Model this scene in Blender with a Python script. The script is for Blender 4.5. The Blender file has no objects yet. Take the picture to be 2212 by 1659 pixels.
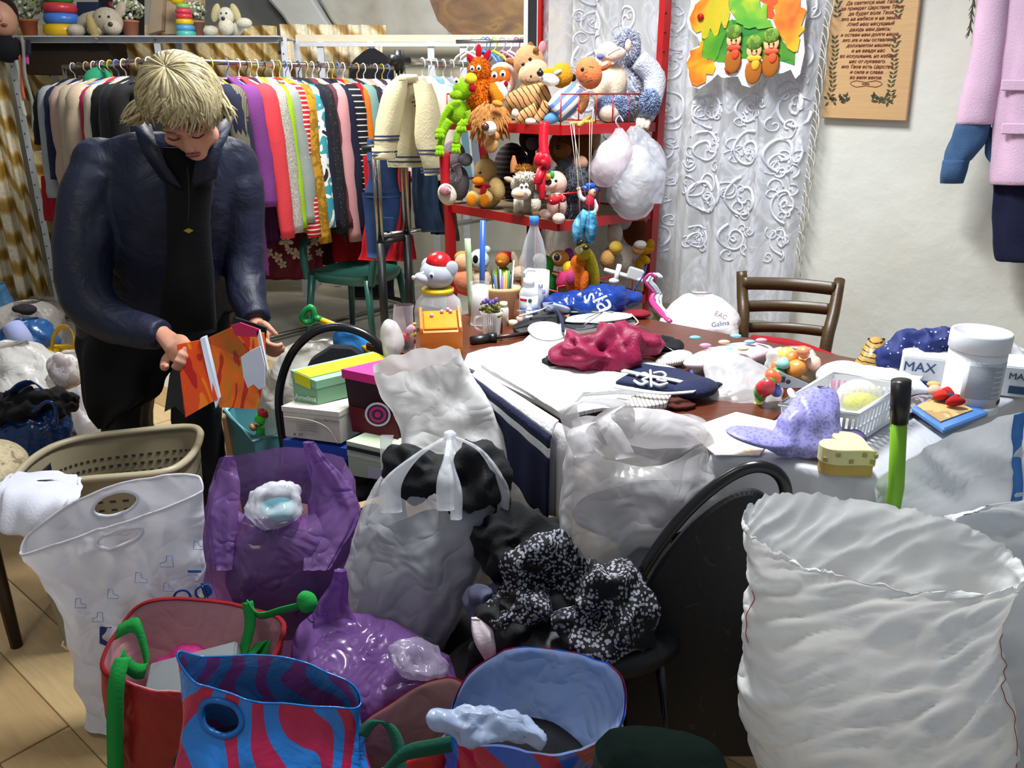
import bpy, bmesh, math, random
from math import sin, cos, pi, radians, tan, atan2, sqrt
from mathutils import Vector as V, Matrix, noise, Euler
random.seed(7)
SC = bpy.context.scene
COL = SC.collection
# ---------------------------------------------------------------- camera
F, PITCH, HC = 1750.0, radians(19.7), 1.5
cd = bpy.data.cameras.new('camera'); cam = bpy.data.objects.new('camera', cd); COL.objects.link(cam)
cam.location = (0, 0, HC); cam.rotation_euler = (pi/2 - PITCH, 0, 0)
cd.sensor_width = 36; cd.lens = F/2212*36; cd.clip_start = .02; cd.clip_end = 60
SC.camera = cam
# ---------------------------------------------------------------- world, lamps, exposure
w = bpy.data.worlds.new('world'); SC.world = w; w.use_nodes = True
w.node_tree.nodes['Background'].inputs[0].default_value = (.74, .84, 1, 1)
w.node_tree.nodes['Background'].inputs[1].default_value = .30
def area(name, loc, tgt, sx, sy, power, col, spread=pi):
    l = bpy.data.lights.new(name, 'AREA'); l.shape = 'RECTANGLE'; l.size = sx; l.size_y = sy
    l.energy = power; l.color = col; l.spread = spread
    o = bpy.data.objects.new(name, l); COL.objects.link(o); o.location = loc
    o.rotation_euler = (V(tgt) - V(loc)).to_track_quat('-Z', 'Y').to_euler()
    return o
area('ceiling_lamp_table', (.16, 2.35, 2.86), (.16, 2.3, 0), .25, .9, 62, (.94, .97, 1), 2.35)
area('ceiling_lamp_racks', (-1.3, 4.3, 2.9), (-1.0, 5.0, 0), .9, .4, 84, (1, .97, .90))
area('ceiling_lamp_vault', (.4, 5.4, 2.95), (.3, 6.6, 1.6), .8, .4, 40, (1, .98, .93))
area('ceiling_lamp_entrance', (-1.3, .9, 2.8), (-1.2, 1.2, 0), .5, .5, 9, (1, .88, .66))
SC.view_settings.view_transform = 'Standard'; SC.view_settings.look = 'None'
SC.view_settings.gamma = 1; SC.view_settings.use_curve_mapping = False
SC.view_settings.exposure = .25
# ---------------------------------------------------------------- pixel -> world
def ray(px, py):
    a = (px-1106)/F; b = (829.5-py)/F
    return V((a, cos(PITCH)+b*sin(PITCH), -sin(PITCH)+b*cos(PITCH)))
CO = V((0, 0, HC))
def W(px, py, Y):
    d = ray(px, py); return CO + d*(Y/d.y)
def G(px, py, z=0.):
    d = ray(px, py); return CO + d*((z-HC)/d.z)
def PL(px, py, p0, n):
    d = ray(px, py); return CO + d*((V(p0)-CO).dot(n)/d.dot(n))
def mpp(px, py, Y):
    return Y/ray(px, py).y/F
UX, VX = V((.77, -.64, 0)).normalized(), V((.64, .77, 0)).normalized()   # the room's own axes
ZZ = V((0, 0, 1))
# ---------------------------------------------------------------- materials
def lin(h):
    if not isinstance(h, str): return tuple(h)
    h = h.lstrip('#'); r = [int(h[i:i+2], 16)/255 for i in (0, 2, 4)]
    return tuple(c/12.92 if c <= .04045 else ((c+.055)/1.055)**2.4 for c in r)
MC = {}
class NT:
    def __init__(s, name):
        s.m = bpy.data.materials.new(name); s.m.use_nodes = True; s.t = s.m.node_tree
        s.b = s.t.nodes['Principled BSDF']; s.out = s.t.nodes['Material Output']
    def n(s, typ, **k):
        q = s.t.nodes.new('ShaderNode'+typ)
        for a, v in k.items(): setattr(q, a, v)
        return q
    def l(s, a, b): s.t.links.new(a, b)
    def co(s, kind='Object', scale=(1, 1, 1), rot=(0, 0, 0)):
        t = s.n('TexCoord'); m = s.n('Mapping'); m.inputs['Scale'].default_value = scale; m.inputs['Rotation'].default_value = rot
        s.l(t.outputs[kind], m.inputs[0]); return m.outputs[0]
    def noise(s, co, sc, det=3, dist=0):
        q = s.n('TexNoise'); q.inputs['Scale'].default_value = sc; q.inputs['Detail'].default_value = det; q.inputs['Distortion'].default_value = dist
        if co: s.l(co, q.inputs['Vector'])
        return q.outputs['Fac']
    def ramp(s, fac, stops, const=False):
        q = s.n('ValToRGB'); e = q.color_ramp.elements
        if const: q.color_ramp.interpolation = 'CONSTANT'
        while len(e) < len(stops): e.new(.5)
        for i, (p, c) in enumerate(stops): e[i].position = p; e[i].color = (*lin(c), 1)
        s.l(fac, q.inputs[0]); return q.outputs[0]
    def mix(s, fac, a, b):
        q = s.n('Mix', data_type='RGBA')
        for sock, v in ((q.inputs['Factor'], fac), (q.inputs[6], a), (q.inputs[7], b)):
            if isinstance(v, bpy.types.NodeSocket): s.l(v, sock)
            else: sock.default_value = v if isinstance(v, (int, float)) else (*lin(v), 1)
        return q.outputs[2]
    def bump(s, h, st=.3, d=.01):
        q = s.n('Bump'); q.inputs['Strength'].default_value = st; q.inputs['Distance'].default_value = d
        s.l(h, q.inputs['Height']); s.l(q.outputs[0], s.b.inputs['Normal'])
    def col(s, c):
        if isinstance(c, bpy.types.NodeSocket): s.l(c, s.b.inputs['Base Color'])
        else: s.b.inputs['Base Color'].default_value = (*lin(c), 1)
    def rough(s, r, spec=.5, metal=0):
        s.b.inputs['Roughness'].default_value = r; s.b.inputs['Specular IOR Level'].default_value = spec; s.b.inputs['Metallic'].default_value = metal
def cached(f):
    def g(*a, **k):
        key = (f.__name__, a, tuple(sorted(k.items())))
        if key not in MC: MC[key] = f(*a, **k)
        return MC[key]
    return g
def shade(c, k):
    return tuple(min(1, x*k) for x in lin(c))
@cached
def cloth(c, rough=.85, bs=160, st=.25):
    n = NT('cloth'); o = n.co()
    n.col(n.mix(n.noise(o, 9, 4), shade(c, .78), shade(c, 1.12))); n.rough(rough, .25)
    n.bump(n.noise(o, bs, 2), st, .004); n.b.inputs['Sheen Weight'].default_value = .02; return n.m
@cached
def plush(c, st=.7):
    n = NT('plush'); o = n.co()
    n.col(n.mix(n.noise(o, 60, 4), shade(c, .75), shade(c, 1.15))); n.rough(.95, .1)
    n.bump(n.noise(o, 130, 3), st, .008); n.b.inputs['Sheen Weight'].default_value = .06; return n.m
@cached
def plastic(c, rough=.32):
    n = NT('plastic'); n.col(n.mix(n.noise(n.co(), 14, 2), shade(c, .93), shade(c, 1.05))); n.rough(rough, .5); return n.m
@cached
def metal(c, rough=.3, m=1.):
    n = NT('metal'); o = n.co(); n.col(n.mix(n.noise(o, 30, 3), shade(c, .8), shade(c, 1.1))); n.rough(rough, .5, m); return n.m
@cached
def paper(c, rough=.6):
    n = NT('paper'); o = n.co(); n.col(n.mix(n.noise(o, 5, 5), shade(c, .88), shade(c, 1.05))); n.rough(rough, .35)
    n.bump(n.noise(o, 22, 3), .1, .006); return n.m
@cached
def film(c, alpha=.9, rough=.32, tint=None, crinkle=.6, weave=False):
    # thin polythene: lets light and some of what lies behind through
    n = NT('film'); o = n.co()
    n.col(n.mix(n.noise(o, 6, 4), shade(c, .86), shade(c, 1.06))); n.rough(rough, .55)
    wv = n.noise(o, 11, 2, .5); r = n.n('Math', operation='ABSOLUTE'); s2 = n.n('Math', operation='SUBTRACT'); n.l(wv, s2.inputs[0]); s2.inputs[1].default_value = .5
    n.l(s2.outputs[0], r.inputs[0])
    if weave:
        wa = n.n('TexWave', bands_direction='Z'); wa.inputs['Scale'].default_value = 120; n.l(o, wa.inputs[0])
        ad = n.n('Math', operation='MULTIPLY_ADD'); n.l(wa.outputs['Fac'], ad.inputs[0]); ad.inputs[1].default_value = .006; n.l(r.outputs[0], ad.inputs[2]); n.bump(ad.outputs[0], crinkle, .02)
    else: n.bump(r.outputs[0], crinkle, .03)
    tl = n.n('BsdfTranslucent'); tl.inputs[0].default_value = (*lin(c), 1)
    m1 = n.n('MixShader'); m1.inputs[0].default_value = .3; n.l(n.b.outputs[0], m1.inputs[1]); n.l(tl.outputs[0], m1.inputs[2])
    if alpha < 1:
        tr = n.n('BsdfTransparent'); tr.inputs[0].default_value = (*lin(tint or 'ffffff'), 1)
        m2 = n.n('MixShader'); m2.inputs[0].default_value = alpha; n.l(tr.outputs[0], m2.inputs[1]); n.l(m1.outputs[0], m2.inputs[2]); m1 = m2
    n.l(m1.outputs[0], n.out.inputs[0]); return n.m
@cached
def clear(c='ffffff', a=.25, rough=.08):
    n = NT('clear_plastic'); n.col(c); n.rough(rough, .6)
    tr = n.n('BsdfTransparent'); tr.inputs[0].default_value = (*lin(c), 1)
    fr = n.n('LayerWeight'); fr.inputs[0].default_value = .35
    ad = n.n('Math', operation='MULTIPLY_ADD'); n.l(fr.outputs['Facing'], ad.inputs[0]); ad.inputs[1].default_value = .5; ad.inputs[2].default_value = a
    m2 = n.n('MixShader'); n.l(ad.outputs[0], m2.inputs[0]); n.l(tr.outputs[0], m2.inputs[1]); n.l(n.b.outputs[0], m2.inputs[2]); n.l(m2.outputs[0], n.out.inputs[0]); return n.m
@cached
def wood(c, dark=.55, scale=(3, 3, 22), rough=.45, spec=.5):
    n = NT('wood'); o = n.co('Object', scale)
    n.col(n.mix(n.noise(o, 2.2, 6, 2.2), shade(c, dark), shade(c, 1.15))); n.rough(rough, spec); n.bump(n.noise(o, 6, 4), .15, .004); return n.m
@cached
def stripes(a, b, scale=30, axis='Z', duty=.5, rough=.85, kind='Object', dist=0, c3=None, rot=(0, 0, 0)):
    n = NT('striped'); wv = n.n('TexWave', bands_direction=axis, wave_profile='SAW'); wv.inputs['Scale'].default_value = scale; wv.inputs['Distortion'].default_value = dist
    wv.inputs['Detail Scale'].default_value = 1.5
    n.l(n.co(kind, (1, 1, 1), rot), wv.inputs[0])
    st = [(0, a), (duty, b)] + ([(.8, c3)] if c3 else [])
    n.col(n.ramp(wv.outputs['Fac'], st, True)); n.rough(rough, .3); n.bump(n.noise(n.co(), 160, 2), .2, .004); return n.m
@cached
def dots(a, b, scale=40, size=.3, rough=.8, bright=None):
    n = NT('dotted'); v = n.n('TexVoronoi'); v.inputs['Scale'].default_value = scale; n.l(n.co(), v.inputs['Vector'])
    n.col(n.ramp(v.outputs['Distance'], [(0, b), (size, a)], True)); n.rough(rough, .4); n.bump(n.noise(n.co(), 150, 2), .2, .004); return n.m
@cached
def blotch(cols, scale=8, det=4, dist=1, rough=.8, st=.2, co='Object', sc=(1, 1, 1)):
    n = NT('printed'); k = len(cols); f = n.noise(n.co(co, sc), scale, det, dist)
    n.col(n.ramp(f, [((.32+.36*i/max(1, k-1)) if i else 0, c) for i, c in enumerate(cols)], True)); n.rough(rough, .4); n.bump(n.noise(n.co(), 150, 2), st, .004); return n.m
@cached
def emit(c, s):
    n = NT('glowing'); n.col(c); n.b.inputs['Emission Color'].default_value = (*lin(c), 1); n.b.inputs['Emission Strength'].default_value = s; return n.m
# ---------------------------------------------------------------- scene objects
def thing(name, label, cat, loc=(0, 0, 0), group=None):
    o = bpy.data.objects.new(name, None); COL.objects.link(o); o.location = loc; o.empty_display_size = .05
    o['label'] = label; o['category'] = cat
    if group: o['group'] = group
    return o
def root_loc(p):
    while p.parent: p = p.parent
    return V(p.location)
def link(name, me, m, parent=None, smooth=True, label=None, kind=None):
    """me: mesh in world coordinates"""
    o = bpy.data.objects.new(name, me); COL.objects.link(o)
    for mm in (m if isinstance(m, (list, tuple)) else [m]): me.materials.append(mm)
    if smooth and len(me.polygons): me.polygons.foreach_set('use_smooth', [True]*len(me.polygons))
    if parent is not None:
        L = root_loc(parent); me.transform(Matrix.Translation(-L)); o.parent = parent
    elif len(me.vertices):
        xs = [v.co for v in me.vertices]
        L = V((sum(c.x for c in xs)/len(xs), sum(c.y for c in xs)/len(xs), min(c.z for c in xs)))
        me.transform(Matrix.Translation(-L)); o.location = L
    if label: o['label'] = label
    if kind: o['kind'] = kind
    return o
def tag(o, label, cat, group=None):
    o['label'] = label; o['category'] = cat
    if group: o['group'] = group
    return o
def mesh(verts, faces, uv=None):
    me = bpy.data.meshes.new('m'); me.from_pydata([tuple(v) for v in verts], [], faces)
    if uv:
        u = me.uv_layers.new(name='UVMap')
        for lp in me.loops: u.data[lp.index].uv = uv[lp.vertex_index]
    return me
def bm_mesh(bm):
    me = bpy.data.meshes.new('m'); bm.to_mesh(me); bm.free(); return me
def join(ms):
    bm = bmesh.new()
    for m in ms: bm.from_mesh(m); bpy.data.meshes.remove(m)
    return bm_mesh(bm)
def rotm(rot):
    return rot if isinstance(rot, Matrix) else Euler(rot).to_matrix()
def frame(x, y=None, z=None):
    """rotation matrix whose local x axis points along x, z as close to world z as it can"""
    x = V(x).normalized(); z = V(z) if z is not None else ZZ
    y = z.cross(x).normalized(); z = x.cross(y); return Matrix((x, y, z)).transposed()
# ---- shapes (all return meshes in world coordinates)
def m_ell(c, r, rot=(0, 0, 0), seg=16, nz=0, fr=8, sq=1.):
    R = rotm(rot); vs = []; fs = []; nu, nv = seg, max(6, seg//2+1)
    for j in range(nv+1):
        t = pi*j/nv
        for i in range(nu):
            a = 2*pi*i/nu
            p = V((sin(t)*cos(a), sin(t)*sin(a), cos(t)))
            if sq != 1: p = V([math.copysign(abs(k)**sq, k) for k in p])
            q = V((p.x*r[0], p.y*r[1], p.z*r[2]))
            if nz: q += p*nz*noise.noise(q*fr+V(c)*3)
            vs.append(R@q+V(c))
    for j in range(nv):
        for i in range(nu):
            fs.append((j*nu+i, (j+1)*nu+i, (j+1)*nu+(i+1) % nu, j*nu+(i+1) % nu))
    me = mesh(vs, fs); bm = bmesh.new(); bm.from_mesh(me); bmesh.ops.remove_doubles(bm, verts=bm.verts, dist=1e-6); bm.to_mesh(me); bm.free(); return me
def m_box(c, s, rot=(0, 0, 0), bev=0, taper=1.):
    bm = bmesh.new(); bmesh.ops.create_cube(bm, size=1)
    for v in bm.verts:
        k = taper if v.co.z < 0 else 1
        v.co = V((v.co.x*s[0]*k, v.co.y*s[1]*k, v.co.z*s[2]))
    if bev: bmesh.ops.bevel(bm, geom=bm.edges[:], offset=bev, segments=2, affect='EDGES')
    R = rotm(rot)
    for v in bm.verts: v.co = R@v.co+V(c)
    return bm_mesh(bm)
def spline(pts, k):
    """Catmull-Rom through tuples/vectors of any length"""
    out = []; n = len(pts)
    for i in range(n-1):
        a, b, c, d = pts[max(i-1, 0)], pts[i], pts[i+1], pts[min(i+2, n-1)]
        for s in range(k):
            t = s/k; t2, t3 = t*t, t*t*t
            out.append([.5*((2*B)+(C-A)*t+(2*A-5*B+4*C-D)*t2+(3*B-A-3*C+D)*t3) for A, B, C, D in zip(a, b, c, d)])
    out.append(list(pts[-1])); return out
def m_tube(pts, r, seg=8, k=4, closed=False, flat=1., caps=True):
    pts = [V(p) for p in pts]; rs = r if isinstance(r, (list, tuple)) else [r]*len(pts)
    q = [(p.x, p.y, p.z, a) for p, a in zip(pts, rs)]
    if closed: s = spline([q[-1]]+q+[q[0], q[1]], k)[k:k+len(q)*k]
    else: s = spline(q, k) if k > 1 else [list(x) for x in q]
    P = [V(x[:3]) for x in s]; n = len(P); vs = []; fs = []
    t0 = (P[1]-P[0]).normalized(); up = ZZ if abs(t0.z) < .9 else V((1, 0, 0)); nrm = up.cross(t0).normalized()
    for i in range(n):
        a = P[i-1] if (i or closed) else P[0]; b = P[(i+1) % n] if (i < n-1 or closed) else P[-1]
        t = (b-a).normalized() if (b-a).length > 1e-9 else t0
        nrm = (nrm-t*nrm.dot(t)); nrm = nrm.normalized() if nrm.length > 1e-6 else V((1, 0, 0)); bn = t.cross(nrm)
        for j in range(seg):
            g = 2*pi*j/seg; vs.append(P[i]+nrm*cos(g)*s[i][3]+bn*sin(g)*s[i][3]*flat)
    for i in range(n if closed else n-1):
        for j in range(seg):
            fs.append((i*seg+j, i*seg+(j+1) % seg, ((i+1) % n)*seg+(j+1) % seg, ((i+1) % n)*seg+j))
    if not closed and caps: fs += [tuple(range(seg))[::-1], tuple((n-1)*seg+j for j in range(seg))]
    return mesh(vs, fs)
def m_lathe(c, prof, seg=24, rot=(0, 0, 0), sx=1., sy=1., fold=0, nf=10):
    R = rotm(rot); vs = []; fs = []
    for r, z in prof:
        for i in range(seg):
            a = 2*pi*i/seg; k = r*(1+fold*cos(nf*a)); vs.append(R@V((k*cos(a)*sx, k*sin(a)*sy, z))+V(c))
    n = len(prof)
    for j in range(n-1):
        for i in range(seg): fs.append((j*seg+i, j*seg+(i+1) % seg, (j+1)*seg+(i+1) % seg, (j+1)*seg+i))
    if prof[0][0] > 1e-4: fs.append(tuple(range(seg))[::-1])
    if prof[-1][0] > 1e-4: fs.append(tuple((n-1)*seg+i for i in range(seg)))
    return mesh(vs, fs)
def m_ribbon(pts, wd, side, th=.003, k=4):
    """flat strap along pts; side: vector (or list) across the strap"""
    sd = side if isinstance(side, list) else [side]*len(pts)
    q = [(*V(p), *V(s).normalized()) for p, s in zip(pts, sd)]; S = spline(q, k); vs = []; fs = []
    for i, s in enumerate(S):
        p = V(s[:3]); d = V(s[3:]).normalized(); a = V(S[max(i-1, 0)][:3]); b = V(S[min(i+1, len(S)-1)][:3])
        nn = (b-a).cross(d); nn = nn.normalized() if nn.length > 1e-9 else ZZ
        for x, y in ((-1, -1), (1, -1), (1, 1), (-1, 1)): vs.append(p+d*wd/2*x+nn*th/2*y)
    for i in range(len(S)-1):
        for j in range(4): fs.append((i*4+j, i*4+(j+1) % 4, i*4+4+(j+1) % 4, i*4+4+j))
    fs += [(3, 2, 1, 0), tuple(len(vs)-4+j for j in range(4))]
    return mesh(vs, fs)
def m_poly(pts, off, bev=0):
    """prism: polygon of world points moved by vector off"""
    n = len(pts); off = V(off); vs = [V(p) for p in pts]+[V(p)+off for p in pts]
    fs = [tuple(range(n)), tuple(range(n, 2*n))[::-1]]+[(i, n+i, n+(i+1) % n, (i+1) % n) for i in range(n)]
    me = mesh(vs, fs); bm = bmesh.new(); bm.from_mesh(me); bmesh.ops.recalc_face_normals(bm, faces=bm.faces)
    if bev: bmesh.ops.bevel(bm, geom=bm.edges[:], offset=bev, segments=1, affect='EDGES')
    bmesh.ops.triangulate(bm, faces=[f for f in bm.faces if len(f.verts) > 4]); bm.to_mesh(me); bm.free(); return me
def m_grid(fn, nu, nv, th=0):
    vs = [V(fn(i/nu, j/nv)) for j in range(nv+1) for i in range(nu+1)]
    uv = [(i/nu, j/nv) for j in range(nv+1) for i in range(nu+1)]
    fs = [(j*(nu+1)+i, j*(nu+1)+i+1, (j+1)*(nu+1)+i+1, (j+1)*(nu+1)+i) for j in range(nv) for i in range(nu)]
    me = mesh(vs, fs, uv)
    if th:
        bm = bmesh.new(); bm.from_mesh(me); bmesh.ops.solidify(bm, geom=bm.faces[:], thickness=th); bm.to_mesh(me); bm.free()
    return me
def R_(py, xl, xr, Y, asp=.7, YR=None):
    """a ring of a loft from its left and right outline pixels at distance Y"""
    a, b = W(xl, py, Y), W(xr, py, YR or Y); return (a, b, (b-a).length/2*asp)
def m_loft(rings, nu=56, k=5, amp=.0, fr=9, sq=.85, crease=0, cf=14, folds=0, nf=9, rim=None, bottom=True, top=False, cut=None, seed=0, diag=0.):
    q = [(*a, *b, d) for a, b, d in rings]; S = spline(q, k); n = len(S); vs = []; uv = []
    so = V((seed*7.3, seed*3.1, seed*1.7))
    for i, s in enumerate(S):
        a, b, d = V(s[:3]), V(s[3:6]), max(s[6], .0005); c = (a+b)/2; ax = (b-a)/2; rx = ax.length
        ex = ax.normalized() if rx > 1e-6 else V((1, 0, 0)); ey = ZZ.cross(ex).normalized(); v = i/(n-1)
        for j in range(nu):
            t = 2*pi*j/nu; ct, st = cos(t), sin(t)
            if sq != 1: ct, st = math.copysign(abs(ct)**sq, ct), math.copysign(abs(st)**sq, st)
            out = (ex*cos(t)+ey*sin(t)); p = c+ex*rx*ct+ey*d*st
            if amp or crease or folds:
                e = 0.
                if amp: e += amp*(noise.noise(p*fr+so)+.5*noise.noise(p*fr*2.3+so))
                if crease:
                    g = V((p.x, p.y, p.z*.6)) if not diag else V((p.x*.55+p.z*diag*.5, p.y*.7, p.z*1.7-p.x*diag))
                    e += crease*(.55-abs(noise.noise(g*cf+so))*2-abs(noise.noise(g*cf*2.1-so)))
                if folds: e += folds*cos(nf*t+3*noise.noise(p*4+so))
                e *= min(1, max(rx, d)/.06); p += out*e
            if rim and v < .5:
                p.z += rim(t)*(1-v*2)**2
            vs.append(p); uv.append((j/nu, v))
    fs = []
    for i in range(n-1):
        for j in range(nu):
            if cut and cut(2*pi*(j+.5)/nu, (i+.5)/(n-1)): continue
            fs.append((i*nu+j, (i+1)*nu+j, (i+1)*nu+(j+1) % nu, i*nu+(j+1) % nu))
    if bottom: fs.append(tuple((n-1)*nu+j for j in range(nu)))
    if top: fs.append(tuple(range(nu))[::-1])
    return mesh(vs, fs, uv)
def m_blob(c, r, amp=.25, fr=6, seg=40, rot=(0, 0, 0), crease=.0, cf=14, seed=0, floor=None):
    """a heap of cloth: an ellipsoid thrown into folds"""
    R = rotm(rot); me = m_ell((0, 0, 0), (1, 1, 1), seg=seg); so = V((seed*5.1, seed*2.3, seed)); c = V(c); rm = min(r)
    for v in me.vertices:
        p = v.co.copy(); q = R@V((p.x*r[0], p.y*r[1], p.z*r[2])); d = (R@p).normalized()
        e = amp*rm*(noise.noise(q*fr+so)+.5*noise.noise(q*fr*2.2-so))
        if crease: e += crease*(.5-abs(noise.noise(q*cf+so))*2-abs(noise.noise(q*cf*2.2+so)))
        q = c+q+d*e
        if floor is not None and q.z < floor: q.z = floor
        v.co = q
    return me
def m_fur(c, r, n, L, wd=.0016, rot=(0, 0, 0), droop=.5):
    R = rotm(rot); vs = []; fs = []; c = V(c)
    for i in range(n):
        d = V((random.gauss(0, 1), random.gauss(0, 1), random.gauss(0, 1))).normalized(); p = c+R@V((d.x*r[0], d.y*r[1], d.z*r[2])); o = (R@V((d.x/r[0], d.y/r[1], d.z/r[2]))).normalized()
        a = o.orthogonal().normalized(); b = o.cross(a); l = L*random.uniform(.6, 1.2); m = p+o*l*.55+V((random.uniform(-.3, .3), random.uniform(-.3, .3), 0))*l*.4; e = m+(o*(1-droop)-ZZ*droop)*l*.6; k = len(vs)
        for q, s in ((p-o*.003, 1), (m, .8)):
            for t in range(3): g = 2.094*t; vs.append(q+(a*cos(g)+b*sin(g))*wd*s)
        vs.append(e)
        for t in range(3): u = (t+1) % 3; fs += [(k+t, k+u, k+3+u, k+3+t), (k+3+t, k+3+u, k+6)]
    return mesh(vs, fs)
# ---- one-call parts
def ell(name, c, r, m, parent=None, rot=(0, 0, 0), seg=16, nz=0, fr=8, **k): return link(name, m_ell(c, r, rot, seg, nz, fr), m, parent, **k)
def box(name, c, s, m, parent=None, rot=(0, 0, 0), bev=0, taper=1., **k): return link(name, m_box(c, s, rot, bev, taper), m, parent, smooth=False, **k)
def tube(name, pts, r, m, parent=None, seg=8, k=4, closed=False, flat=1., **kw): return link(name, m_tube(pts, r, seg, k, closed, flat), m, parent, **kw)
def lathe(name, c, prof, m, parent=None, seg=24, rot=(0, 0, 0), **k):
    g = {a: k.pop(a) for a in ('sx', 'sy', 'fold', 'nf') if a in k}
    return link(name, m_lathe(c, prof, seg, rot, **g), m, parent, **k)
def poly(name, pts, off, m, parent=None, bev=0, **k): return link(name, m_poly(pts, off, bev), m, parent, smooth=False, **k)
def text(body, p, right, up, size, m, parent, name='lettering', th=.0008, align='CENTER', shear=0):
    cu = bpy.data.curves.new('t', 'FONT'); cu.body = body; cu.size = size; cu.align_x = align; cu.align_y = 'CENTER'; cu.extrude = th; cu.shear = shear; cu.resolution_u = 3
    o = bpy.data.objects.new('t', cu); COL.objects.link(o)
    me = bpy.data.meshes.new_from_object(o.evaluated_get(bpy.context.evaluated_depsgraph_get())); bpy.data.objects.remove(o)
    x = V(right).normalized(); z = x.cross(V(up)).normalized(); y = z.cross(x)
    Mx = Matrix((x, y, z)).transposed().to_4x4(); Mx.translation = V(p); me.transform(Mx)
    me.materials.clear(); return link(name, me, m, parent, smooth=False)
def struct(o): o['kind'] = 'structure'; return o
# ================================================================ the setting
def uvp(u, v, z=0): return UX*u+VX*v+V((0, 0, z))
RU = frame(UX)
def plaster(c, stain, sc=1.3):
    n = NT('plaster'); o = n.co(); f = n.noise(o, sc, 6, .6)
    n.col(n.mix(n.noise(o, 4, 5), n.ramp(f, [(.3, stain), (.62, c)]), shade(c, 1.05))); n.rough(.85, .25); n.bump(n.noise(o, 3, 6), .35, .05); return n.m
def concrete():
    n = NT('concrete'); o = n.co(); n.col(n.ramp(n.noise(o, 1.6, 7, .8), [(.3, '87857a'), (.5, 'a5a293'), (.7, 'bdb8a6')])); n.rough(.55, .4); n.bump(n.noise(o, 12, 5), .2, .01); return n.m
fl = struct(link('floor', m_box((-.5, 4.2, -.06), (13, 12, .1)), concrete(), smooth=False)); tag(fl, 'grey worn concrete floor with laminate boards laid over its front part', 'floor')
LAM = [wood(c, .72, (1.2, 14, 14), .38, .4) for c in ('b79c70', 'a98d62', 'c2a87c')]
pm = m_box((0, 0, 0), (1.29, .158, .014), (0, 0, 0), .0015); pms = []
for mm in LAM:
    q = pm.copy(); q.materials.append(mm); pms.append(q)
for r in range(25):
    for k in range(5):
        u, v = -4.7+k*1.295+(r*.43) % 1.29, -1.3+r*.16
        if u > 1.6: continue
        o = bpy.data.objects.new('plank', random.choice(pms)); COL.objects.link(o); o.parent = fl
        o.location = uvp(u, v, -.0025)-fl.location; o.rotation_euler = (0, 0, atan2(UX.y, UX.x)); o.rotation_euler.y = random.uniform(-.0006, .0006)
VW = 3.29
PLW = plaster('d6d6cc', 'cdc6b4')
c0 = uvp(-.3, VW+.1, 1.6)
tag(struct(link('wall_right', m_box(c0, (4.64, .2, 3.4), RU), PLW, smooth=False)), 'cream limewashed plaster wall behind the table', 'wall')
tag(struct(link('wall_back', m_box((-.5, 8.4, 1.6), (12, .2, 3.4)), plaster('cfcdc4', 'a89d86', .9), smooth=False)), 'whitewashed far wall under the vault', 'wall')
tag(struct(link('wall_left', m_box((-4.75, 5.5, 1.6), (.2, 7, 3.4)), plaster('b9b29c', '9a917a'), smooth=False)), 'dull plaster wall behind the gold curtain', 'wall')
# vault: groin with its shade painted in as grey, white rib, brown board
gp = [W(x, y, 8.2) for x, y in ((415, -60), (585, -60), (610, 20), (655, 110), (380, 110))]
tag(struct(link('ceiling', m_poly(gp, (0, .1, 0)), plaster('7b7c7a', '6a6a66'), smooth=False)), 'plaster groin of the vaulted ceiling with its shade painted in as grey', 'ceiling')
rp = [(560, -60), (640, -60), (672, -5), (700, 40), (752, 110), (655, 110), (610, 35), (575, -5)]
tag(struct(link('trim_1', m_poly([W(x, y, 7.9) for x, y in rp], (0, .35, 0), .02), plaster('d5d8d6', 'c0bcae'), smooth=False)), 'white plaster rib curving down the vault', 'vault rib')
rp = [(700, -60), (905, -60), (950, 30), (985, 110), (770, 110), (715, 45), (690, 0)]
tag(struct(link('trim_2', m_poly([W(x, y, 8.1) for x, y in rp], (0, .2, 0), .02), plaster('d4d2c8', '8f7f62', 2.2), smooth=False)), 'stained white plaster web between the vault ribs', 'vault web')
n = NT('board'); o = n.co('Object', (1, 1, 2), (0, .6, 0)); n.col(n.ramp(n.noise(o, 2.5, 5, 2), [(.3, '4d3620'), (.5, '6b4a2a'), (.62, '7a6030'), (.72, '55402a')])); n.rough(.6)
tag(poly('wooden_board', [W(x, y, 6.9) for x, y in ((905, -60), (945, 45), (982, 80), (1150, 80), (1150, -60))], (0, .05, 0), n.m), 'brown wooden board closing the arch above the small rail', 'board')
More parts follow.
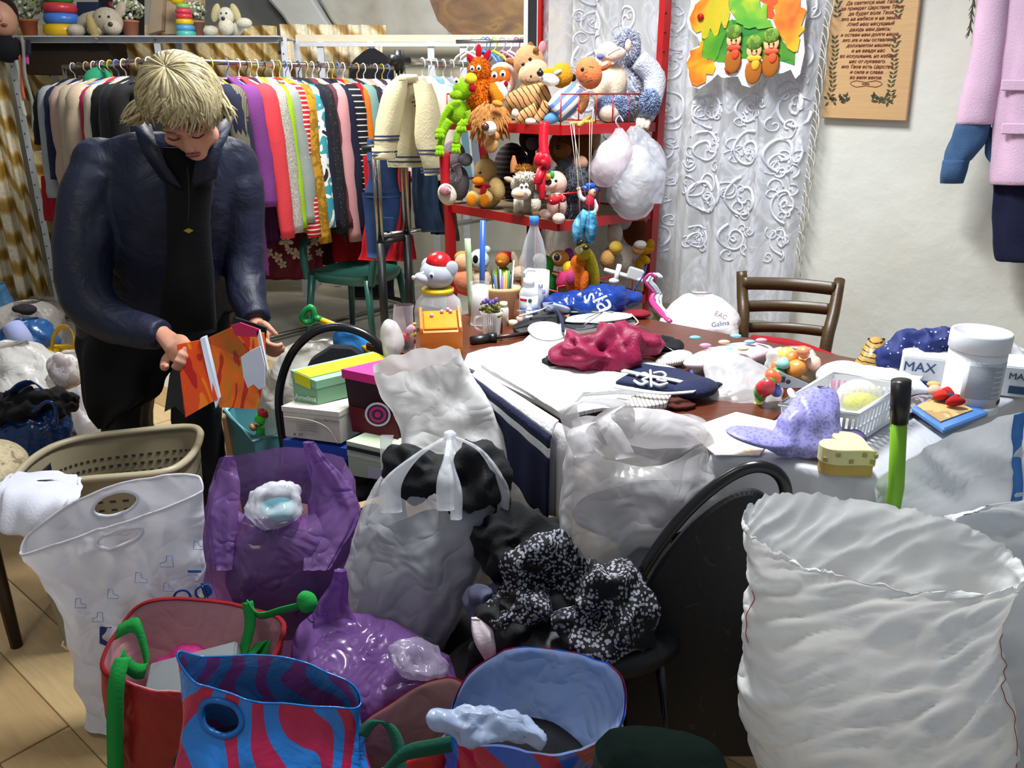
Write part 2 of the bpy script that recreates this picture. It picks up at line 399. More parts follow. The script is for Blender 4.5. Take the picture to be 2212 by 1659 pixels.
# gold figured curtains
def goldcloth(a, b, c, sc=6.):
    n = NT('gold_curtain'); o = n.co('Object', (1, 1, 1), (0, .7, 0)); wv = n.n('TexWave', bands_direction='X'); wv.inputs['Scale'].default_value = sc*.35; wv.inputs['Distortion'].default_value = 3; wv.inputs['Detail'].default_value = 3; n.l(o, wv.inputs[0])
    f = n.noise(n.co(), 26, 3, 3)
    base = n.ramp(wv.outputs['Fac'], [(.4, a), (.66, b), (.9, c)]); n.col(n.mix(n.ramp(f, [(.45, '000000'), (.6, 'ffffff')]), base, n.mix(.3, base, c))); n.rough(.5, .5); n.bump(n.noise(n.co(), 90, 2), .2, .004); return n.m
def curtain(name, label, A, B, z0, z1, nf, dep, m, th=.004, sway=.0, cat='curtain', nv=24, per=14, seed=0):
    A, B = V(A), V(B); d = (B-A); nn = d.cross(ZZ).normalized()
    def f(u, v):
        ph = 2*pi*nf*u+1.4*noise.noise(V((u*5, v*.6, seed)))
        p = A+d*u+nn*dep*(sin(ph)+.35*sin(2.3*ph+1))*(.75+.4*v)+d*(.02*noise.noise(V((u*7, v*2, seed+4))))
        p.z = z1+(z0-z1)*v+sway*noise.noise(V((u*6, 0, seed)))*v; return p
    return tag(link(name, m_grid(f, int(nf*per), nv, th), m), label, cat)
A_, B_ = W(-130, 400, 5.95), W(62, 400, 6.15)
curtain('curtain', 'gold and cream figured curtain hanging to the floor at the left wall', (A_.x, A_.y, 0), (B_.x, B_.y, 0), .02, 2.7, 5, .05, goldcloth('e9e1c9', 'cdb06a', 'a8853c'))
A_, B_ = W(60, 300, 7.0), W(620, 300, 7.15)
curtain('curtain', 'deep gold curtain hanging behind the long clothes rail', (A_.x, A_.y, 0), (B_.x, B_.y, 0), .02, 2.02, 13, .04, goldcloth('e2cf9c', 'b98d33', '8a6722', 7), seed=3)
A_, B_ = W(626, 300, 7.0), W(845, 300, 7.1)
curtain('curtain', 'pale cream and tan curtain hung from the end of the white shelf', (A_.x, A_.y, 0), (B_.x, B_.y, 0), .03, 2.02, 8, .03, goldcloth('f2ead2', 'e2cf9a', 'b08c56', 5), seed=5)
# ---------------------------------------------------------------- lace curtain and what hangs on the plaster wall
def lace():
    n = NT('lace'); n.col('e9ebf2'); n.rough(.8, .2); tl = n.n('BsdfTranslucent'); tl.inputs[0].default_value = (.8, .82, .88, 1)
    m1 = n.n('MixShader'); m1.inputs[0].default_value = .25; n.l(n.b.outputs[0], m1.inputs[1]); n.l(tl.outputs[0], m1.inputs[2])
    v = n.n('TexVoronoi'); v.inputs['Scale'].default_value = 5.5; n.l(n.co('Object', (1, 1, .75)), v.inputs['Vector'])
    gr = n.n('TexWave', bands_direction='Z'); gr.inputs['Scale'].default_value = 26; n.l(n.co(), gr.inputs[0])
    a = n.ramp(n.noise(n.co('Object', (1, 1, .6)), 6.5, 2, 2.2), [(.42, (.42,)*3), (.5, (.9,)*3), (.56, (.5,)*3), (.66, (.86,)*3)])
    b = n.mix(n.ramp(gr.outputs['Fac'], [(.75, '000000'), (.9, '404040')]), a, (.55,)*3)
    tr = n.n('BsdfTransparent'); m2 = n.n('MixShader'); n.l(b, m2.inputs[0]); n.l(tr.outputs[0], m2.inputs[1]); n.l(m1.outputs[0], m2.inputs[2]); n.l(m2.outputs[0], n.out.inputs[0]); return n.m
def wallp(px, py, off=.0): return PL(px, py, uvp(0, VW-off), VX)
LA, LB = wallp(1175, 300, .07), wallp(1752, 300, .07)
ln, ln_d = (LB-LA).length, (LB-LA).normalized()
def lacep(u, v, k=0.):
    ph = 2*pi*8.5*u+1.2*noise.noise(V((u*5, v*.5, 9)))
    p = LA.lerp(LB, u)-VX*(.022*sin(ph)+.008*sin(2.1*ph)+.012+k); p.z = 2.75-(2.75-.60)*v; return p
lc = thing('lace_curtain', 'white lace curtain with scrolling floral pattern beside the plaster wall', 'curtain', (*lacep(.5, 1).xy, .6))
link('lace_panel', m_grid(lacep, 150, 40, 0), lace(), lc)
ms = []
def spiral(u0, v0, r, a0, turns, sg=1):
    P = []
    for i in range(22):
        t = i/21; q = r*(1-t*.86); a = a0+sg*turns*2*pi*t
        P.append(lacep(min(.995, max(.005, u0+q*cos(a)/ln)), v0+q*sin(a)/2.15, .004))
    return m_ribbon(P, .009*r/.07+.002, [((P[min(i+1, 21)]-P[max(i-1, 0)]).cross(VX)) for i in range(22)], .0015, 2)
for v0 in (.29, .37, .45, .53, .61, .69, .77, .85):
    for u0, sg in ((.93, 1), (.80, -1), (.66, 1), (.50, -1), (.35, 1), (.2, -1)):
        if (v0 < .55 and u0 in (.66,)) : continue
        r = random.uniform(.055, .095); ms.append(spiral(u0+random.uniform(-.02, .02), v0+random.uniform(-.01, .01), r, random.uniform(0, 6), 1.6, sg))
        for e in range(6): ms.append(spiral(u0+random.uniform(-.05, .05), v0+random.uniform(-.03, .03), r*random.uniform(.3, .55), random.uniform(0, 6), 1.1, -sg))
link('scrollwork', join(ms), cloth('d9dbe3'), lc, kind='stuff')
ms = []                                                         # fringe along the free edge
for i in range(60):
    v0 = .12+i*.0125; p = lacep(.998, v0); ms.append(m_tube([p, p+ln_d*random.uniform(.01, .03)-ZZ*.03, p+ln_d*random.uniform(.015, .035)-ZZ*random.uniform(.07, .11)], .0017, 4, 2))
link('fringe', join(ms), cloth('d9d5c8'), lc, kind='stuff')
# white cloths and dark post left of the red stand
A_, B_ = W(1136, 100, 4.75), W(1260, 100, 4.5)
curtain('hanging_cloth', 'plain white cloth hanging behind the dark post', (A_.x, A_.y, 0), (B_.x, B_.y, 0), .9, 2.6, 4, .03, cloth('d8d3c6'), cat='cloth')
# wooden text plaque
def wp(px, py, off=.03): return wallp(px, py, off)
PR, PUq = (wp(1957, 262)-wp(1775, 255)).normalized(), ZZ
pq = thing('wooden_plaque', 'pale wooden wall plaque with burnt Russian prayer text and leaf border', 'plaque', wp(1866, 258, .012))
plq = [wp(x, y, .03) for x, y in ((1806, -90), (1997, -90), (1957, 262), (1774, 255))]
poly('board', plq, VX*.018, wood('c79f6d', .8, (1, 1, 30), .55), pq, .003)
lines = ['Да святится имя Твое,', 'да приидет Царствие Твое,', 'да будет воля Твоя,', 'яко на небеси и на земли.', 'Хлеб наш насущный', 'даждь нам днесь;', 'и остави нам долги наша,', 'яко же и мы оставляем', 'должником нашим;', 'и не введи нас', 'во искушение, но избави', 'нас от лукаваго.', 'яко Твое есть Царство', 'и сила и слава', 'во веки веков.']
brn = paper('7a2f26')
for i, s in enumerate(lines):
    py = 5+i*11.6; cx = 1884-.085*py
    text(s, wp(cx, py, .0312), PR, PUq, .0165, brn, pq, shear=.25)
text('аминь', wp(1870, 181, .0312), PR, PUq, .009, brn, pq)
gm = paper('4a4a33'); ms = []
for sx, base in ((1, 1812), (-1, 1942)):
    for j in range(26):
        py = -30+j*9.5
        bx = base-.085*py+sx*2*sin(j*.9)
        if 40 < py < 75: continue
        for q in (-1, 1):
            c = wp(bx, py, .0315); a = q*.9+random.uniform(-.3, .3)
            d = (PR*sin(a)+ZZ*cos(a)); ms.append(m_poly([c, c+d*.009+d.cross(VX)*.004, c+d*.019, c+d*.009-d.cross(VX)*.004], VX*.001))
    for j in range(22):
        c = wp(base-.085*215+sx*(j*2.3-6), 214+6*sin(j*1.7), .0315); a = random.uniform(0, 6.28); d = PR*sin(a)+ZZ*cos(a)
        ms.append(m_poly([c, c+d*.01+d.cross(VX)*.005, c+d*.02, c+d*.01-d.cross(VX)*.005], VX*.001))
link('leaf_border', join(ms), gm, pq, smooth=False, kind='stuff', label='dark burnt leaf and flower border')
b0 = [wp(x, y, .0315) for x, y in ((1836, 180), (1850, 174), (1870, 178), (1892, 174), (1906, 181), (1892, 188), (1870, 185), (1850, 188))]
tube('banner', b0, .0009, brn, pq, 4, 2, True)
# autumn leaf cut-out
pst = thing('autumn_cutout', 'autumn oak leaf cardboard cut-out with three acorn figures hung over the lace', 'decoration', wallp(1610, 150, .16))
OFF = .16
def pp(px, py, o=0.): return wallp(px, py, OFF+o)
def outl(c, pts, s): return [(c[0]+(x-c[0])*s, c[1]+(y-c[1])*s) for x, y in pts]
base = [(1497, -60), (1735, -60), (1743, 20), (1735, 70), (1738, 112), (1728, 160), (1718, 170), (1708, 150), (1690, 158), (1665, 160), (1645, 160), (1640, 176), (1620, 189), (1603, 184), (1594, 165), (1560, 168), (1550, 160), (1535, 175), (1510, 192), (1492, 186), (1486, 160), (1484, 128), (1497, 105), (1512, 98), (1508, 82), (1488, 62), (1485, 40), (1492, 10)]
poly('backing_card', [pp(x, y) for x, y in base], VX*.006, paper('f2f3f2'), pst)
def lobed(cx, cy, L, Wd, ang, n=4):
    pts = []; a = radians(ang)
    for side in (1, -1):
        rng = range(n*10+1) if side == 1 else range(n*10, -1, -1)
        for i in rng:
            t = i/(n*10); wv = Wd*sin(pi*min(1, t*.9+.08))**.7*(.80+.20*sin(t*n*2*pi)); x, y = t*L, side*wv
            pts.append((cx+x*cos(a)-y*sin(a), cy+x*sin(a)+y*cos(a)))
    return pts
def leaf(cx, cy, L, Wd, ang, m, o): poly('oak_leaf', [pp(x, y, o) for x, y in lobed(cx, cy, L, Wd, ang)], VX*.0015, m, pst)
def two(a, b, c):
    n = NT('leaf'); n.col(n.ramp(n.noise(n.co(), 9, 2, .4), [(.34, a), (.5, b), (.64, c)])); n.rough(.5); return n.m
def traced(m, o, pts): poly('oak_leaf', [pp(1480+x/7.9, y/7.9, o) for x, y in pts], VX*.0015, m, pst)
traced(two('1d6a26', '2f8030', '4a8a2a'), .002, ((780, 340), (1000, 470), (1250, 500), (1500, 460), (1600, 600), (1750, 820), (1880, 900), (1870, 1120), (1790, 1020), (1660, 1050), (1640, 700), (1340, 520), (1000, 620), (960, 1000), (880, 1150), (900, 700), (760, 560)))
traced(two('2a7426', '3f8a2a', '5a9428'), .0012, ((280, 640), (430, 480), (800, 330), (1500, 460), (1750, 820), (1880, 900), (1870, 1120), (1660, 1050), (1300, 1000), (960, 1000), (880, 1080), (560, 1060), (420, 1000), (290, 980), (300, 760)))
traced(two('a03018', 'b8401c', '8a3a1a'), .003, ((660, 1160), (690, 1250), (740, 1285), (790, 1230), (880, 1235), (950, 1080), (900, 1020)))
traced(two('c83c14', 'd84c18', 'e0601c'), .003, ((1270, -300), (1280, 0), (1340, 50), (1400, 80), (1390, 290), (1480, 320), (1540, 270), (1500, 150), (1600, 40), (1620, -300)))
traced(two('e0701a', 'c8b020', '9ab01c'), .005, ((300, -300), (260, 0), (170, 80), (140, 160), (70, 310), (110, 470), (190, 560), (275, 530), (280, 640), (320, 670), (380, 640), (430, 480), (470, 560), (510, 630), (560, 590), (620, 360), (660, 480), (700, 480), (770, 220), (740, 100), (770, -300)))
traced(two('4f9a2c', '6aa82c', 'd8c81c'), .0068, ((775, -300), (750, 130), (860, 310), (870, 380), (990, 430), (1000, 470), (1090, 490), (1200, 460), (1240, 500), (1500, 460), (1450, 340), (1390, 330), (1400, 80), (1350, 50), (1280, 160), (1260, -300)))
traced(two('d85a16', 'e0861a', 'c8a81c'), .0062, ((1610, -300), (1590, 50), (1510, 110), (1540, 250), (1490, 310), (1540, 440), (1600, 590), (1680, 680), (1740, 820), (1850, 890), (1920, 870), (1960, 650), (1930, 620), (2050, 490), (1980, 440), (2070, 170), (1960, 110), (1980, -300)))
traced(two('3f8a1e', '5a9a20', '86ae1e'), .0036, ((330, 690), (290, 780), (300, 880), (280, 980), (330, 1020), (420, 1000), (500, 1050), (560, 950), (600, 820), (700, 560), (830, 440), (780, 330), (700, 500), (560, 610), (420, 520)))
traced(two('e05a18', 'e07c1a', 'd8b01e'), .0052, ((320, 700), (240, 710), (250, 800), (80, 870), (90, 950), (20, 1080), (60, 1180), (60, 1280), (110, 1440), (200, 1470), (350, 1400), (360, 1260), (470, 1270), (520, 1150), (480, 1040), (400, 1020), (290, 990), (290, 880)))
for cx, cy, scf, hat in ((1585, 100, 'd0401c', 0), (1629, 123, 'd8a41e', 1), (1666, 108, 'd04c20', 2)):
    s = mpp(cx, cy, 3.4)
    def e2(nm, dx, dy, rx, ry, m, o): ell(nm, pp(cx+dx, cy+dy, o), (rx*s, .006, ry*s), m, pst, RU, 14)
    e2('acorn_body', -2, 30, 19, 27, plastic('a35d1c', .35), .012); e2('acorn_face', 0, -14, 17, 16, plastic('e6b27c', .5), .014)
    e2('acorn_cap', 0, -31, 18, 15, blotch(('4c7020', '6d8f26', '7da030'), 60, 2, 0, .7), .018); e2('scarf', 0, 3, 17, 7, plastic(scf, .6), .017); e2('scarf', 3, 16, 9, 12, plastic(scf, .6), .017)
    for dx in (-5, 5): e2('acorn_eye', dx, -13, 1.6, 2.4, plastic('20150e'), .0215)
    tube('smile', [pp(cx-6, cy-7, .022), pp(cx, cy-4, .022), pp(cx+6, cy-7, .022)], .0012, plastic('8a3a1e'), pst, 4, 3)
lb = ell('ladybird', pp(1513, 36, .012), (.014, .007, .012), plastic('b3161a'), pst, RU, 12)
for dx, dy in ((-3, -2), (3, 2), (3, -4), (-2, 4)): ell('spot', pp(1513+dx, 36+dy, .0185), (.0022, .001, .0022), plastic('1a1010'), lb, RU, 6)
# dried sprig and the outfit hanging on the wall
sp = wallp(2106, -40, .03); ms = [m_tube([sp, wallp(2100, 20, .03), wallp(2092, 78, .03)], .0018, 4, 3)]
for i in range(26):
    py = -20+i*3.6; b = wallp(2103-.13*max(0, py), py, .03); ms.append(m_tube([b, b+PR*random.uniform(-.011, .011)-ZZ*.02], [.003, .0008], 4, 1))
tag(link('dried_sprig', join(ms), paper('4a4238')), 'thin dried grass sprig hanging on the plaster wall', 'dried plant')
of = thing('hanging_outfit', 'pink coat over a denim shirt and navy skirt hanging on the wall', 'clothes', wallp(2185, 560, .1))
def WR(py, xl, xr, off, hd): return (wallp(xl, py, off), wallp(xr, py, off), hd)
pk = cloth('d7b4cc', .8, 220, .4); dn = cloth('3d5c82', .8, 240, .4); nv_ = cloth('101432', .8)
link('coat_body', m_loft([WR(-120, 2160, 2330, .13, .03), WR(-40, 2140, 2390, .13, .06), WR(100, 2148, 2390, .14, .07), WR(240, 2144, 2390, .14, .07), WR(386, 2138, 2392, .14, .075), WR(388, 2142, 2388, .14, .06)], 48, 5, .006, 6, .8, folds=.003), pk, of)
link('coat_sleeve', m_loft([WR(-60, 2120, 2190, .17, .05), WR(60, 2106, 2180, .17, .05), WR(180, 2085, 2165, .17, .048), WR(262, 2066, 2150, .17, .045), WR(264, 2070, 2146, .17, .03)], 32, 5, .005, 9), pk, of)
link('shirt_sleeve', m_loft([WR(250, 2074, 2145, .165, .04), WR(310, 2050, 2128, .165, .04), WR(345, 2040, 2100, .165, .035), WR(348, 2038, 2096, .165, .04), WR(380, 2031, 2085, .165, .036), WR(396, 2030, 2078, .165, .02)], 32, 5, .009, 12, crease=.004), dn, of, label='denim blue shirt sleeve with buttoned cuff')
link('shirt_placket', m_loft([WR(275, 2134, 2148, .12, .03), WR(330, 2128, 2150, .12, .03), WR(350, 2140, 2150, .12, .03)], 16, 4), dn, of)
link('skirt', m_loft([WR(380, 2142, 2390, .12, .055), WR(470, 2144, 2385, .12, .06), WR(550, 2148, 2380, .12, .06), WR(563, 2160, 2370, .12, .05)], 48, 5, .006, 7, .8, folds=.004), nv_, of, label='navy skirt below the pink coat')
for y0 in (196, 290): link('pocket_flap', m_poly([wallp(x, y, .222) for x, y in ((2163, y0-24), (2300, y0-22), (2300, y0+2), (2161, y0))], VX*.012, .003), pk, of, smooth=False)
# ================================================================ white steel shelving at the back left
WS = metal('c9ced6', .4, .15)
su = thing('shelving_unit', 'white perforated steel shelving unit behind the clothes rails', 'shelf', (-2.7, 6.3, 0))
zt = 1.88; XA, XM, XB = W(16, 80, 6.1).x, W(342, 88, 6.25).x, W(612, 82, 6.25).x
def angle_post(x, y, z0=.0, z1=zt): return join([m_box((x, y, (z0+z1)/2), (.045, .004, z1-z0)), m_box((x-.02, y+.02, (z0+z1)/2), (.004, .045, z1-z0))])
for x, y in ((XA, 6.1), (XM, 6.22), (XB, 6.25), (XA, 6.62), (XM, 6.62), (XB, 6.62)):
    o = link('upright', angle_post(x, y), WS, su, smooth=False)
    if y < 6.4:
        hl = [m_lathe((x+dx, y-.0035, .15+i*.09), [(.0055, -.001), (.0055, .001)], 8, (pi/2, 0, 0)) for i in range(20) for dx in (-.008,)]
        link('bolt_holes', join(hl), plastic('3a3d40'), o, kind='stuff')
for z in (zt, 1.1, .4):
    for a, b in ((XA, XM), (XM, XB)):
        s = box('shelf_board', ((a+b)/2, 6.4, z), (abs(b-a)-.004, .5, .008), WS, su); box('shelf_lip', ((a+b)/2, 6.155+.06, z-.018), (abs(b-a)-.05, .004, .045), WS, s)
# dark boxes and stuff on its lower boards
tag(box('storage_box', W(165, 112, 6.45)-ZZ*.05, (.62, .3, .22), paper('2a1d14'), bev=.004), 'dark brown box under the top shelf', 'box')
# ---- top shelf
ZT = zt+.004
def on_shelf(px, Y=6.3): 
    p = W(px, 78, Y); return V((p.x, Y, ZT))
def rings(name, label, c, spec, mats, knob=None):
    t = thing(name, label, 'stacking toy', c); z = c.z
    tube('spindle', [c, c+ZZ*sum(2*h for r, h in spec)], .012, plastic('e2c028'), t, 8, 1)
    for (r, h), m in zip(spec, mats):
        lathe('ring', (c.x, c.y, z+h), [(r-h*1.1, -h*.9), (r-h*.4, -h), (r, -h*.55), (r+h*.12, 0), (r, h*.55), (r-h*.4, h), (r-h*1.1, h*.9)], m, t, 28); z += 2*h
    return t, z
s1 = 6.3/1750
t, z = rings('stacking_rings', 'large stacking ring toy with yellow, blue, red and green rings', on_shelf(140), [(.128, .04), (.115, .036), (.108, .034), (.094, .034), (.075, .03)], [plastic(c) for c in ('d9b416', '3f74cc', 'bf3540', '2d8a3c', 'd9b416')])
t, z = rings('stacking_rings', 'small stacking ring toy with a yellow duck head on top', on_shelf(403), [(.066, .02), (.064, .019), (.06, .019), (.055, .018), (.053, .016), (.045, .016)], [plastic(c) for c in ('4fb3a4', '4f96c8', 'd9b416', 'c23a4a', 'cc4456', '7fb860')])
hc = on_shelf(392)+ZZ*(z-ZT+.035); ell('duck_head', hc, (.05, .045, .042), plastic('e0b80c'), t); ell('duck_bill', hc+V((-.045, -.02, -.01)), (.022, .016, .009), plastic('e8a010'), t)
def eyes(parent, c, right, fwd, gap, r, white=False):
    for s in (-1, 1):
        q = V(c)+V(right)*gap*s
        if white: ell('eye_white', q, (r*1.7,)*3, plastic('f0f0ea'), parent, seg=10); q = q+V(fwd)*r*1.1
        ell('eye', q, (r,)*3, plastic('0c0a0a', .15), parent, seg=10)
XR = V((1, 0, 0)); YF = V((0, -1, 0))
# plush dogs
c = on_shelf(225, 6.28); m = plush('b6ab98'); t = thing('plush_dog', 'beige plush dog lying with its head hanging over the shelf edge', 'plush toy', c)
ell('body', c+V((-.06, .08, .085)), (.17, .1, .085), m, t, nz=.02); h = c+V((.075, -.06, .10)); ell('head', h, (.1, .08, .085), m, t, nz=.01); ell('muzzle', h+V((.05, -.06, -.045)), (.062, .05, .05), plush('c4baa8'), t); ell('nose', h+V((.06, -.112, -.03)), (.018, .012, .015), plastic('3a3230'), t, seg=10)
ell('ear', h+V((-.095, -.05, -.045)), (.035, .025, .085), plush('b5a06a'), t, (0, -.2, 0)); ell('ear', h+V((.085, .02, .07)), (.035, .02, .06), m, t, (0, .5, 0)); eyes(t, h+V((.01, -.075, .02)), XR, YF, .03, .009)
for dx in (-.16, -.02): ell('paw', c+V((dx, -.06, .04)), (.06, .07, .04), plush('c4baa8'), t)
c = on_shelf(497, 6.25); m = plush('c9c6b6'); t = thing('plush_dog', 'small cream plush dog with floppy ears beside the shelf end', 'plush toy', c)
ell('body', c+V((0, .06, .07)), (.09, .07, .07), m, t); h = c+V((-.005, -.02, .13)); ell('head', h, (.06, .055, .06), m, t); ell('muzzle', h+V((.005, -.04, -.07)), (.055, .045, .055), m, t); ell('nose', h+V((0, -.075, -.02)), (.014, .01, .012), plastic('2b2624'), t, seg=10)
for s in (-1, 1): ell('ear', h+V((s*.07, -.005, .02)), (.03, .02, .065), plush('b8ae86'), t, (0, -s*.35, 0)); ell('paw', c+V((s*.12, -.03, .035+.05*(s > 0))), (.055, .045, .035), m, t)
eyes(t, h+V((0, -.05, .015)), XR, YF, .018, .007)
def bouquet(label, c, r, potc, leafc, flow, n=240):
    t = thing('potted_flowers', label, 'potted plant', c)
    lathe('pot', c, [(.045, 0), (.062, .1), (.066, .1), (.066, .115), (.056, .115), (.05, .06)], plastic(potc, .6), t, 18)
    ms = []; fs = []
    for i in range(n):
        d = V((random.gauss(0, 1), random.gauss(0, 1), random.gauss(.3, .8))).normalized(); p = c+ZZ*(.12+r*.62)+V((d.x*r, d.y*r*.8, d.z*r*.75))*random.uniform(.7, 1)
        a = d.orthogonal().normalized(); b = d.cross(a); s = random.uniform(.014, .026)
        if i % 3 == 0: fs.append(m_ell(p, (s*.6,)*3, seg=6))
        else: ms.append(m_poly([p-a*s, p+b*s*.5+d*.006, p+a*s, p-b*s*.5+d*.006], d*.0015))
    for i in range(9):
        a = i*.7; ms.append(m_tube([c+ZZ*.09, c+V((cos(a)*r*.6, sin(a)*r*.5, .12+r*.5))], .003, 4, 1))
    link('foliage', join(ms), plush(leafc, .2), t, smooth=False, kind='stuff'); link('blossoms', join(fs), plush(flow, .2), t, kind='stuff')
bouquet('bushy green and white dried flowers in a terracotta pot beside the large rings', on_shelf(66, 6.3), .15, 'b0603c', '77825c', 'd4d4c2')
bouquet('white dried flowers in a terracotta pot behind the beige plush dog', on_shelf(284, 6.38), .11, 'a9684c', '8a9070', 'd8d6c6', 200)
bouquet('pale dried flowers in a pot behind the small stacking rings', on_shelf(426, 6.42), .09, '9a6a58', '7c8468', 'd5d2c4', 170)
# boxes and boards behind the toys
for nm, lab, pts, Y, c in (('navy_box', 'navy box with a red lid standing behind the large stacking rings', ((165, 70), (165, 4), (212, 4), (212, 70)), 6.5, '242c48'), ('dark_box', 'black box with red edge behind the beige dog', ((212, 74), (212, -20), (300, -20), (300, 74)), 6.55, '15141c'),
        ('cardboard_box', 'flattened cardboard box leaning behind the shelf toys', ((318, 74), (328, -20), (352, -20), (348, 66)), 6.5, 'a5927a'), ('cardboard_box', 'large tan cardboard box behind the small stacking rings', ((356, 74), (360, -30), (436, -30), (428, 74)), 6.56, 'b29a7c')):
    tag(poly(nm, [W(x, y, Y) for x, y in pts], (0, .1, 0), paper(c), bev=.003), lab, 'box')
tag(link('red_tray', m_box(W(259, 10, 6.48), (.15, .03, .035), bev=.004), plastic('b01c2a'), smooth=False), 'small red plastic tray on the shelf behind the beige dog', 'tray')
c = W(2, 40, 6.0); t = thing('mannequin_head', 'mannequin head with dark hair at the end of the top shelf', 'mannequin', c-ZZ*.15)
ell('face', c, (.1, .1, .12), plastic('b98a70', .5), t); ell('lips', c+V((.06, -.08, -.045)), (.025, .012, .01), plastic('8a4a48'), t, seg=10); ell('nose', c+V((.05, -.095, .0)), (.014, .02, .025), plastic('b98a70', .5), t, seg=10); ell('bust', c+V((0, 0, -.19)), (.12, .09, .09), cloth('14141c'), t); ell('hair', c+V((-.02, .04, .04)), (.115, .1, .12), plush('241a14'), t)
# belts hanging at the left upright
for i, (px, y0, y1, c, w_, lab) in enumerate(((27, 80, 250, 'b9b9ad', .03, 'pale grey belt hanging on the left shelf upright'), (36, 95, 225, 'd8644a', .018, 'coral orange belt hanging on the left shelf upright'), (50, 88, 140, 'c04a9a', .02, 'magenta looped ribbon hanging on the left shelf upright'), (44, 80, 300, '8d8f86', .022, 'dull green-grey strap hanging on the left shelf upright'), (58, 85, 120, '23262e', .03, 'black strap hanging on the left shelf upright'))):
    P = [W(px+(y-y0)*.16+3*sin(y*.05+i), y, 5.98-.01*i) for y in range(y0, y1+1, 17)]
    tag(link('hanging_belt', m_ribbon(P, w_, V((1, .3, 0)), .003), cloth(c)), lab, 'belt')
# ================================================================ clothes rails
CH = metal('b3aca6', .25)
R1A, R1B, RZ = V((-1.86, 4.6, 0)), V((-.74, 5.94, 0)), 1.667
R2A, R2B = V((-1.86, 4.6, 0)), V((-2.95, 5.72, 0))
R3A, R3B = V((-.595, 4.6, 0)), V((-.2, 5.42, 0))
def zz(p, z): return V((p.x, p.y, z))
def rack(label, A, B, feet=True):
    t = thing('clothes_rack', label, 'clothes rack', zz((A+B)/2, 0)); d = (B-A).normalized()
    tube('rail', [zz(A, RZ), zz(B, RZ)], .0145, CH, t, 12, 1); tube('lower_rail', [zz(A+d*.05, RZ-.09)+V((.12, .1, 0)), zz(B, RZ-.09)+V((.12, .1, 0))], .011, CH, t, 10, 1)
    for p in (A, B):
        po = tube('post', [zz(p, .04), zz(p, RZ+.01)], .013, CH, t, 10, 1); tube('foot', [zz(p, .02)-d.cross(ZZ)*.28, zz(p, .02)+d.cross(ZZ)*.28], .017, metal('7d7d76', .4), po, 10, 1)
    tube('base_bar', [zz(A, .035), zz(B, .035)], .014, metal('7d7d76', .4), t, 10, 1)
    return t
rack('long chrome clothes rack with the purple and coral sweaters', R1A, R1B); rack('chrome clothes rack holding the puffer jackets in the back corner', R2A, R2B)
def on_rail(px, A, B):
    lo, hi = -.2, 1.3
    f = lambda t: (lambda p: (p.x*F/(p.y*cos(PITCH)-(RZ-HC)*sin(PITCH))+1106))(A.lerp(B, t))
    s = 1 if f(1) > f(0) else -1
    for _ in range(40):
        m = (lo+hi)/2
        if (f(m)-px)*s < 0: lo = m
        else: hi = m
    return zz(A.lerp(B, (lo+hi)/2), RZ)
HK = ['d8d8d6', '1c1c1e', 'd8d8d6', 'c8b024', '5a78c8', 'd8d8d6', '2a2a2c', 'c9a26a']
gi = [0]
def garment(label, P, d, m, L=.7, hw=.2, sl=.5, th=.055, cat='sweater', name='hanging_sweater', hood=False, sm=None, hook=None, puff=0, yaw=.0, hang=.0, group=None):
    gi[0] += 1; i = gi[0]; d = (Matrix.Rotation(yaw+random.uniform(-.1, .1), 3, 'Z')@V(d)).normalized(); P = P-ZZ*hang
    ax = ZZ.cross(d)
    t = thing(name, label, cat, P-ZZ*L, group)
    hm = plastic(hook or HK[i % 8], .3)
    hk = [P-ZZ*.075, P-ZZ*.045+ax*.0, P-ZZ*.02+d*.022, P+ZZ*.012+d*.016, P+ZZ*.02, P+ZZ*.01-d*.017]
    h = tube('hanger', hk, .0032, hm, t, 6, 3); tube('hanger_bar', [P-ZZ*.13-d*hw*.9, P-ZZ*.075, P-ZZ*.13+d*hw*.9], .006, hm, h, 6, 2)
    def rg(z, w, k=1., off=0.): c = P-ZZ*z+d*off; return (c-d*w, c+d*w, th*k)
    rr = [rg(.075, .05, .5), rg(.085, .085, .7), rg(.12, hw*.72, .75), rg(.155, hw*.97, .85), rg(.3, hw*.98, 1), rg(L*.6, hw*.95, 1), rg(L-.01, hw*.98, .95), rg(L, hw*.9, .6)]
    link('torso', m_loft(rr, 36, 4, .008, 9, .8, folds=.006, nf=7, seed=i, top=True), m, t)
    if sl:
        for s in (1, -1):
            q = [P-ZZ*.15+d*s*hw*.8, P-ZZ*.2+d*s*(hw+.02), P-ZZ*(.2+sl*.5)+d*s*(hw+.055)+ax*random.uniform(-.015, .015), P-ZZ*(.17+sl)+d*s*(hw+.085)]
            rad = [.05, .062, .056, .044]
            me = m_tube(q, rad, 14, 5, flat=.75)
            for v in me.vertices:
                e = noise.noise(v.co*14+V((i, 0, 0)))*.008
                if puff: e += puff*(abs(sin((P.z-v.co.z)*38))-.5)
                v.co += V((v.co.x-P.x-(d*s*hw).x, v.co.y-P.y-(d*s*hw).y, 0)).normalized()*e
            link('sleeve', me, sm or m, t)
    if hood: ell('hood', P-ZZ*.1+ax*.03+d*.02, (.06, .1, .09), m, t, frame(ax), 14, .02)
    return t
C_ = cloth
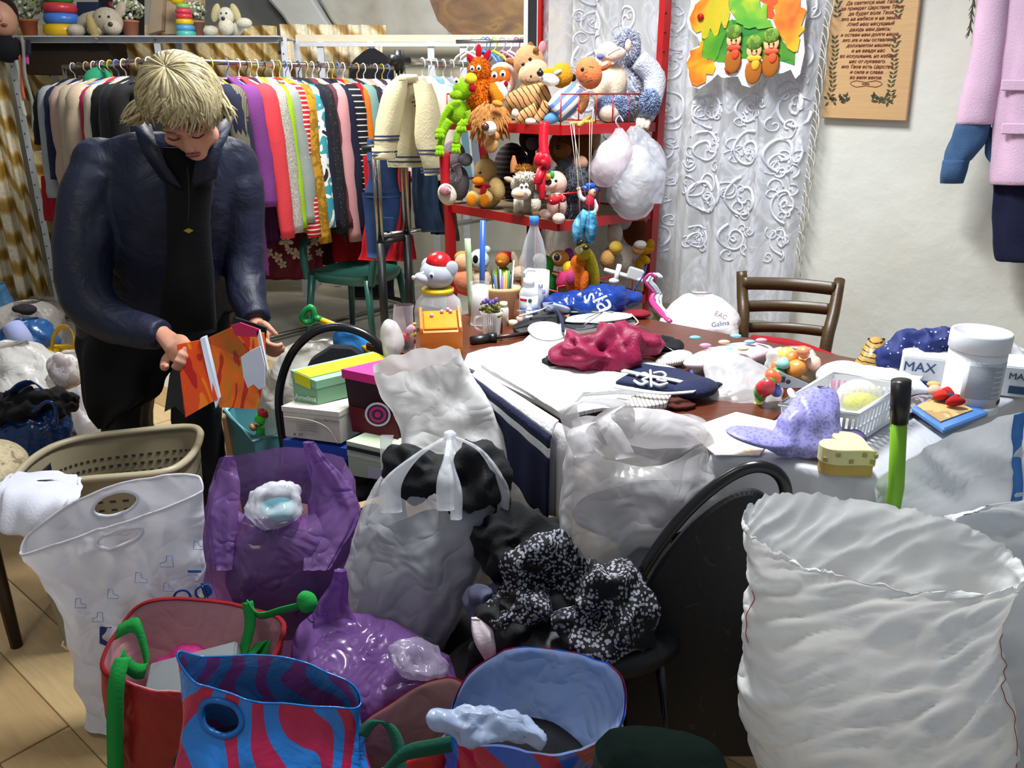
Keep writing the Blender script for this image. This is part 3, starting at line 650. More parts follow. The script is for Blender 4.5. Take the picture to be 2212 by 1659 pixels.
g1 = [ # px, label, material, length, halfwidth, sleeve
 (468, 'black strappy dress at the near end of the long rail', C_('14141c'), .8, .17, 0), (486, 'navy cardigan hanging left of the olive zip jacket', C_('1c2038'), .72, .2, .5), (503, 'olive grey zip jacket hanging left of the purple sweatshirt', stripes('6b6858', '4a463a', 40, 'X', .7), .8, .2, .55),
 (533, 'purple high-necked sweatshirt beside the coral one', C_('6d3478'), 1.12, .2, .55), (556, 'coral red sweatshirt with long sleeve on the long rail', C_('cf3c46'), .72, .22, .72), (570, 'dark aubergine top between coral and speckled sweaters', C_('3a1f3a'), .7, .18, .4),
 (578, 'speckled light grey jumper beside the coral sweatshirt', blotch(('8f8d86', 'b7b5ac', 'c6c4bb'), 160, 2, 0, .9), .74, .21, .7), (591, 'lime green top showing beside the speckled jumper', C_('9ccc1a'), .72, .2, .68), (604, 'plain mid grey sweatshirt right of the lime top', C_('8c9694'), .72, .2, .66),
 (622, 'red and white striped long-sleeved top', stripes('c4202c', 'e8dcd6', 12, 'Z', .68), .76, .2, .74), (635, 'mustard yellow blouse beside the red striped top', blotch(('8a6412', 'b48418', 'c89a28'), 24), .92, .2, .78), (647, 'white, teal and black zigzag patterned jumper', blotch(('1a1c28', 'dcdcd8', '2f8f9c', 'e6e6e2', 'd39a9a'), 9, 1, .5), .78, .2, .7),
 (656, 'navy jacket right of the zigzag jumper', C_('1a1d30'), .78, .2, .7), (672, 'black jersey with studded seam on the long rail', dots('12131c', '7a7a80', 70, .16), .8, .2, .74), (687, 'burgundy checked shirt on the long rail', stripes('6a2034', '4a3a44', 22, 'Z', .5), .84, .19, .72),
 (699, 'dusty pink long-sleeved top left of the navy one', C_('c48e92'), .82, .2, .8), (712, 'dark navy top right of the dusty pink one', C_('161a34'), .8, .2, .76), (728, 'black top with white dashed stripes', stripes('12121c', 'd8d6d4', 9, 'Z', .82), .9, .2, .86),
 (738, 'scarlet long cardigan reaching below its neighbours', C_('b8121e'), 1.18, .19, 1.05), (749, 'bright orange top beside the scarlet cardigan', C_('dc741c'), .78, .19, .7), (759, 'sage teal top right of the orange one', C_('6e908c'), .84, .2, .76),
 (772, 'black blouse with pink flowers', dots('171422', 'c08aa0', 26, .24), .74, .2, .6), (786, 'cream shirt with collar near the black T-post', C_('d6d3c6'), .5, .2, .4), (799, 'rose pink cardigan right of the cream shirt', C_('c08488'), .62, .2, .55),
 (811, 'white blouse near the black T-post', C_('dad9d8'), .5, .19, .35), (822, 'plum dotted blouse near the black T-post', dots('2b1424', '5a3a50', 40, .3), .62, .19, .5), (835, 'pale grey shirt near the black T-post', C_('a9b0ba'), .5, .18, .3), (846, 'black top with small white specks near the black T-post', dots('10111a', 'b8b8b8', 55, .2), .66, .2, .5)]
for px, lab, m, L, hw, sl in g1: garment(lab, on_rail(px-52*max(0, 1-(px-468)/460), R1A, R1B), UX, m, L+.04, hw+.02, sl*1.1, .036)
g2 = [(158, 'black top at the far end of the corner rack', C_('16161c'), .5, .2, .3, 0), (172, 'silver grey shirt on the corner rack', C_('9aa0a8'), .8, .22, .62, 0), (187, 'navy blue blouse on the corner rack', C_('1d2140'), .72, .21, .5, 0), (203, 'pinkish beige puffer jacket on the corner rack', C_('b0968a', .5), .72, .23, .6, .012),
      (213, 'green hooded windbreaker on the corner rack', C_('23805a'), .5, .18, .3, 0), (222, 'sand beige coat on the corner rack', C_('ada08a'), .85, .22, .62, 0), (238, 'dark navy coat on the corner rack', C_('181c30'), .88, .22, .62, 0), (252, 'shiny beige quilted puffer jacket next to the woman', C_('b5a48e', .4), .74, .25, .62, .022),
      (268, 'magenta top between the puffer and cream jackets', C_('a81c50'), .78, .2, .45, 0), (280, 'cream white jacket next to the woman', C_('c6bfae'), .72, .22, .6, 0), (300, 'black jacket with buckled collar', C_('121216'), .7, .22, .6, 0), (322, 'dark charcoal padded jacket behind the woman', C_('1c1f26', .5), .8, .22, .6, .01), (335, 'black coat behind the woman', C_('101014'), .9, .22, .6, 0)]
for px, lab, m, L, hw, sl, pf in g2: garment(lab, on_rail(px, R2A, R2B), -VX, m, L, hw, sl, .05, 'jacket', 'hanging_jacket', puff=pf, hood='hooded' in lab)
tag(link('hanging_dress', m_loft([R_(380, 92, 128, 5.5, .4), R_(430, 94, 133, 5.5, .4), R_(476, 97, 150, 5.5, .4)], 28, 5, .01, 8, folds=.008), C_('a01826')), 'red skirt hem hanging below the corner rack jackets', 'skirt')
# long skirts hanging at the near end of the long rail
t = thing('hanging_skirt', 'burgundy skirt with pale flower appliques hanging below the sweaters', 'skirt', W(625, 600, 5.35))
rr = [R_(300, 585, 680, 5.35, .25), R_(420, 570, 690, 5.35, .28), R_(530, 556, 694, 5.35, .3), R_(600, 548, 688, 5.35, .3)]
link('skirt_cloth', m_loft(rr, 60, 6, .01, 6, folds=.012, nf=11), C_('6a0f2c', .5), t)
pm_ = paper('c3b4a6'); fm = paper('9c8c84')
for fx, fy, r in ((580, 545, 11), (600, 555, 12), (618, 520, 16), (628, 500, 12), (640, 548, 13), (660, 535, 13), (680, 520, 12), (572, 572, 10), (610, 570, 10), (625, 540, 9), (668, 555, 8), (690, 545, 9), (560, 550, 9)):
    c = W(fx, fy, 5.2); k = 5.2/1750*1.1; ms = []
    for a in range(5):
        an = a*1.257+fx; q = c+V((cos(an), -.15, sin(an)))*r*k*.55; ms.append(m_ell(q, (r*k*.42, .006, r*k*.3), (0, -an, 0), 10))
    ms.append(m_ell(c-V((0, .006, 0)), (r*k*.2, .006, r*k*.2), seg=8)); link('applique_flower', join(ms), pm_, t)
for lab, rr, c in (('purple long dress hanging between coral sweater and burgundy skirt', [R_(330, 548, 572, 5.2, .8), R_(440, 548, 590, 5.2, .7), R_(522, 545, 602, 5.2, .6)], '5d2868'), ('mustard yellow skirt hanging behind the burgundy one', [R_(400, 625, 662, 5.45, .5), R_(450, 618, 684, 5.45, .4), R_(506, 612, 692, 5.45, .35)], 'a87a12'), ('dark wine dress hanging right of the burgundy skirt', [R_(420, 692, 715, 5.5, .6), R_(520, 690, 726, 5.5, .5), R_(572, 700, 724, 5.5, .4)], '3c0c18')):
    tag(link('hanging_skirt', m_loft(rr, 40, 6, .008, 8, folds=.01, nf=9), C_(c)), lab, 'skirt')
c = W(805, 130, 6.0); tag(link('hanging_coat', m_loft([R_(104, 797, 810, 6.2, .7), R_(118, 778, 830, 6.2, .4), R_(150, 755, 850, 6.2, .35), R_(260, 752, 852, 6.2, .35), R_(480, 752, 852, 6.2, .35), R_(640, 752, 852, 6.2, .3)], 32, 5, .01, 8), C_('0f1016')), 'black coat hanging high behind the long rail', 'coat')
# ---- the near telescopic rack
t = thing('clothes_rack', 'telescopic rack with black lower posts and cream cardigan', 'clothes rack', zz(R3A, 0)); BLK = plastic('16181a', .4); CH2 = metal('a9a8a4', .25)
pa = zz(R3A, 0); pb = W(815, 400, 4.5); pb.z = 0
for p, zc, ztp in ((pa, .75, RZ), (pb, .72, 1.23)):
    link('lower_post', m_tube([zz(p, .03), zz(p, zc)], .024, 10, 1), BLK, t)
    for k in (-1, 1): tube('chrome_post', [zz(p, zc)+V((k*.012, 0, 0)), zz(p, ztp)+V((k*.012, 0, 0))], .011, CH2, t, 10, 1)
    tube('foot', [zz(p, .02)-VX*.3, zz(p, .02)+VX*.3], .02, BLK, t, 10, 1)
tube('rail', [zz(R3A, RZ), zz(R3B, RZ)], .015, CH, t, 12, 1); lathe('t_cap', zz(R3A, RZ-.05), [(.03, 0), (.03, .05), (.022, .1)], BLK, t, 14); tube('t_arm', [zz(R3A, RZ)-VX*.06, zz(R3A, RZ)+VX*.06], .028, BLK, t, 12, 1)
tube('cross_bar', [zz(pb, .72), zz(pa, .74)], .017, BLK, t, 10, 1); tube('side_arm', [zz(pb, 1.22)-V((.07, 0, 0)), zz(pb, 1.24)+V((.06, .05, 0))], .02, BLK, t, 10, 1)
tube('side_rail', [zz(pb, 1.25), zz(pb, 1.25)+VX*.7], .012, CH2, t, 10, 1)
for k in range(2): tube('lower_rail', [zz(pa if k else pb, .76), zz(pa if k else pb, .76)+VX*.75], .013, CH2, t, 10, 1)
# cream cardigan and the rest of this rack
cc = C_('cdc4a0', .9, 90, .5); cp = W(880, 152, 4.5)
t = thing('cream_cardigan', 'cream knitted cardigan with navy striped cuffs on the telescopic rack', 'cardigan', cp-ZZ*.6)
st_ = stripes('cdc4a0', '3a4260', 60, 'Z', .62)
def YR(py, xl, xr, Y=4.5, hd=.05): return (W(xl, py, Y), W(xr, py, Y-.08), hd)
bd = link('torso', m_loft([YR(164, 862, 898, 4.5, .03), YR(178, 848, 915), YR(200, 838, 930), YR(280, 842, 926), YR(345, 842, 930), YR(360, 842, 930)], 44, 5, .008, 9, folds=.005), cc, t)
ls = link('sleeve', m_loft([YR(175, 848, 875, 4.42, .04), YR(215, 828, 872, 4.4), YR(290, 816, 856, 4.38), YR(338, 812, 849, 4.36), YR(345, 814, 847, 4.36, .03)], 30, 5, .006, 10), cc, t)
rs_ = link('sleeve', m_loft([YR(180, 900, 925, 4.34, .04), YR(230, 905, 942, 4.3), YR(300, 900, 950, 4.28), YR(345, 915, 955, 4.27), YR(378, 922, 953, 4.27, .035)], 30, 5, .006, 10), cc, t)
def band(parent, py, xl, xr, Y, h=4): link('cuff_stripe', m_loft([YR(py, xl, xr, Y, .056), YR(py+h, xl, xr, Y, .056)], 30, 2, bottom=False), C_('39405e'), parent)
for y0, (a, b) in ((292, (813, 857)), (300, (812, 856)), (326, (810, 852)), (333, (809, 851))): band(ls, y0, a, b, 4.37)
for y0, (a, b) in ((322, (903, 955)), (330, (906, 956)), (362, (915, 957)), (369, (917, 957))): band(rs_, y0, a, b, 4.27)
band(bd, 336, 839, 933, 4.48); band(bd, 346, 839, 933, 4.48)
lathe('collar', W(882, 166, 4.43), [(.05, -.03), (.052, -.005), (.043, .012), (.036, .0)], cc, t, 20)
for fx, fy in ((904, 218), (858, 205)): 
    c = W(fx, fy, 4.36); link('embroidered_star', join([m_tube([c-V((cos(a), 0, sin(a)))*.035, c+V((cos(a), 0, sin(a)))*.035], .004, 5, 1) for a in (.2, .9, 1.6, 2.4)]), C_('5a3f34'), t)
for a, b, cl, lab in ((912, .0, 'd8d4c8', 'white knitted cardigan behind the cream one'), (926, .02, '6f9cae', 'pale blue top behind the cream cardigan'), (940, .0, 'dcdad4', 'white zip jacket beside the green frog'), (957, .0, '8a93a4', 'slate grey hooded top beside the green frog'), (975, .0, '9c1228', 'crimson top behind the green frog'), (995, 0, 'b8b4b0', 'pale top behind the orange rooster')):
    garment(lab, on_rail(a, R3A, R3B), UX, C_(cl), .62, .17, .46, .04, hook='e2e0de')
# denim overalls, red dress, jeans on the lower rails
dm = C_('27406e', .8, 200, .5)
t = thing('denim_overalls', 'blue denim overalls hanging on the telescopic rack', 'overalls', W(828, 560, 4.62))
link('bib', m_loft([R_(340, 795, 862, 4.62, .25), R_(390, 796, 860, 4.62, .3), R_(425, 784, 868, 4.62, .35)], 36, 5, .006, 9), dm, t)
link('trouser', m_loft([R_(415, 783, 868, 4.62, .35), R_(470, 788, 860, 4.62, .3), R_(555, 792, 836, 4.62, .4)], 36, 5, .008, 9), dm, t)
for x in (800, 856): link('strap', m_ribbon([W(x, 300, 4.62), W(x, 325, 4.6), W(x, 350, 4.56)], .035, XR, .004), dm, t)
poly('pocket', [W(x, y, 4.53) for x, y in ((824, 470), (850, 470), (848, 500), (826, 500))], (0, .02, 0), dm, t, .003); 
for x in (803, 851): ell('button', W(x, 352, 4.53), (.01, .006, .01), metal('8a8a86'), t, seg=8)
for lab, rr, m in (('red frilled dress hanging behind the denim overalls', [R_(335, 786, 872, 4.85, .2), R_(420, 790, 880, 4.85, .25), R_(520, 786, 890, 4.85, .25), R_(560, 774, 900, 4.85, .25)], C_('b01020')), ('dark red long skirt hanging right of the overalls', [R_(370, 862, 886, 4.75, .6), R_(480, 860, 886, 4.75, .6), R_(562, 848, 890, 4.75, .5)], C_('9c0f1c')),
        ('faded blue jeans hanging under the cream cardigan', [R_(360, 892, 945, 4.7, .35), R_(440, 892, 945, 4.7, .35), R_(500, 900, 962, 4.7, .35)], C_('2a3f5c')), ('black trousers hanging beside the blue jeans', [R_(365, 920, 965, 4.8, .4), R_(440, 922, 975, 4.8, .4), R_(505, 935, 985, 4.8, .4)], C_('101218')), ('dark grey trousers with pale seam left of the toy stand', [R_(400, 950, 975, 4.45, .6), R_(470, 960, 985, 4.45, .6), R_(520, 966, 992, 4.45, .6)], C_('3c3c3e'))):
    tag(link('hanging_trousers' if 'jeans' in lab or 'trousers' in lab else 'hanging_skirt', m_loft(rr, 40, 6, .01, 8, folds=.008, nf=9), m), lab, 'trousers' if 'trousers' in lab or 'jeans' in lab else 'dress')
# white ledge, pale panel and small rail with children's hangers beyond
t = thing('wall_shelf', 'pale shelf frame below the stained vault wall', 'shelf', W(900, 130, 6.6)-ZZ*1.5)
box('shelf_board', W(905, 84, 6.7), (1.85, .12, .05), wood('d2c8b0', .85), t)
for x in (690, 800, 1000, 930): p = W(x, 90, 6.6); box('upright', (p.x, 6.62, (p.z)/2), (.05, .03, p.z), WS, t)
box('shelf_lip', W(905, 96, 6.6), (1.8, .02, .03), WS, t)
tag(poly('pale_panel', [W(x, y, 6.9) for x, y in ((826, 95), (995, 95), (995, 590), (826, 590))], (0, .03, 0), paper('c3bda8')), 'pale board standing behind the telescopic rack', 'board')
t = thing('short_rail', 'short rail of white and coloured hangers under the brown board', 'rail', W(1070, 92, 5.6)); tube('rail', [W(985, 90, 5.6), W(1140, 88, 5.6)], .012, CH2, t, 10, 1)
for i, (px, c, nm) in enumerate(((1005, 'e4e2dc', 'ivory'), (1020, 'd9d4cc', 'cream'), (1044, '5a86c0', 'blue'), (1052, '2f6aa0', 'dark blue'), (1066, 'c8cc3a', 'yellow-green'), (1084, 'c48ab0', 'lilac'), (1100, 'f0eeea', 'white'), (1115, 'a84a86', 'purple'), (1127, 'b0708c', 'dusty rose'))):
    P = W(px, 88, 5.6); t = thing('coat_hanger', nm+' plastic hanger on the short rail under the brown board', 'hanger', P-ZZ*.15)
    tube('hook', [P-ZZ*.06, P-ZZ*.03+XR*.02, P+ZZ*.005+XR*.022, P+ZZ*.02, P+ZZ*.005-XR*.018], .004, plastic(c), t, 6, 3); tube('bar', [P-ZZ*.14+V((.1, -.12, 0)), P-ZZ*.06, P-ZZ*.14-V((.1, -.12, 0)), P-ZZ*.15], .008, plastic(c), t, 6, 2, True)
# green plastic armchair
cw = W(772, 590, 5.12); t = thing('plastic_chair', 'dark green plastic armchair below the clothes rail', 'chair', (cw.x, 5.08, 0)); cx, cy = cw.x, 5.12; gp_ = plastic('1f564c', .35); dr = (VX*-1)
Rc = frame(V((.9, -.42, 0))); 
def cl(x, y, z): return Rc@V((x, y, z))+V((cx, cy, 0))
link('seat', m_loft([(cl(-.24, 0, .45), cl(.24, 0, .45), .22), (cl(-.24, 0, .42), cl(.24, 0, .42), .22), (cl(-.22, 0, .385), cl(.22, 0, .385), .2)], 40, 3, sq=.5, top=True), gp_, t)
for x, y in ((-.22, -.2), (.22, -.2), (-.2, .2), (.2, .2)): link('leg', m_tube([cl(x*.95, y*.95, .43), cl(x*1.16, y*1.14, 0)], [.035, .026], 6, 1, flat=.7), gp_, t)
for s in (-1, 1): tube('arm', [cl(s*.24, -.2, .4), cl(s*.27, -.18, .6), cl(s*.27, -.05, .66), cl(s*.25, .2, .66), cl(s*.23, .24, .5)], .024, gp_, t, 8, 4)
tube('back_rail', [cl(-.25, .2, .62), cl(-.2, .27, .8), cl(0, .3, .84), cl(.2, .27, .8), cl(.25, .2, .62)], .028, gp_, t, 8, 5)
for x in (-.12, -.04, .04, .12): link('back_slat', m_ribbon([cl(x, .24, .44), cl(x, .29, .82)], .05, Rc@XR, .01), gp_, t)
# ================================================================ red toy stand
RD = plastic('a80f16', .35)
S0, SL, SR = V((.18, 3.15, 0)), V((-.64, .77, 0))*.72, V((.77, .64, 0))*.55
ts = thing('toy_stand', 'red metal display stand filled with plush toys', 'display stand', S0+(SL+SR)/2)
for z in (1.385, 1.03, .665, .12):
    q = [S0+ZZ*z, S0+SR+ZZ*z, S0+SR+SL+ZZ*z, S0+SL+ZZ*z]; s = poly('shelf', q, ZZ*-.008, wood('8d7c60', .8), ts)
    for a, b in ((0, 1), (1, 2), (2, 3), (3, 0)):
        d = (q[b]-q[a]); poly('shelf_edge', [q[a]-ZZ*.03, q[b]-ZZ*.03, q[b]+ZZ*.006, q[a]+ZZ*.006], d.cross(ZZ).normalized()*.008, RD, s)
for p, zt_ in ((SL+SR, 2.6), (SR, 2.6), (SL, 1.04)):
    po = box('post', S0+p+ZZ*zt_/2, (.04, .03, zt_), RD, ts, frame(SR))
    if zt_ > 2: link('post_holes', join([m_lathe(S0+p+V((-.0, -.0215, 1.45+i*.07)), [(.005, -.001), (.005, .001)], 8, (pi/2, 0, 0)) for i in range(14)]), plastic('3a0508'), po, kind='stuff')
tube('front_post', [S0+ZZ*0, S0+ZZ*.6], .012, RD, ts, 8, 1)
def fence(A, B, z0, z1, n):
    A, B = S0+A, S0+B
    for z in (z0, z1): tube('wire', [A+ZZ*z, B+ZZ*z], .0035, RD, ts, 6, 1)
    for i in range(n+1): p = A.lerp(B, i/n); tube('wire', [p+ZZ*z0, p+ZZ*z1], .0028, RD, ts, 6, 1)
fence(SR*.0, SR, 1.39, 1.5, 6); fence(SR*0, SR*.4, 1.03, 1.14, 2); fence(V((0, 0, 0)), SR, .665, .78, 5); fence(V((0, 0, 0)), SL, .665, .76, 6); fence(SL, SL+SR, 1.03, 1.14, 4); fence(SL, SL+SR, 1.39, 1.5, 4)
tag(box('dark_post', zz(W(1150, 40, 4.02), 1.3), (.04, .04, 2.6), metal('2a2c32', .5, .3), bev=.003), 'dark steel post standing behind the red toy stand', 'post')
# ---- helpers: ellipsoids placed by outline pixels at distance Y
def pe(t, nm, px, py, Y, rx, ry, m, roll=0., dep=None, nz=0, seg=18, fr=25):
    k = mpp(px, py, Y); return ell(nm, W(px, py, Y), (rx*k, (dep if dep else min(rx, ry))*k, ry*k), m, t, (0, radians(roll), 0), seg, nz*k, fr)
def pt(t, nm, pts, r, m, Y=None, seg=8, k=4, flat=1.):
    P = [W(p[0], p[1], p[2] if len(p) > 2 else Y) for p in pts]; kk = mpp(pts[0][0], pts[0][1], Y or pts[0][2])
    rr = [x*kk for x in r] if isinstance(r, (list, tuple)) else r*kk
    return tube(nm, P, rr, m, t, seg, k, flat=flat)
def peyes(t, pts, Y, r, white=0):
    for x, y in pts:
        if white: pe(t, 'eye_white', x, y, Y, white, white*1.25, plastic('eeeee8'), dep=r); pe(t, 'eye', x, y+1, Y-.018, r, r, plastic('0b0909', .12))
        else: pe(t, 'eye', x, y, Y, r, r, plastic('0b0909', .12), seg=10)
def toy(name, label, px, py, Y, cat='plush toy'):
    return thing(name, label, cat, W(px, py, Y))
BK = plastic('141010', .3)
# green frog with long dangling legs
m = plush('86b81a', .4); t = toy('plush_frog', 'lime green plush frog dangling its long legs over the stand corner', 975, 260, 3.62)
pe(t, 'body', 990, 243, 3.62, 27, 27, m, 20); pe(t, 'head', 1000, 192, 3.64, 22, 24, m, 10); pe(t, 'muzzle', 985, 205, 3.55, 14, 10, m)
pt(t, 'arm', [(975, 228), (958, 255), (950, 285)], [9, 7, 6], m, 3.55); pt(t, 'leg', [(972, 260), (958, 285), (950, 318)], [10, 8, 8], m, 3.52); pt(t, 'leg', [(1005, 262), (990, 285), (985, 310)], [10, 8, 7], m, 3.48); pt(t, 'arm', [(1008, 240), (1012, 258), (998, 268)], [9, 7, 7], m, 3.5)
for x, y in ((950, 322), (985, 316), (998, 270), (950, 285)):
    pe(t, 'foot', x, y, 3.48, 11, 8, m)
    for a in (-8, 0, 8): pt(t, 'toe', [(x+a*.6, y+3), (x+a, y+16)], [4, 3.6], m, 3.47, 6, 1)
peyes(t, ((986, 175), (1008, 172)), 3.53, 3, 6)
# orange rooster
m = plush('dc6f14', .9); t = toy('plush_rooster', 'orange plush rooster with red comb and yellow beak', 1040, 235, 3.68)
pe(t, 'body', 1042, 205, 3.68, 36, 42, m, nz=6); pe(t, 'head', 1037, 150, 3.66, 24, 24, m, nz=4)
for dx, dy, r in ((-18, 130, -40), (-3, 112, 0), (14, 122, 30)): pe(t, 'comb', 1037+dx, dy, 3.66, 7, 16, plush('b8142c', .2), r)
pe(t, 'beak', 1017, 170, 3.52, 14, 12, plush('dcc22c', .2)); pe(t, 'wattle', 1020, 190, 3.52, 8, 9, plush('a01024', .2)); pe(t, 'wing', 1072, 205, 3.6, 14, 26, plush('e0861c', .9), -20, nz=4); peyes(t, ((1020, 148), (1034, 147)), 3.55, 3, 5)
# round orange face toy
t = toy('plush_owl', 'round plush toy with pale rim and orange face', 1085, 220, 3.85)
pe(t, 'rim', 1085, 170, 3.85, 32, 34, plush('ecc6b4', .4), dep=18); pe(t, 'face', 1080, 165, 3.78, 23, 20, plush('e07022', .5), dep=14); pe(t, 'muzzle', 1090, 190, 3.74, 14, 15, plush('f2e6de', .5)); pe(t, 'mouth', 1093, 181, 3.7, 5, 6, plush('a01226', .2), dep=4); peyes(t, ((1068, 163), (1086, 160)), 3.71, 3.5, 6.5); pe(t, 'paw', 1080, 198, 3.62, 16, 22, plush('eeeae4', .6), -30)
# beige cow
m = plush('d2a274', .4); t = toy('plush_cow', 'beige plush cow with round cream muzzle and pink ear', 1145, 235, 3.78)
pe(t, 'body', 1140, 215, 3.82, 34, 34, m); pe(t, 'head', 1143, 135, 3.76, 34, 36, m, -15); pe(t, 'muzzle', 1152, 157, 3.64, 34, 25, plush('e2bd98', .4), -25, dep=20)
pe(t, 'ear', 1105, 133, 3.78, 13, 7, plush('a87844', .4), 20); pe(t, 'ear', 1171, 103, 3.78, 8, 14, plush('d8949c', .3), 12); pe(t, 'horn', 1146, 102, 3.76, 8, 11, plush('8f6230', .3)); pe(t, 'tuft', 1158, 108, 3.7, 7, 6, plush('8f6230', .8)); peyes(t, ((1130, 139), (1145, 128)), 3.63, 4)
for x, y in ((1147, 165), (1167, 150)): pe(t, 'nostril', x, y, 3.545, 2.5, 3, BK)
pt(t, 'smile', [(1134, 172, 3.56), (1142, 178, 3.55), (1154, 176, 3.545)], .8, BK, 3.55, 5)
# tiger
ti = stripes('b98a58', '33200f', 16, 'X', .82, .9, dist=2.5, rot=(0, .6, 0)); yl = plush('cf9024', .6)
t = toy('plush_tiger', 'tiger plush with striped body lying beside the lion', 1160, 260, 3.45)
pt(t, 'body', [(1110, 225, 3.5), (1140, 218, 3.45), (1185, 200, 3.45)], [26, 30, 24], ti, 3.5, 14); pe(t, 'head', 1213, 163, 3.45, 25, 26, yl, 15); pe(t, 'snout', 1190, 157, 3.38, 24, 10, yl, -5); pe(t, 'jaw', 1187, 172, 3.36, 22, 13, plush('e8e4dc', .5), 10); pe(t, 'nose', 1167, 158, 3.33, 8, 7, BK, 30)
pe(t, 'ear', 1238, 168, 3.5, 7, 8, plush('241a16', .4)); pe(t, 'eyebrow', 1205, 155, 3.36, 9, 4, plush('e8e4dc', .4), -20); pt(t, 'hind_leg', [(1160, 240), (1135, 250), (1115, 262)], [18, 14, 10], ti, 3.36, 12); pt(t, 'hind_leg', [(1185, 222), (1172, 245), (1158, 262)], [14, 11, 9], ti, 3.32, 12); pe(t, 'paw', 1146, 262, 3.28, 12, 7, plush('ead8cc', .4)); pe(t, 'paw', 1113, 245, 3.3, 8, 10, plush('e0cdb6', .4))
pt(t, 'eye_line', [(1202, 164, 3.35), (1208, 161, 3.35), (1212, 158, 3.36)], 1, BK, 3.35, 5)
# lion with shaggy mane hanging over the edge
t = toy('plush_lion', 'tan plush lion with a long shaggy mane hanging over the shelf edge', 1060, 300, 3.4); mn = plush('b27a42', .3)
pe(t, 'head', 1062, 265, 3.42, 34, 38, mn)
ms = []; c = W(1060, 252, 3.42); k = mpp(1060, 252, 3.42)
for i in range(420):
    a = random.uniform(0, 2*pi); u = random.uniform(.1, 1); d = V((cos(a)*u, -sqrt(1-u*u)*.8-.05, sin(a)*u*.9)); p = c+V((d.x*36*k, d.y*30*k, d.z*36*k)); L = random.uniform(18, 34)*k
    e = p+V((d.x*L*.6, d.y*L*.3, -L*.9+d.z*L*.2)); ms.append(m_tube([p, (p+e)/2+d*L*.18, e], [.0045, .004, .001], 4, 2))
link('mane', join(ms), mn, t, kind='stuff'); pe(t, 'muzzle', 1058, 277, 3.24, 15, 15, plush('e4dccd', .4)); pe(t, 'nose', 1048, 274, 3.20, 9, 9, plastic('4a2a1a', .35)); pe(t, 'tongue', 1061, 312, 3.27, 15, 18, plush('b8894f', .4), dep=6); pe(t, 'chin', 1066, 295, 3.28, 14, 12, plush('b07c44', .5)); pe(t, 'ear', 1075, 224, 3.34, 12, 7, plush('c08a34', .4), 15); peyes(t, ((1046, 258), (1066, 256)), 3.24, 2.5)
# orange cat in striped jersey
og = plush('d97a4a', .4); t = toy('plush_cat', 'orange plush cat in a blue and white striped jersey', 1215, 265, 3.32)
pt(t, 'jersey', [(1198, 245, 3.3), (1222, 222, 3.32), (1248, 196, 3.34)], [24, 30, 20], stripes('5f7ab8', 'd8d8ce', 9.5, 'Z', .5, rot=(0, .75, 0)), 3.3, 16); pe(t, 'head', 1272, 158, 3.32, 28, 34, og, -25); pe(t, 'ear', 1307, 142, 3.34, 15, 9, og, -30); pe(t, 'inner_ear', 1306, 139, 3.3, 9, 5, plush('f0c4a4', .3), -30)
pe(t, 'nose', 1258, 150, 3.2, 4, 5, BK); pt(t, 'smile', [(1250, 172, 3.22), (1262, 178, 3.20), (1280, 173, 3.21)], 1, BK, 3.2, 5); pt(t, 'whisker', [(1258, 160, 3.2), (1270, 155, 3.2)], .6, BK, 3.2, 4, 1); pt(t, 'whisker', [(1258, 163, 3.2), (1268, 166, 3.2)], .6, BK, 3.2, 4, 1); pt(t, 'whisker', [(1272, 144, 3.2), (1283, 146, 3.21)], .8, BK, 3.2, 4, 1)
pt(t, 'arm', [(1262, 200), (1262, 225), (1250, 242)], [11, 9, 8], plush('a86e42', .5), 3.27); pe(t, 'trousers', 1193, 255, 3.3, 20, 12, C_('5a8cc4'), -20); pe(t, 'collar', 1297, 122, 3.4, 8, 6, C_('6a72c0'))
# big pale blue and white gorilla
w_ = plush('c4c6d2', 1.); b_ = plush('93a3c4', 1.); sk = plush('dcc6b4', .3)
t = toy('plush_gorilla', 'large shaggy white and pale blue plush monkey sitting at the stand corner', 1340, 260, 3.55)
pe(t, 'body', 1335, 205, 3.56, 52, 62, w_, nz=8); pe(t, 'belly', 1318, 190, 3.47, 34, 50, plush('dccab0', .5), 20); pe(t, 'head', 1352, 105, 3.56, 28, 40, w_, nz=6); pe(t, 'face', 1312, 112, 3.47, 24, 20, sk, -25); pe(t, 'muzzle', 1330, 118, 3.42, 22, 14, sk, -20); pe(t, 'ear', 1357, 98, 3.45, 7, 13, sk); pe(t, 'leg', 1325, 232, 3.42, 40, 26, b_, 15, nz=6); pe(t, 'foot', 1316, 245, 3.38, 22, 18, sk)
pt(t, 'arm', [(1378, 128, 3.5), (1412, 165, 3.5), (1410, 215, 3.46), (1398, 255, 3.42)], [22, 25, 21, 15], w_, 3.5, 14); pe(t, 'sleeve_fur', 1405, 222, 3.42, 20, 26, b_, nz=6)
for dx in (-14, -4, 6): pt(t, 'finger', [(1395+dx, 258, 3.42), (1390+dx, 278, 3.4)], [7, 6], sk, 3.4, 8, 2)
pt(t, 'mouth', [(1313, 120, 3.36), (1325, 112, 3.36), (1340, 105, 3.38)], 1, plush('8a6450', .2), 3.4, 5)
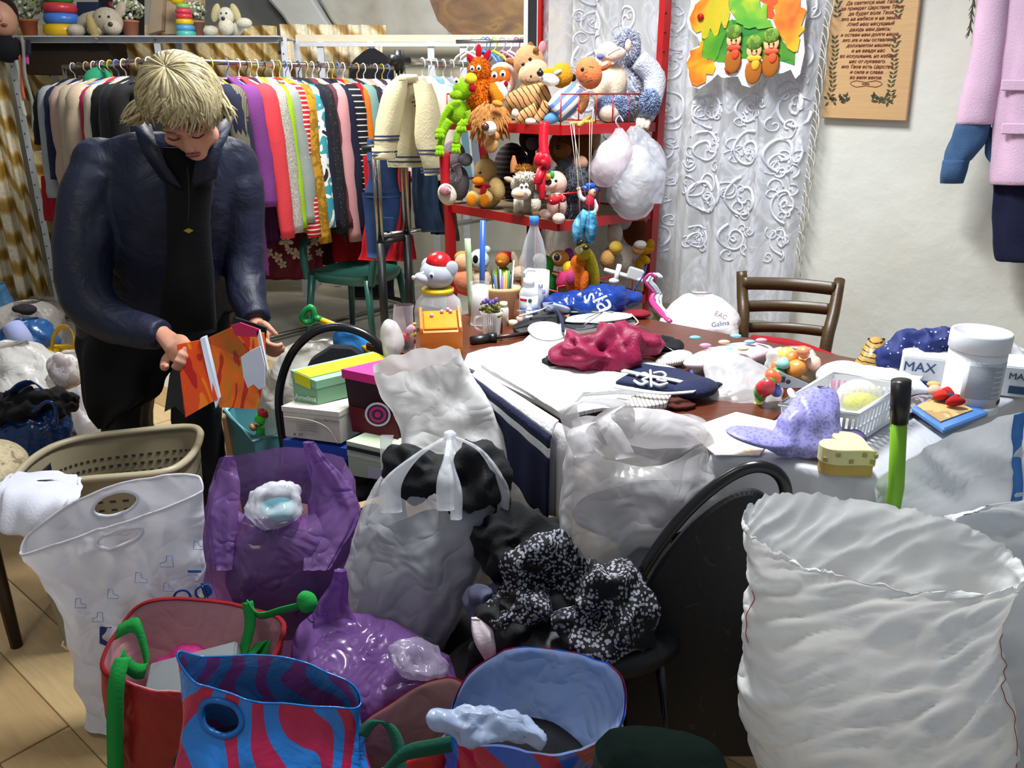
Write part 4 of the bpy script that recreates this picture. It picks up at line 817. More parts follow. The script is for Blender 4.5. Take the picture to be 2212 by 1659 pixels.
# ---- middle shelf
t = toy('plush_elephant', 'grey plush elephant squeezed in beside the frog legs', 985, 400, 3.72)
pe(t, 'head', 980, 335, 3.72, 26, 30, plush('8f8088', .5)); pe(t, 'ear', 1005, 345, 3.68, 16, 14, plush('6a686e', .5)); pt(t, 'trunk', [(985, 355), (992, 380), (985, 395)], [9, 7, 5], plush('7c7880', .5), 3.62); pe(t, 'body', 990, 395, 3.74, 24, 38, plush('6e6a70', .5)); peyes(t, ((972, 330),), 3.58, 3)
t = toy('doll_legs', 'red trousered doll with white trainers hanging from the stand', 960, 440, 3.5); pt(t, 'trouser_leg', [(960, 330), (961, 365), (962, 402)], [12, 11, 10], C_('b0121e'), 3.52); pe(t, 'shoe', 966, 420, 3.48, 20, 24, plastic('d6cfb6', .5), -25); pe(t, 'shoe_upper', 962, 412, 3.43, 14, 12, plastic('a87078', .5), -25)
for i in range(3): pt(t, 'lace', [(966+i*4, 405+i*5, 3.40), (976+i*4, 412+i*5, 3.40)], 1.2, plastic('e6e4e0'), 3.4, 4, 1)
m = plush('c9ac70', .4); oj = plush('dc8414', .3); t = toy('plush_duck', 'pale yellow plush duck with orange beak and red scarf', 1048, 448, 3.58)
pe(t, 'body', 1052, 415, 3.6, 34, 36, m); pe(t, 'head', 1050, 368, 3.58, 24, 26, m); pe(t, 'beak', 1033, 391, 3.46, 13, 9, oj); pe(t, 'scarf', 1042, 402, 3.5, 18, 6, plush('9c1822', .3)); pe(t, 'scarf_end', 1044, 415, 3.47, 7, 14, plush('9c1822', .3)); pe(t, 'wing', 1074, 408, 3.52, 17, 25, m, -15); peyes(t, ((1037, 373),), 3.46, 3.2); pe(t, 'tuft', 1048, 340, 3.58, 8, 9, plush('b07a24', .8))
for x in (1018, 1046): pe(t, 'leg', x+4, 428, 3.48, 15, 16, m); pe(t, 'foot', x, 433, 3.41, 11, 14, oj, dep=8)
m = plush('d0c8b6', .8); t = toy('plush_bull', 'white plush bull with brown horns and tan nose', 1135, 470, 3.4)
pe(t, 'body', 1140, 435, 3.44, 30, 30, m, nz=4); pe(t, 'head', 1129, 398, 3.36, 27, 25, m); pe(t, 'muzzle', 1126, 418, 3.26, 22, 14, plush('dcd4c4', .5)); pe(t, 'nose', 1122, 421, 3.18, 10, 6, plush('c79a7a', .2), dep=5); pe(t, 'woolly_fringe', 1135, 383, 3.3, 22, 8, plush('d8d2c2', 1.), nz=5); pe(t, 'topknot', 1133, 368, 3.34, 17, 10, plush('9c6420', .9), nz=4)
for x, r in ((1112, -18), (1156, 12)): pt(t, 'horn', [(x, 372, 3.36), (x-(1133-x)*.1, 355, 3.36), (x-4*(r < 0)+2, 336, 3.36)], [10, 8, 3], plush('b8784c', .3), 3.36, 10)
pe(t, 'ear', 1101, 388, 3.36, 13, 6, plush('c4a890', .4), 15); peyes(t, ((1127, 403), (1137, 402)), 3.22, 2.6, 5)
for x in (1120, 1158): pt(t, 'leg', [(x, 430), (x, 458)], [11, 12], m, 3.32, 10, 1); pe(t, 'hoof', x+2, 463, 3.3, 11, 7, plush('7a5a40', .3))
t = toy('plush_hedgehog', 'grey plush hedgehog with pale face, black nose and red bow', 1210, 490, 3.25); hm_ = plush('5c5e66', 1.2); sk2 = plush('d8b8a8', .3)
pe(t, 'spiny_back', 1235, 395, 3.30, 38, 50, hm_, nz=9, fr=60); pe(t, 'lower_back', 1238, 440, 3.31, 32, 42, hm_, nz=8, fr=60); pe(t, 'face', 1203, 395, 3.22, 22, 26, sk2, -20); pe(t, 'snout', 1188, 400, 3.16, 16, 12, sk2, -20); pe(t, 'nose', 1184, 393, 3.1, 8, 8, BK); peyes(t, ((1201, 391),), 3.11, 3.4); pe(t, 'belly', 1203, 445, 3.2, 22, 30, sk2); pe(t, 'bow', 1195, 432, 3.12, 15, 11, dots('b0141c', 'e8d8d0', 90, .2)); pe(t, 'bow', 1212, 428, 3.13, 12, 9, dots('b0141c', 'e8d8d0', 90, .2), 20); pe(t, 'foot', 1207, 472, 3.12, 14, 12, sk2); pe(t, 'foot', 1178, 462, 3.14, 13, 10, sk2, 10); pe(t, 'ear', 1252, 352, 3.28, 18, 16, plush('b98f78', .4))
pt(t, 'rattle_ring', [(1189, 352, 3.1), (1187, 372, 3.1)], 2, plastic('3a8ac0'), 3.1); pe(t, 'rattle', 1183, 382, 3.08, 7, 7, plastic('e09a1c')); pe(t, 'rattle', 1193, 378, 3.09, 5, 9, plastic('2f9a3c'))
t = toy('plush_bear', 'brown plush bear at the back of the middle shelf', 1230, 400, 3.7); pe(t, 'head', 1235, 318, 3.7, 50, 46, plush('7a4218', .8)); pe(t, 'body', 1240, 400, 3.74, 48, 50, plush('6b3814', .8)); pe(t, 'ear', 1282, 295, 3.68, 16, 30, plush('c49c74', .5)); pe(t, 'muzzle', 1215, 325, 3.56, 20, 16, plush('9a6234', .6)); pe(t, 'nose', 1205, 318, 3.5, 6, 5, BK); peyes(t, ((1207, 302), (1228, 300)), 3.55, 3)
t = toy('plush_zebra', 'dark plush toy with pale stripes at the back of the middle shelf', 1105, 400, 3.85); pe(t, 'body', 1105, 370, 3.88, 40, 60, stripes('1a1216', '4a3c40', 14, 'Z', .6)); pe(t, 'head', 1145, 300, 3.82, 24, 30, plush('2a1c20', .6)); pe(t, 'muzzle', 1150, 310, 3.74, 14, 14, plush('6a565a', .5))
# ribbon bow on the shelf corner
rb = C_('b00f24', .4); t = thing('ribbon_bow', 'crimson satin ribbon tied in a bow on the stand corner', 'ribbon', W(1172, 350, 3.1))
link('tail', m_ribbon([W(1177, 262, 3.09), W(1174, 300, 3.07), W(1176, 335, 3.05)], .035, XR, .003), rb, t); pe(t, 'loop', 1166, 345, 3.04, 12, 17, rb, 15, nz=3); pe(t, 'loop', 1181, 350, 3.03, 11, 20, rb, -10, nz=3); pe(t, 'knot', 1174, 352, 3.01, 7, 8, rb); link('tail', m_ribbon([W(1172, 358, 3.03), W(1165, 380, 3.0), W(1160, 398, 3.0)], .03, XR, .003), rb, t)
link('tail', m_ribbon([W(1176, 358, 3.03), W(1172, 400, 3.0), W(1171, 432, 3.0)], .02, XR, .003), rb, t)
# marionette
t = thing('marionette', 'wooden string puppet with blue hat and checked blue trousers', 'puppet', W(1265, 535, 3.08)); wd = plastic('d8b088', .5); YM = 3.08
bar = tube('control_bar', [W(1230, 268, YM), W(1285, 262, YM)], .008, wood('b88a3c'), t, 6, 1); tube('control_bar', [W(1250, 272, YM-.04), W(1274, 252, YM+.05)], .008, wood('b88a3c'), t, 6, 1)
for a, b in (((1232, 266), (1249, 408)), ((1236, 266), (1268, 440)), ((1251, 268), (1251, 405)), ((1274, 260), (1272, 520)), ((1279, 262), (1275, 400)), ((1240, 268), (1257, 515))): tube('string', [W(*a, YM-.01), W(*b, YM-.03)], .0009, C_('cfc6b8'), t, 4, 1)
pe(t, 'head', 1279, 415, YM, 9, 10, wd); pe(t, 'hat_brim', 1274, 408, YM, 19, 6, plastic('1d4aa0'), 10); pe(t, 'hat', 1275, 402, YM, 11, 8, plastic('1d4aa0')); pe(t, 'nose', 1285, 415, YM-.03, 3, 3, plastic('c02020')); pe(t, 'torso', 1274, 436, YM, 11, 17, C_('b81a34'))
pt(t, 'arm', [(1264, 432), (1254, 425), (1251, 410)], [5, 5, 4], C_('e4e0dc'), YM); pt(t, 'arm', [(1282, 432), (1288, 448), (1284, 460)], [5, 5, 4], C_('e4e0dc'), YM); pe(t, 'hand', 1250, 408, YM, 5, 5, wd); pe(t, 'hand', 1283, 462, YM, 6, 5, wd)
ck = blotch(('1f5c7c', '3a86a8', '5aa8c8', '8fc4d4'), 40, 1, 0, .8); pt(t, 'trouser_leg', [(1266, 455), (1250, 490), (1247, 522)], [8, 15, 8], ck, YM, 12); pt(t, 'trouser_leg', [(1276, 455), (1277, 490), (1272, 525)], [8, 14, 8], ck, YM, 12); pe(t, 'shoe', 1253, 524, YM-.02, 10, 5, plastic('1a1210'), -40); pe(t, 'shoe', 1266, 535, YM-.02, 8, 5, plastic('1a1210'), -10)
# bags hanging from the fence
pf = film('e9d9de', .55, .25); cfm = film('dfe3ea', .45, .2, crinkle=.9)
t = thing('hanging_bag', 'pinkish clear bag holding a white ball hung on the stand corner', 'plastic bag', W(1316, 400, 3.28)); link('bag_film', m_loft([R_(276, 1330, 1345, 3.3, .8), R_(295, 1318, 1358, 3.3, .8), R_(330, 1288, 1364, 3.28, .8), R_(370, 1272, 1350, 3.27, .8), R_(398, 1285, 1330, 3.28, .7), R_(404, 1300, 1318, 3.28, .7)], 48, 6, .004, 14, crease=.008, cf=20, top=True), pf, t); link('contents', m_blob(W(1318, 350, 3.3), (.065, .06, .085), .1, 8, 28), C_('e6e6ea'), t); tube('knot_loop', [W(1338, 276, 3.3), W(1330, 262, 3.3), W(1338, 250, 3.32), W(1346, 262, 3.3)], .003, cfm, t, 6, 4)
t = thing('hanging_bag', 'crumpled clear polythene bag hung at the right of the toy stand', 'plastic bag', W(1375, 470, 3.3)); link('bag_film', m_loft([R_(272, 1362, 1378, 3.33, .8), R_(290, 1352, 1402, 3.33, .8), R_(330, 1342, 1434, 3.32, .8), R_(380, 1318, 1438, 3.3, .8), R_(430, 1312, 1420, 3.3, .8), R_(462, 1335, 1400, 3.3, .7), R_(474, 1350, 1380, 3.3, .7)], 56, 6, .006, 12, crease=.012, cf=18, top=True, seed=3), cfm, t); link('contents', m_blob(W(1370, 390, 3.33), (.085, .07, .13), .25, 7, 32, seed=4), C_('cfc9c6'), t); link('loose_flap', m_loft([R_(300, 1398, 1412, 3.25, .5), R_(360, 1405, 1440, 3.25, .4), R_(430, 1402, 1432, 3.25, .4), R_(440, 1415, 1428, 3.25, .3)], 30, 5, crease=.008), cfm, t)
# ---- lower shelf: jumble of toys
def lump(name, label, parts, base):
    t = toy(name, label, *base)
    for p in parts: pe(t, *p[:-1], **p[-1]) if isinstance(p[-1], dict) else pe(t, *p)
    return t
lump('plush_doll', 'peach doll half hidden behind the mouse jar', [('head', 1000, 568, 3.3, 18, 20, plush('d8a078', .3)), ('body', 1002, 605, 3.3, 22, 26, plush('d08060', .3)), ('hair', 1000, 556, 3.33, 19, 14, plush('b8864a', .8))], (1000, 640, 3.3))
lump('plush_panda', 'pale plush toy with a black eye patch behind the ruler', [('head', 1035, 562, 3.35, 22, 24, plush('c4d2cc', .5)), ('eye_patch', 1027, 560, 3.24, 6, 9, plush('101010', .3)), ('body', 1038, 605, 3.36, 24, 26, plush('c8b49a', .5)), ('ear', 1052, 540, 3.36, 8, 9, plush('b8c4be', .5))], (1035, 640, 3.36))
lump('plush_gnome', 'red-capped plush gnome behind the pencils', [('head', 1085, 562, 3.4, 16, 16, plush('b8742c', .5)), ('cap', 1092, 556, 3.42, 22, 13, plush('a0141c', .4)), ('body', 1085, 600, 3.42, 22, 26, plush('7aa02c', .4)), ('nose', 1080, 566, 3.3, 5, 4, plush('c88a4a', .2))], (1085, 640, 3.42))
lump('plush_rabbit', 'cream plush rabbit behind the pencils', [('ear', 1112, 560, 3.36, 7, 18, plush('d8c4a8', .4), dict(roll=-15)), ('ear', 1128, 562, 3.36, 7, 18, plush('e0ccb4', .4), dict(roll=15)), ('head', 1122, 590, 3.34, 18, 16, plush('d4bca0', .5)), ('body', 1122, 620, 3.36, 20, 20, plush('c8ae90', .5))], (1122, 640, 3.36))
lump('plush_turtle', 'green plush turtle right of the plastic bottle', [('shell', 1178, 575, 3.28, 18, 24, plush('2f8a34', .3)), ('head', 1165, 560, 3.2, 14, 13, plush('d8d8b8', .4)), ('body', 1190, 615, 3.26, 20, 24, plush('2a6e2c', .4)), ('leg', 1178, 628, 3.2, 12, 8, plush('4a9a30', .4))], (1185, 640, 3.26))
lump('plush_parrot', 'pink and orange plush parrot with a large black eye', [('head', 1208, 558, 3.3, 22, 18, plush('e0a04c', .4)), ('eye_white', 1203, 556, 3.2, 10, 10, plastic('e8e4dc')), ('eye', 1203, 556, 3.16, 7, 8, BK), ('crest', 1228, 552, 3.32, 12, 16, plush('a03a8c', .4)), ('tail', 1215, 605, 3.2, 14, 20, plush('c8386c', .2), dict(roll=15)), ('wing', 1230, 580, 3.22, 16, 16, plush('dcb428', .5), dict(roll=20))], (1215, 640, 3.25))
lump('plush_fox', 'orange corduroy plush toy in the lower front of the stand', [('body', 1245, 605, 3.16, 24, 36, plush('d0641c', .6)), ('head', 1250, 568, 3.2, 18, 18, plush('d8741c', .6)), ('arm', 1262, 610, 3.1, 9, 26, plush('dc6c24', .5), dict(roll=8)), ('bib', 1232, 600, 3.1, 10, 18, plush('b03c6c', .3))], (1245, 650, 3.15))
lump('plush_banana', 'yellow-green plush snake draped in the lower stand', [('body', 1278, 585, 3.2, 16, 50, plush('a89820', .4), dict(roll=-12)), ('head', 1260, 545, 3.16, 16, 18, plush('b8a424', .4)), ('muzzle', 1250, 540, 3.1, 9, 8, plush('d8d0a0', .4))], (1275, 640, 3.2))
lump('plush_goose', 'white plush goose with yellow beak behind the hanging puppet', [('head', 1328, 505, 3.45, 17, 26, plush('d0c4b4', .6)), ('beak', 1330, 535, 3.36, 15, 15, plush('c8a440', .3)), ('body', 1335, 560, 3.46, 36, 34, plush('c8b8a8', .6)), ('bonnet', 1325, 492, 3.46, 12, 14, plush('7a4028', .5)), ('wing', 1312, 560, 3.36, 16, 20, plush('b88c50', .5))], (1335, 620, 3.45))
lump('plush_flower', 'yellow petalled plush flower at the right of the stand', [('petal', 1398, 540, 3.42, 16, 9, plush('c08c14', .3), dict(roll=-20)), ('petal', 1392, 560, 3.42, 14, 9, plush('c89618', .3), dict(roll=30)), ('petal', 1405, 528, 3.42, 9, 12, plush('b88412', .3)), ('petal', 1380, 570, 3.42, 9, 12, plush('c08c14', .3)), ('centre', 1378, 538, 3.38, 14, 13, plush('c48a58', .4)), ('cap', 1383, 528, 3.36, 14, 9, plush('d8d4c8', .5))], (1390, 580, 3.42))
lump('plush_dinosaur', 'brown plush toy behind the goose at the back of the lower shelf', [('body', 1375, 500, 3.62, 30, 34, plush('6a3c1c', .6)), ('head', 1350, 480, 3.6, 16, 16, plush('d8d4d0', .5)), ('nose', 1350, 474, 3.5, 8, 4, BK)], (1375, 560, 3.62))

# ---- fur on the shaggy toys
def add_fur(root, part, n, L, m, wd=.0018, droop=.5):
    for o in [c for c in bpy.data.objects[root].children if c.name.split('.')[0] == part][:1]:
        bb = [V(b) for b in o.bound_box]; lo = V([min(b[i] for b in bb) for i in range(3)]); hi = V([max(b[i] for b in bb) for i in range(3)])
        link('fur', m_fur((lo+hi)/2+bpy.data.objects[root].location, (hi-lo)/2*.97, n, L, wd, droop=droop), m, o, kind='stuff')
add_fur('plush_hedgehog', 'spiny_back', 900, .02, plush('55575f', .2), .002, .3); add_fur('plush_hedgehog', 'lower_back', 700, .02, plush('55575f', .2), .002, .3)
add_fur('plush_rooster', 'body', 1300, .014, plush('dc6f14', .2), .0022, .6); add_fur('plush_rooster', 'head', 700, .011, plush('dc6f14', .2), .002, .6)
add_fur('plush_gorilla', 'body', 2600, .015, plush('c4c6d2', .2), .0018, .6); add_fur('plush_gorilla', 'head', 1600, .013, plush('bcc2d4', .2), .0024, .4); add_fur('plush_gorilla', 'arm', 700, .03, plush('c4c6d2', .2), .0024, .5) if False else None
add_fur('plush_gorilla', 'leg', 1500, .013, plush('93a3c4', .2), .0024, .6); add_fur('plush_gorilla', 'sleeve_fur', 1200, .013, plush('93a3c4', .2), .0024, .6)
add_fur('plush_bull', 'woolly_fringe', 250, .012, plush('d8d2c2', .2), .002, .3); add_fur('plush_bull', 'topknot', 250, .014, plush('9c6420', .2), .002, .3)
# ================================================================ tables
TZ = .75
wdk = wood('5a2c1a', .6, (2, 14, 2), .28)
t = thing('brown_table', 'brown wooden table heaped with clothes and knick-knacks', 'table', uvp(-1.3, 2.03))
box('table_top', uvp(-1.315, 2.03, TZ-.0125), (1.27, .84, .025), wdk, t, RU, .004); box('apron', uvp(-1.315, 2.03, TZ-.075), (1.15, .72, .1), wdk, t, RU)
for u, v in ((-1.9, 1.66), (-.74, 1.66), (-1.9, 2.4), (-.74, 2.4)): box('leg', uvp(u, v, .36), (.05, .05, .72), wdk, t, RU, .003)
Q = [V((.43, 1.60, .762)), V((.74, 1.48, .762)), V((1.40, 2.03, .762)), V((1.10, 2.26, .762))]; cen = sum(Q, V())/4
t = thing('white_table', 'small table standing against the brown one under the white cloth', 'table', zz(cen, 0))
poly('table_top', [cen+(q-cen)*.96-ZZ*.006 for q in Q], ZZ*-.025, wdk, t)
for q in Q: p = cen+(q-cen)*.86; box('leg', zz(p, .365), (.04, .04, .73), wdk, t)
wc = film('e4e6ec', 1, .38, crinkle=.25)
def drape(Q, z, drop, n=18):
    """cloth: flat top and sides that fall in soft folds"""
    per = []
    for i in range(4):
        a, b = Q[i], Q[(i+1) % 4]
        for j in range(n): per.append(a.lerp(b, j/n))
    c = sum(Q, V())/4; vs = [zz(c, z)]; N = len(per); rows = [(.5, 0, 0), (.97, 0, 0), (1., .004, 0), (1.008, .018, .2), (1.015, drop*.35, .6), (1.02, drop*.7, 1), (1.025, drop, 1)]
    for s, dz, fo in rows:
        for i, p in enumerate(per):
            q = c+(p-c)*s; o = (p-c).normalized(); q += o*fo*.018*sin(i*1.15+.8*sin(i*.37)); vs.append(V((q.x, q.y, z-dz)))
    fs = [(0, 1+i, 1+(i+1) % N) for i in range(N)]
    for r in range(len(rows)-1):
        for i in range(N): fs.append((1+r*N+i, 1+(r+1)*N+i, 1+(r+1)*N+(i+1) % N, 1+r*N+(i+1) % N))
    return mesh(vs, fs)
tag(link('tablecloth', drape(Q, .768, .42), wc), 'white oilcloth draped over the small table', 'tablecloth')
TW = .770
def T(px, py, z=TZ): return G(px, py, z)
def pk_(p, px, py): return mpp(px, py, p.y)
# ---------------------------------------------------------------- far end of the brown table
# mouse-headed jar
b = T(948, 708); k = pk_(b, 948, 690); t = thing('mouse_jar', 'clear plastic jar with a grey mouse head lid in a red cap', 'jar', b)
lathe('jar_body', b, [(.001, .002), (38*k, .002), (50*k, 8*k), (52*k, 40*k), (47*k, 62*k), (34*k, 74*k), (32*k, 80*k)], clear('f0f0f2', .16), t, 32); lathe('yellow_collar', b+ZZ*78*k, [(31*k, 0), (35*k, 3*k), (35*k, 9*k), (31*k, 11*k)], plastic('d8b818'), t, 32)
hc = b+ZZ*118*k; gy = plastic('a8adb6', .25); ell('mouse_head', hc, (38*k, 36*k, 32*k), gy, t, seg=28); ell('snout', hc+V((-28*k, -18*k, -6*k)), (20*k, 18*k, 13*k), gy, t, (0, .3, .4)); ell('nose', hc+V((-47*k, -27*k, -2*k)), (5*k,)*3, plastic('d8a0a0'), t, seg=10)
for sx, sy in ((32, -14), (-22, 22)): ell('ear', hc+V((sx*k, sy*k, 14*k)), (15*k, 6*k, 17*k), gy, t, (0, .2, .5))
link('red_cap', m_ell(hc+V((4*k, 0, 24*k)), (27*k, 27*k, 24*k), seg=24), plastic('b8121c', .25), t)
for dx, dy in ((-8, -33), (-26, -22)): ell('eye_white', hc+V((dx*k, dy*k, 4*k)), (5.5*k, 4*k, 7*k), plastic('f0f0ee'), t, seg=12); ell('eye', hc+V((dx*k-.5*k, dy*k-3.2*k, 3*k)), (3.4*k, 2*k, 4.6*k), plastic('1a2a40', .15), t, seg=10)
link('contents', m_blob(b+ZZ*18*k, (36*k, 36*k, 15*k), .35, 30, 26), blotch(('3a3a34', '8a8a80', 'b8a890'), 60), t)
# orange wooden casket
b = T(955, 772); k = pk_(b, 955, 740); om = wood('c8701a', .75, (2, 2, 12), .25); t = thing('wooden_casket', 'orange varnished wooden casket with sloping lid', 'box', b)
Rb = frame((T(1005, 768)-T(908, 772)).normalized()); wdt = (T(1005, 768)-T(908, 772)).length*.93
def bl(x, y, z): return b+Rb@V((x*wdt, y*wdt, z*wdt))
vs = [bl(-.5, 0, 0), bl(.5, 0, 0), bl(.5, .62, 0), bl(-.5, .62, 0), bl(-.5, 0, .62), bl(.5, 0, .62), bl(.5, .62, .98), bl(-.5, .62, .98)]
link('case', mesh(vs, [(0, 3, 2, 1), (0, 1, 5, 4), (1, 2, 6, 5), (2, 3, 7, 6), (3, 0, 4, 7), (4, 5, 6, 7)]), om, t, smooth=False)
poly('lid_panel', [bl(-.4, .06, .665), bl(.4, .06, .665), bl(.4, .58, .965), bl(-.4, .58, .965)], ZZ*.006, wood('d8841c', .85, (2, 2, 9), .15), t, .002)
for x in (-.46, .46): poly('lid_edge', [bl(x-.04, -.01, .62), bl(x+.04, -.01, .62), bl(x+.04, .63, .99), bl(x-.04, .63, .99)], ZZ*.014, om, t, .002)
for x, y in ((.05, .5), (.2, .56), (.26, .5), (-.2, .4)): ell('pink_bead', bl(x, y, .68+y*.58+.03), (.006,)*3, plastic('d8a0b8', .2), t, seg=10)
# candle, pencil pot, flowers in glass, small bottles
b = T(1038, 700); k = pk_(b, 1038, 690); t = thing('candle', 'white pillar candle wrapped in cellophane', 'candle', b); lathe('wax', b, [(17*k, 0), (17*k, 84*k), (12*k, 86*k)], plastic('e8e6e4', .5), t, 20); link('cellophane', m_loft([(b+V((-22*k, 0, 92*k)), b+V((20*k, 0, 92*k)), 20*k), (b+V((-20*k, 0, 70*k)), b+V((19*k, 0, 70*k)), 19*k), (b+V((-20*k, 0, 20*k)), b+V((20*k, 0, 20*k)), 19*k), (b+V((-24*k, 0, 1*k)), b+V((26*k, 0, 1*k)), 22*k)], 30, 4, crease=.004, cf=30), clear('ffffff', .1), t)
b = T(1085, 688); k = pk_(b, 1085, 680); pp_ = plastic('d8a878', .4); t = thing('pencil_pot', 'peach plastic pot with flared rim holding pens and brushes', 'pot', b); lathe('pot', b, [(24*k, 0), (30*k, 55*k), (38*k, 62*k), (40*k, 70*k), (34*k, 70*k), (27*k, 56*k), (21*k, 4*k)], pp_, t, 24, sx=1, sy=.7)
for i, (dx, h, c, nm) in enumerate(((-22, 110, '2a2420', 'black brush'), (-15, 90, '3a6ab0', 'blue pen'), (-10, 85, 'c8a830', 'yellow pen'), (-4, 98, 'a8b4bc', 'silver pen'), (0, 88, '7a5a9a', 'violet pen'), (5, 92, 'd0a050', 'ochre pencil'), (9, 96, 'c8a050', 'pale wooden pencil'), (14, 95, '3a7a4a', 'green pencil'), (18, 90, '22304a', 'navy pen'), (24, 120, 'e2ddd4', 'white plastic spoon'), (-8, 105, '2c2c30', 'black marker'), (12, 80, 'b8484a', 'red pencil'))):
    q = b+V((dx*.7*k, (i % 4-1.5)*6*k, 8*k)); tag(tube('pencil', [q, q+V((dx*.35*k, (i % 3-1)*5*k, h*k))], (2.6 if i not in (0, 9) else 1.6)*k, plastic(c, .4), None, 7, 1), nm+' standing in the peach pencil pot', 'pencil')
for px0, px1, y0, y1, c, nm, lb_ in ((1040, 1043, 690, 476, '2f58a8', 'blue_roll', 'tall blue plastic tube standing behind the pencil pot'), (1018, 1010, 690, 515, '9fb48a', 'wooden_ruler', 'pale green ruler standing behind the candle')):
    P = T(px0, 688)+V((0, .03, 0)); Qp = W(px1, y1, P.y+.02)
    if 'roll' in nm: tag(tube(nm, [P, Qp], 6*k, plastic(c, .3), None, 14, 1), lb_, 'tube')
    else: tag(link(nm, m_ribbon([P, Qp], 13*k, XR, .004), plastic(c, .5)), lb_, 'ruler')
b = T(1062, 727); k = pk_(b, 1062, 700); t = thing('flower_glass', 'clear glass mug holding dried and violet flowers', 'vase', b); lathe('glass', b, [(.001, .001), (17*k, .001), (19*k, 10*k), (22*k, 45*k), (25*k, 58*k), (23.5*k, 58*k), (20*k, 40*k), (16*k, 5*k)], clear('ffffff', .14, .03), t, 26); tube('glass_handle', [b+V((-20*k, 0, 45*k)), b+V((-34*k, 0, 42*k)), b+V((-36*k, 0, 22*k)), b+V((-20*k, 0, 12*k))], 2*k, clear('ffffff', .2, .03), t, 8)
ms = []
for i in range(90):
    a = random.uniform(0, 6.28); r = random.uniform(0, 24)*k; p = b+V((cos(a)*r, sin(a)*r, random.uniform(48, 72)*k)); s = random.uniform(3, 7)*k; ms.append(m_ell(p, (s, s*.5, s*.7), (random.random()*3, random.random()*3, 0), 6))
link('dried_flowers', join(ms), blotch(('4a4a20', '7a7a38', '8a7238'), 60), t, kind='stuff')
for i in range(5): ell('violet_petal', b+V(((-14+i*6)*k, -4*k, (78+4*sin(i*2))*k)), (7*k, 5*k, 5*k), plastic('5a4490', .6), t, (0, i*.5, 0), 10)
for i in range(5): tube('stem', [b+V(((i-2)*3*k, 0, 6*k)), b+V(((i-2)*5*k, 3*k, 55*k))], .9*k, plastic('4a5a30', .6), t, 5, 1)
for px, py, h, r, c, cc_, lb_ in ((1088, 703, 50, 11, 'cfc8c0', 'e8e6e0', 'small white medicine bottle beside the flower glass'), (1076, 718, 42, 10, '5a3420', '2a2a2a', 'small brown glass bottle beside the flower glass')):
    b = T(px, py); k = pk_(b, px, py); t = thing('small_bottle', lb_, 'bottle', b); lathe('bottle', b, [(r*k, 0), (r*k, h*.75*k), (r*.6*k, h*.85*k)], plastic(c, .25), t, 16); lathe('cap', b+ZZ*h*.84*k, [(r*.75*k, 0), (r*.75*k, h*.2*k)], plastic(cc_), t, 14)
# bottles
b = T(1152, 668); k = pk_(b, 1152, 660); t = thing('plastic_bottle', 'tall empty clear plastic bottle with blue cap', 'bottle', b); lathe('bottle', b, [(.001, 2*k), (20*k, 0), (26*k, 6*k), (27*k, 40*k), (25.5*k, 60*k), (27*k, 80*k), (27.5*k, 105*k), (25*k, 125*k), (19*k, 150*k), (12*k, 168*k), (9*k, 178*k), (9*k, 184*k)], clear('eef0f2', .13, .05), t, 32); lathe('cap', b+ZZ*182*k, [(10*k, 0), (10*k, 16*k), (8.5*k, 17*k)], plastic('3a7cc8'), t, 20)
b = T(1142, 695); k = pk_(b, 1142, 690); t = thing('sanitiser_bottle', 'clear pump bottle of hand sanitiser with white label', 'bottle', b); lathe('bottle', b, [(.001, 1*k), (20*k, 0), (21*k, 5*k), (21*k, 62*k), (17*k, 72*k), (10*k, 78*k)], clear('f4f6f8', .3), t, 24); lathe('pump_collar', b+ZZ*76*k, [(12*k, 0), (12*k, 20*k), (6*k, 24*k), (5*k, 34*k)], plastic('e8eaee'), t, 18); tube('pump_spout', [b+V((14*k, 0, 112*k)), b+V((-2*k, 0, 114*k)), b+V((-10*k, -3*k, 106*k))], 3.4*k, plastic('e8eaee'), t, 8)
def plate(t, nm, b, k, x0, x1, z0, z1, m, r=21.6): link(nm, m_grid(lambda u, v: b+V((r*k*sin(x0+(x1-x0)*u), -r*k*cos(x0+(x1-x0)*u), (z0+(z1-z0)*v)*k)), 12, 2, .0006), m, t)
plate(t, 'label', b, k, -1, 1.1, 20, 60, paper('e6ebf2')); plate(t, 'label_band', b, k, -1, 1.1, 28, 35, paper('2f5aa8'), 22.4); plate(t, 'label_band', b, k, -.3, .6, 21, 26, paper('2f5aa8'), 22.4); plate(t, 'label_band', b, k, -1, -.2, 50, 56, paper('b8243a'), 22.4); text('кожный антисептик', b+V((0, -22.8*k, 31*k)), XR, ZZ, .0085, paper('f4f6fa'), t); ell('emblem', b+V((2*k, -22*k, 52*k)), (4.5*k, .6*k, 4.5*k), paper('3a6a4a'), t, seg=12)
b = T(1160, 678); k = pk_(b, 1160, 670); t = thing('frosted_tumbler', 'frosted white plastic cup with violet lettering behind the sanitiser', 'cup', b); lathe('cup', b, [(24*k, 0), (26*k, 94*k), (24.5*k, 94*k), (23*k, 3*k)], clear('eceef4', .62, .4), t, 24)
for i, s in enumerate(('М', 'Я', 'АД')): text(s, b+V(((6+i*7)*k, -(26-i*1.5)*k, (66-i*13)*k)), V((1, .25, 0)), ZZ, .02, paper('5a5a9a'), t)
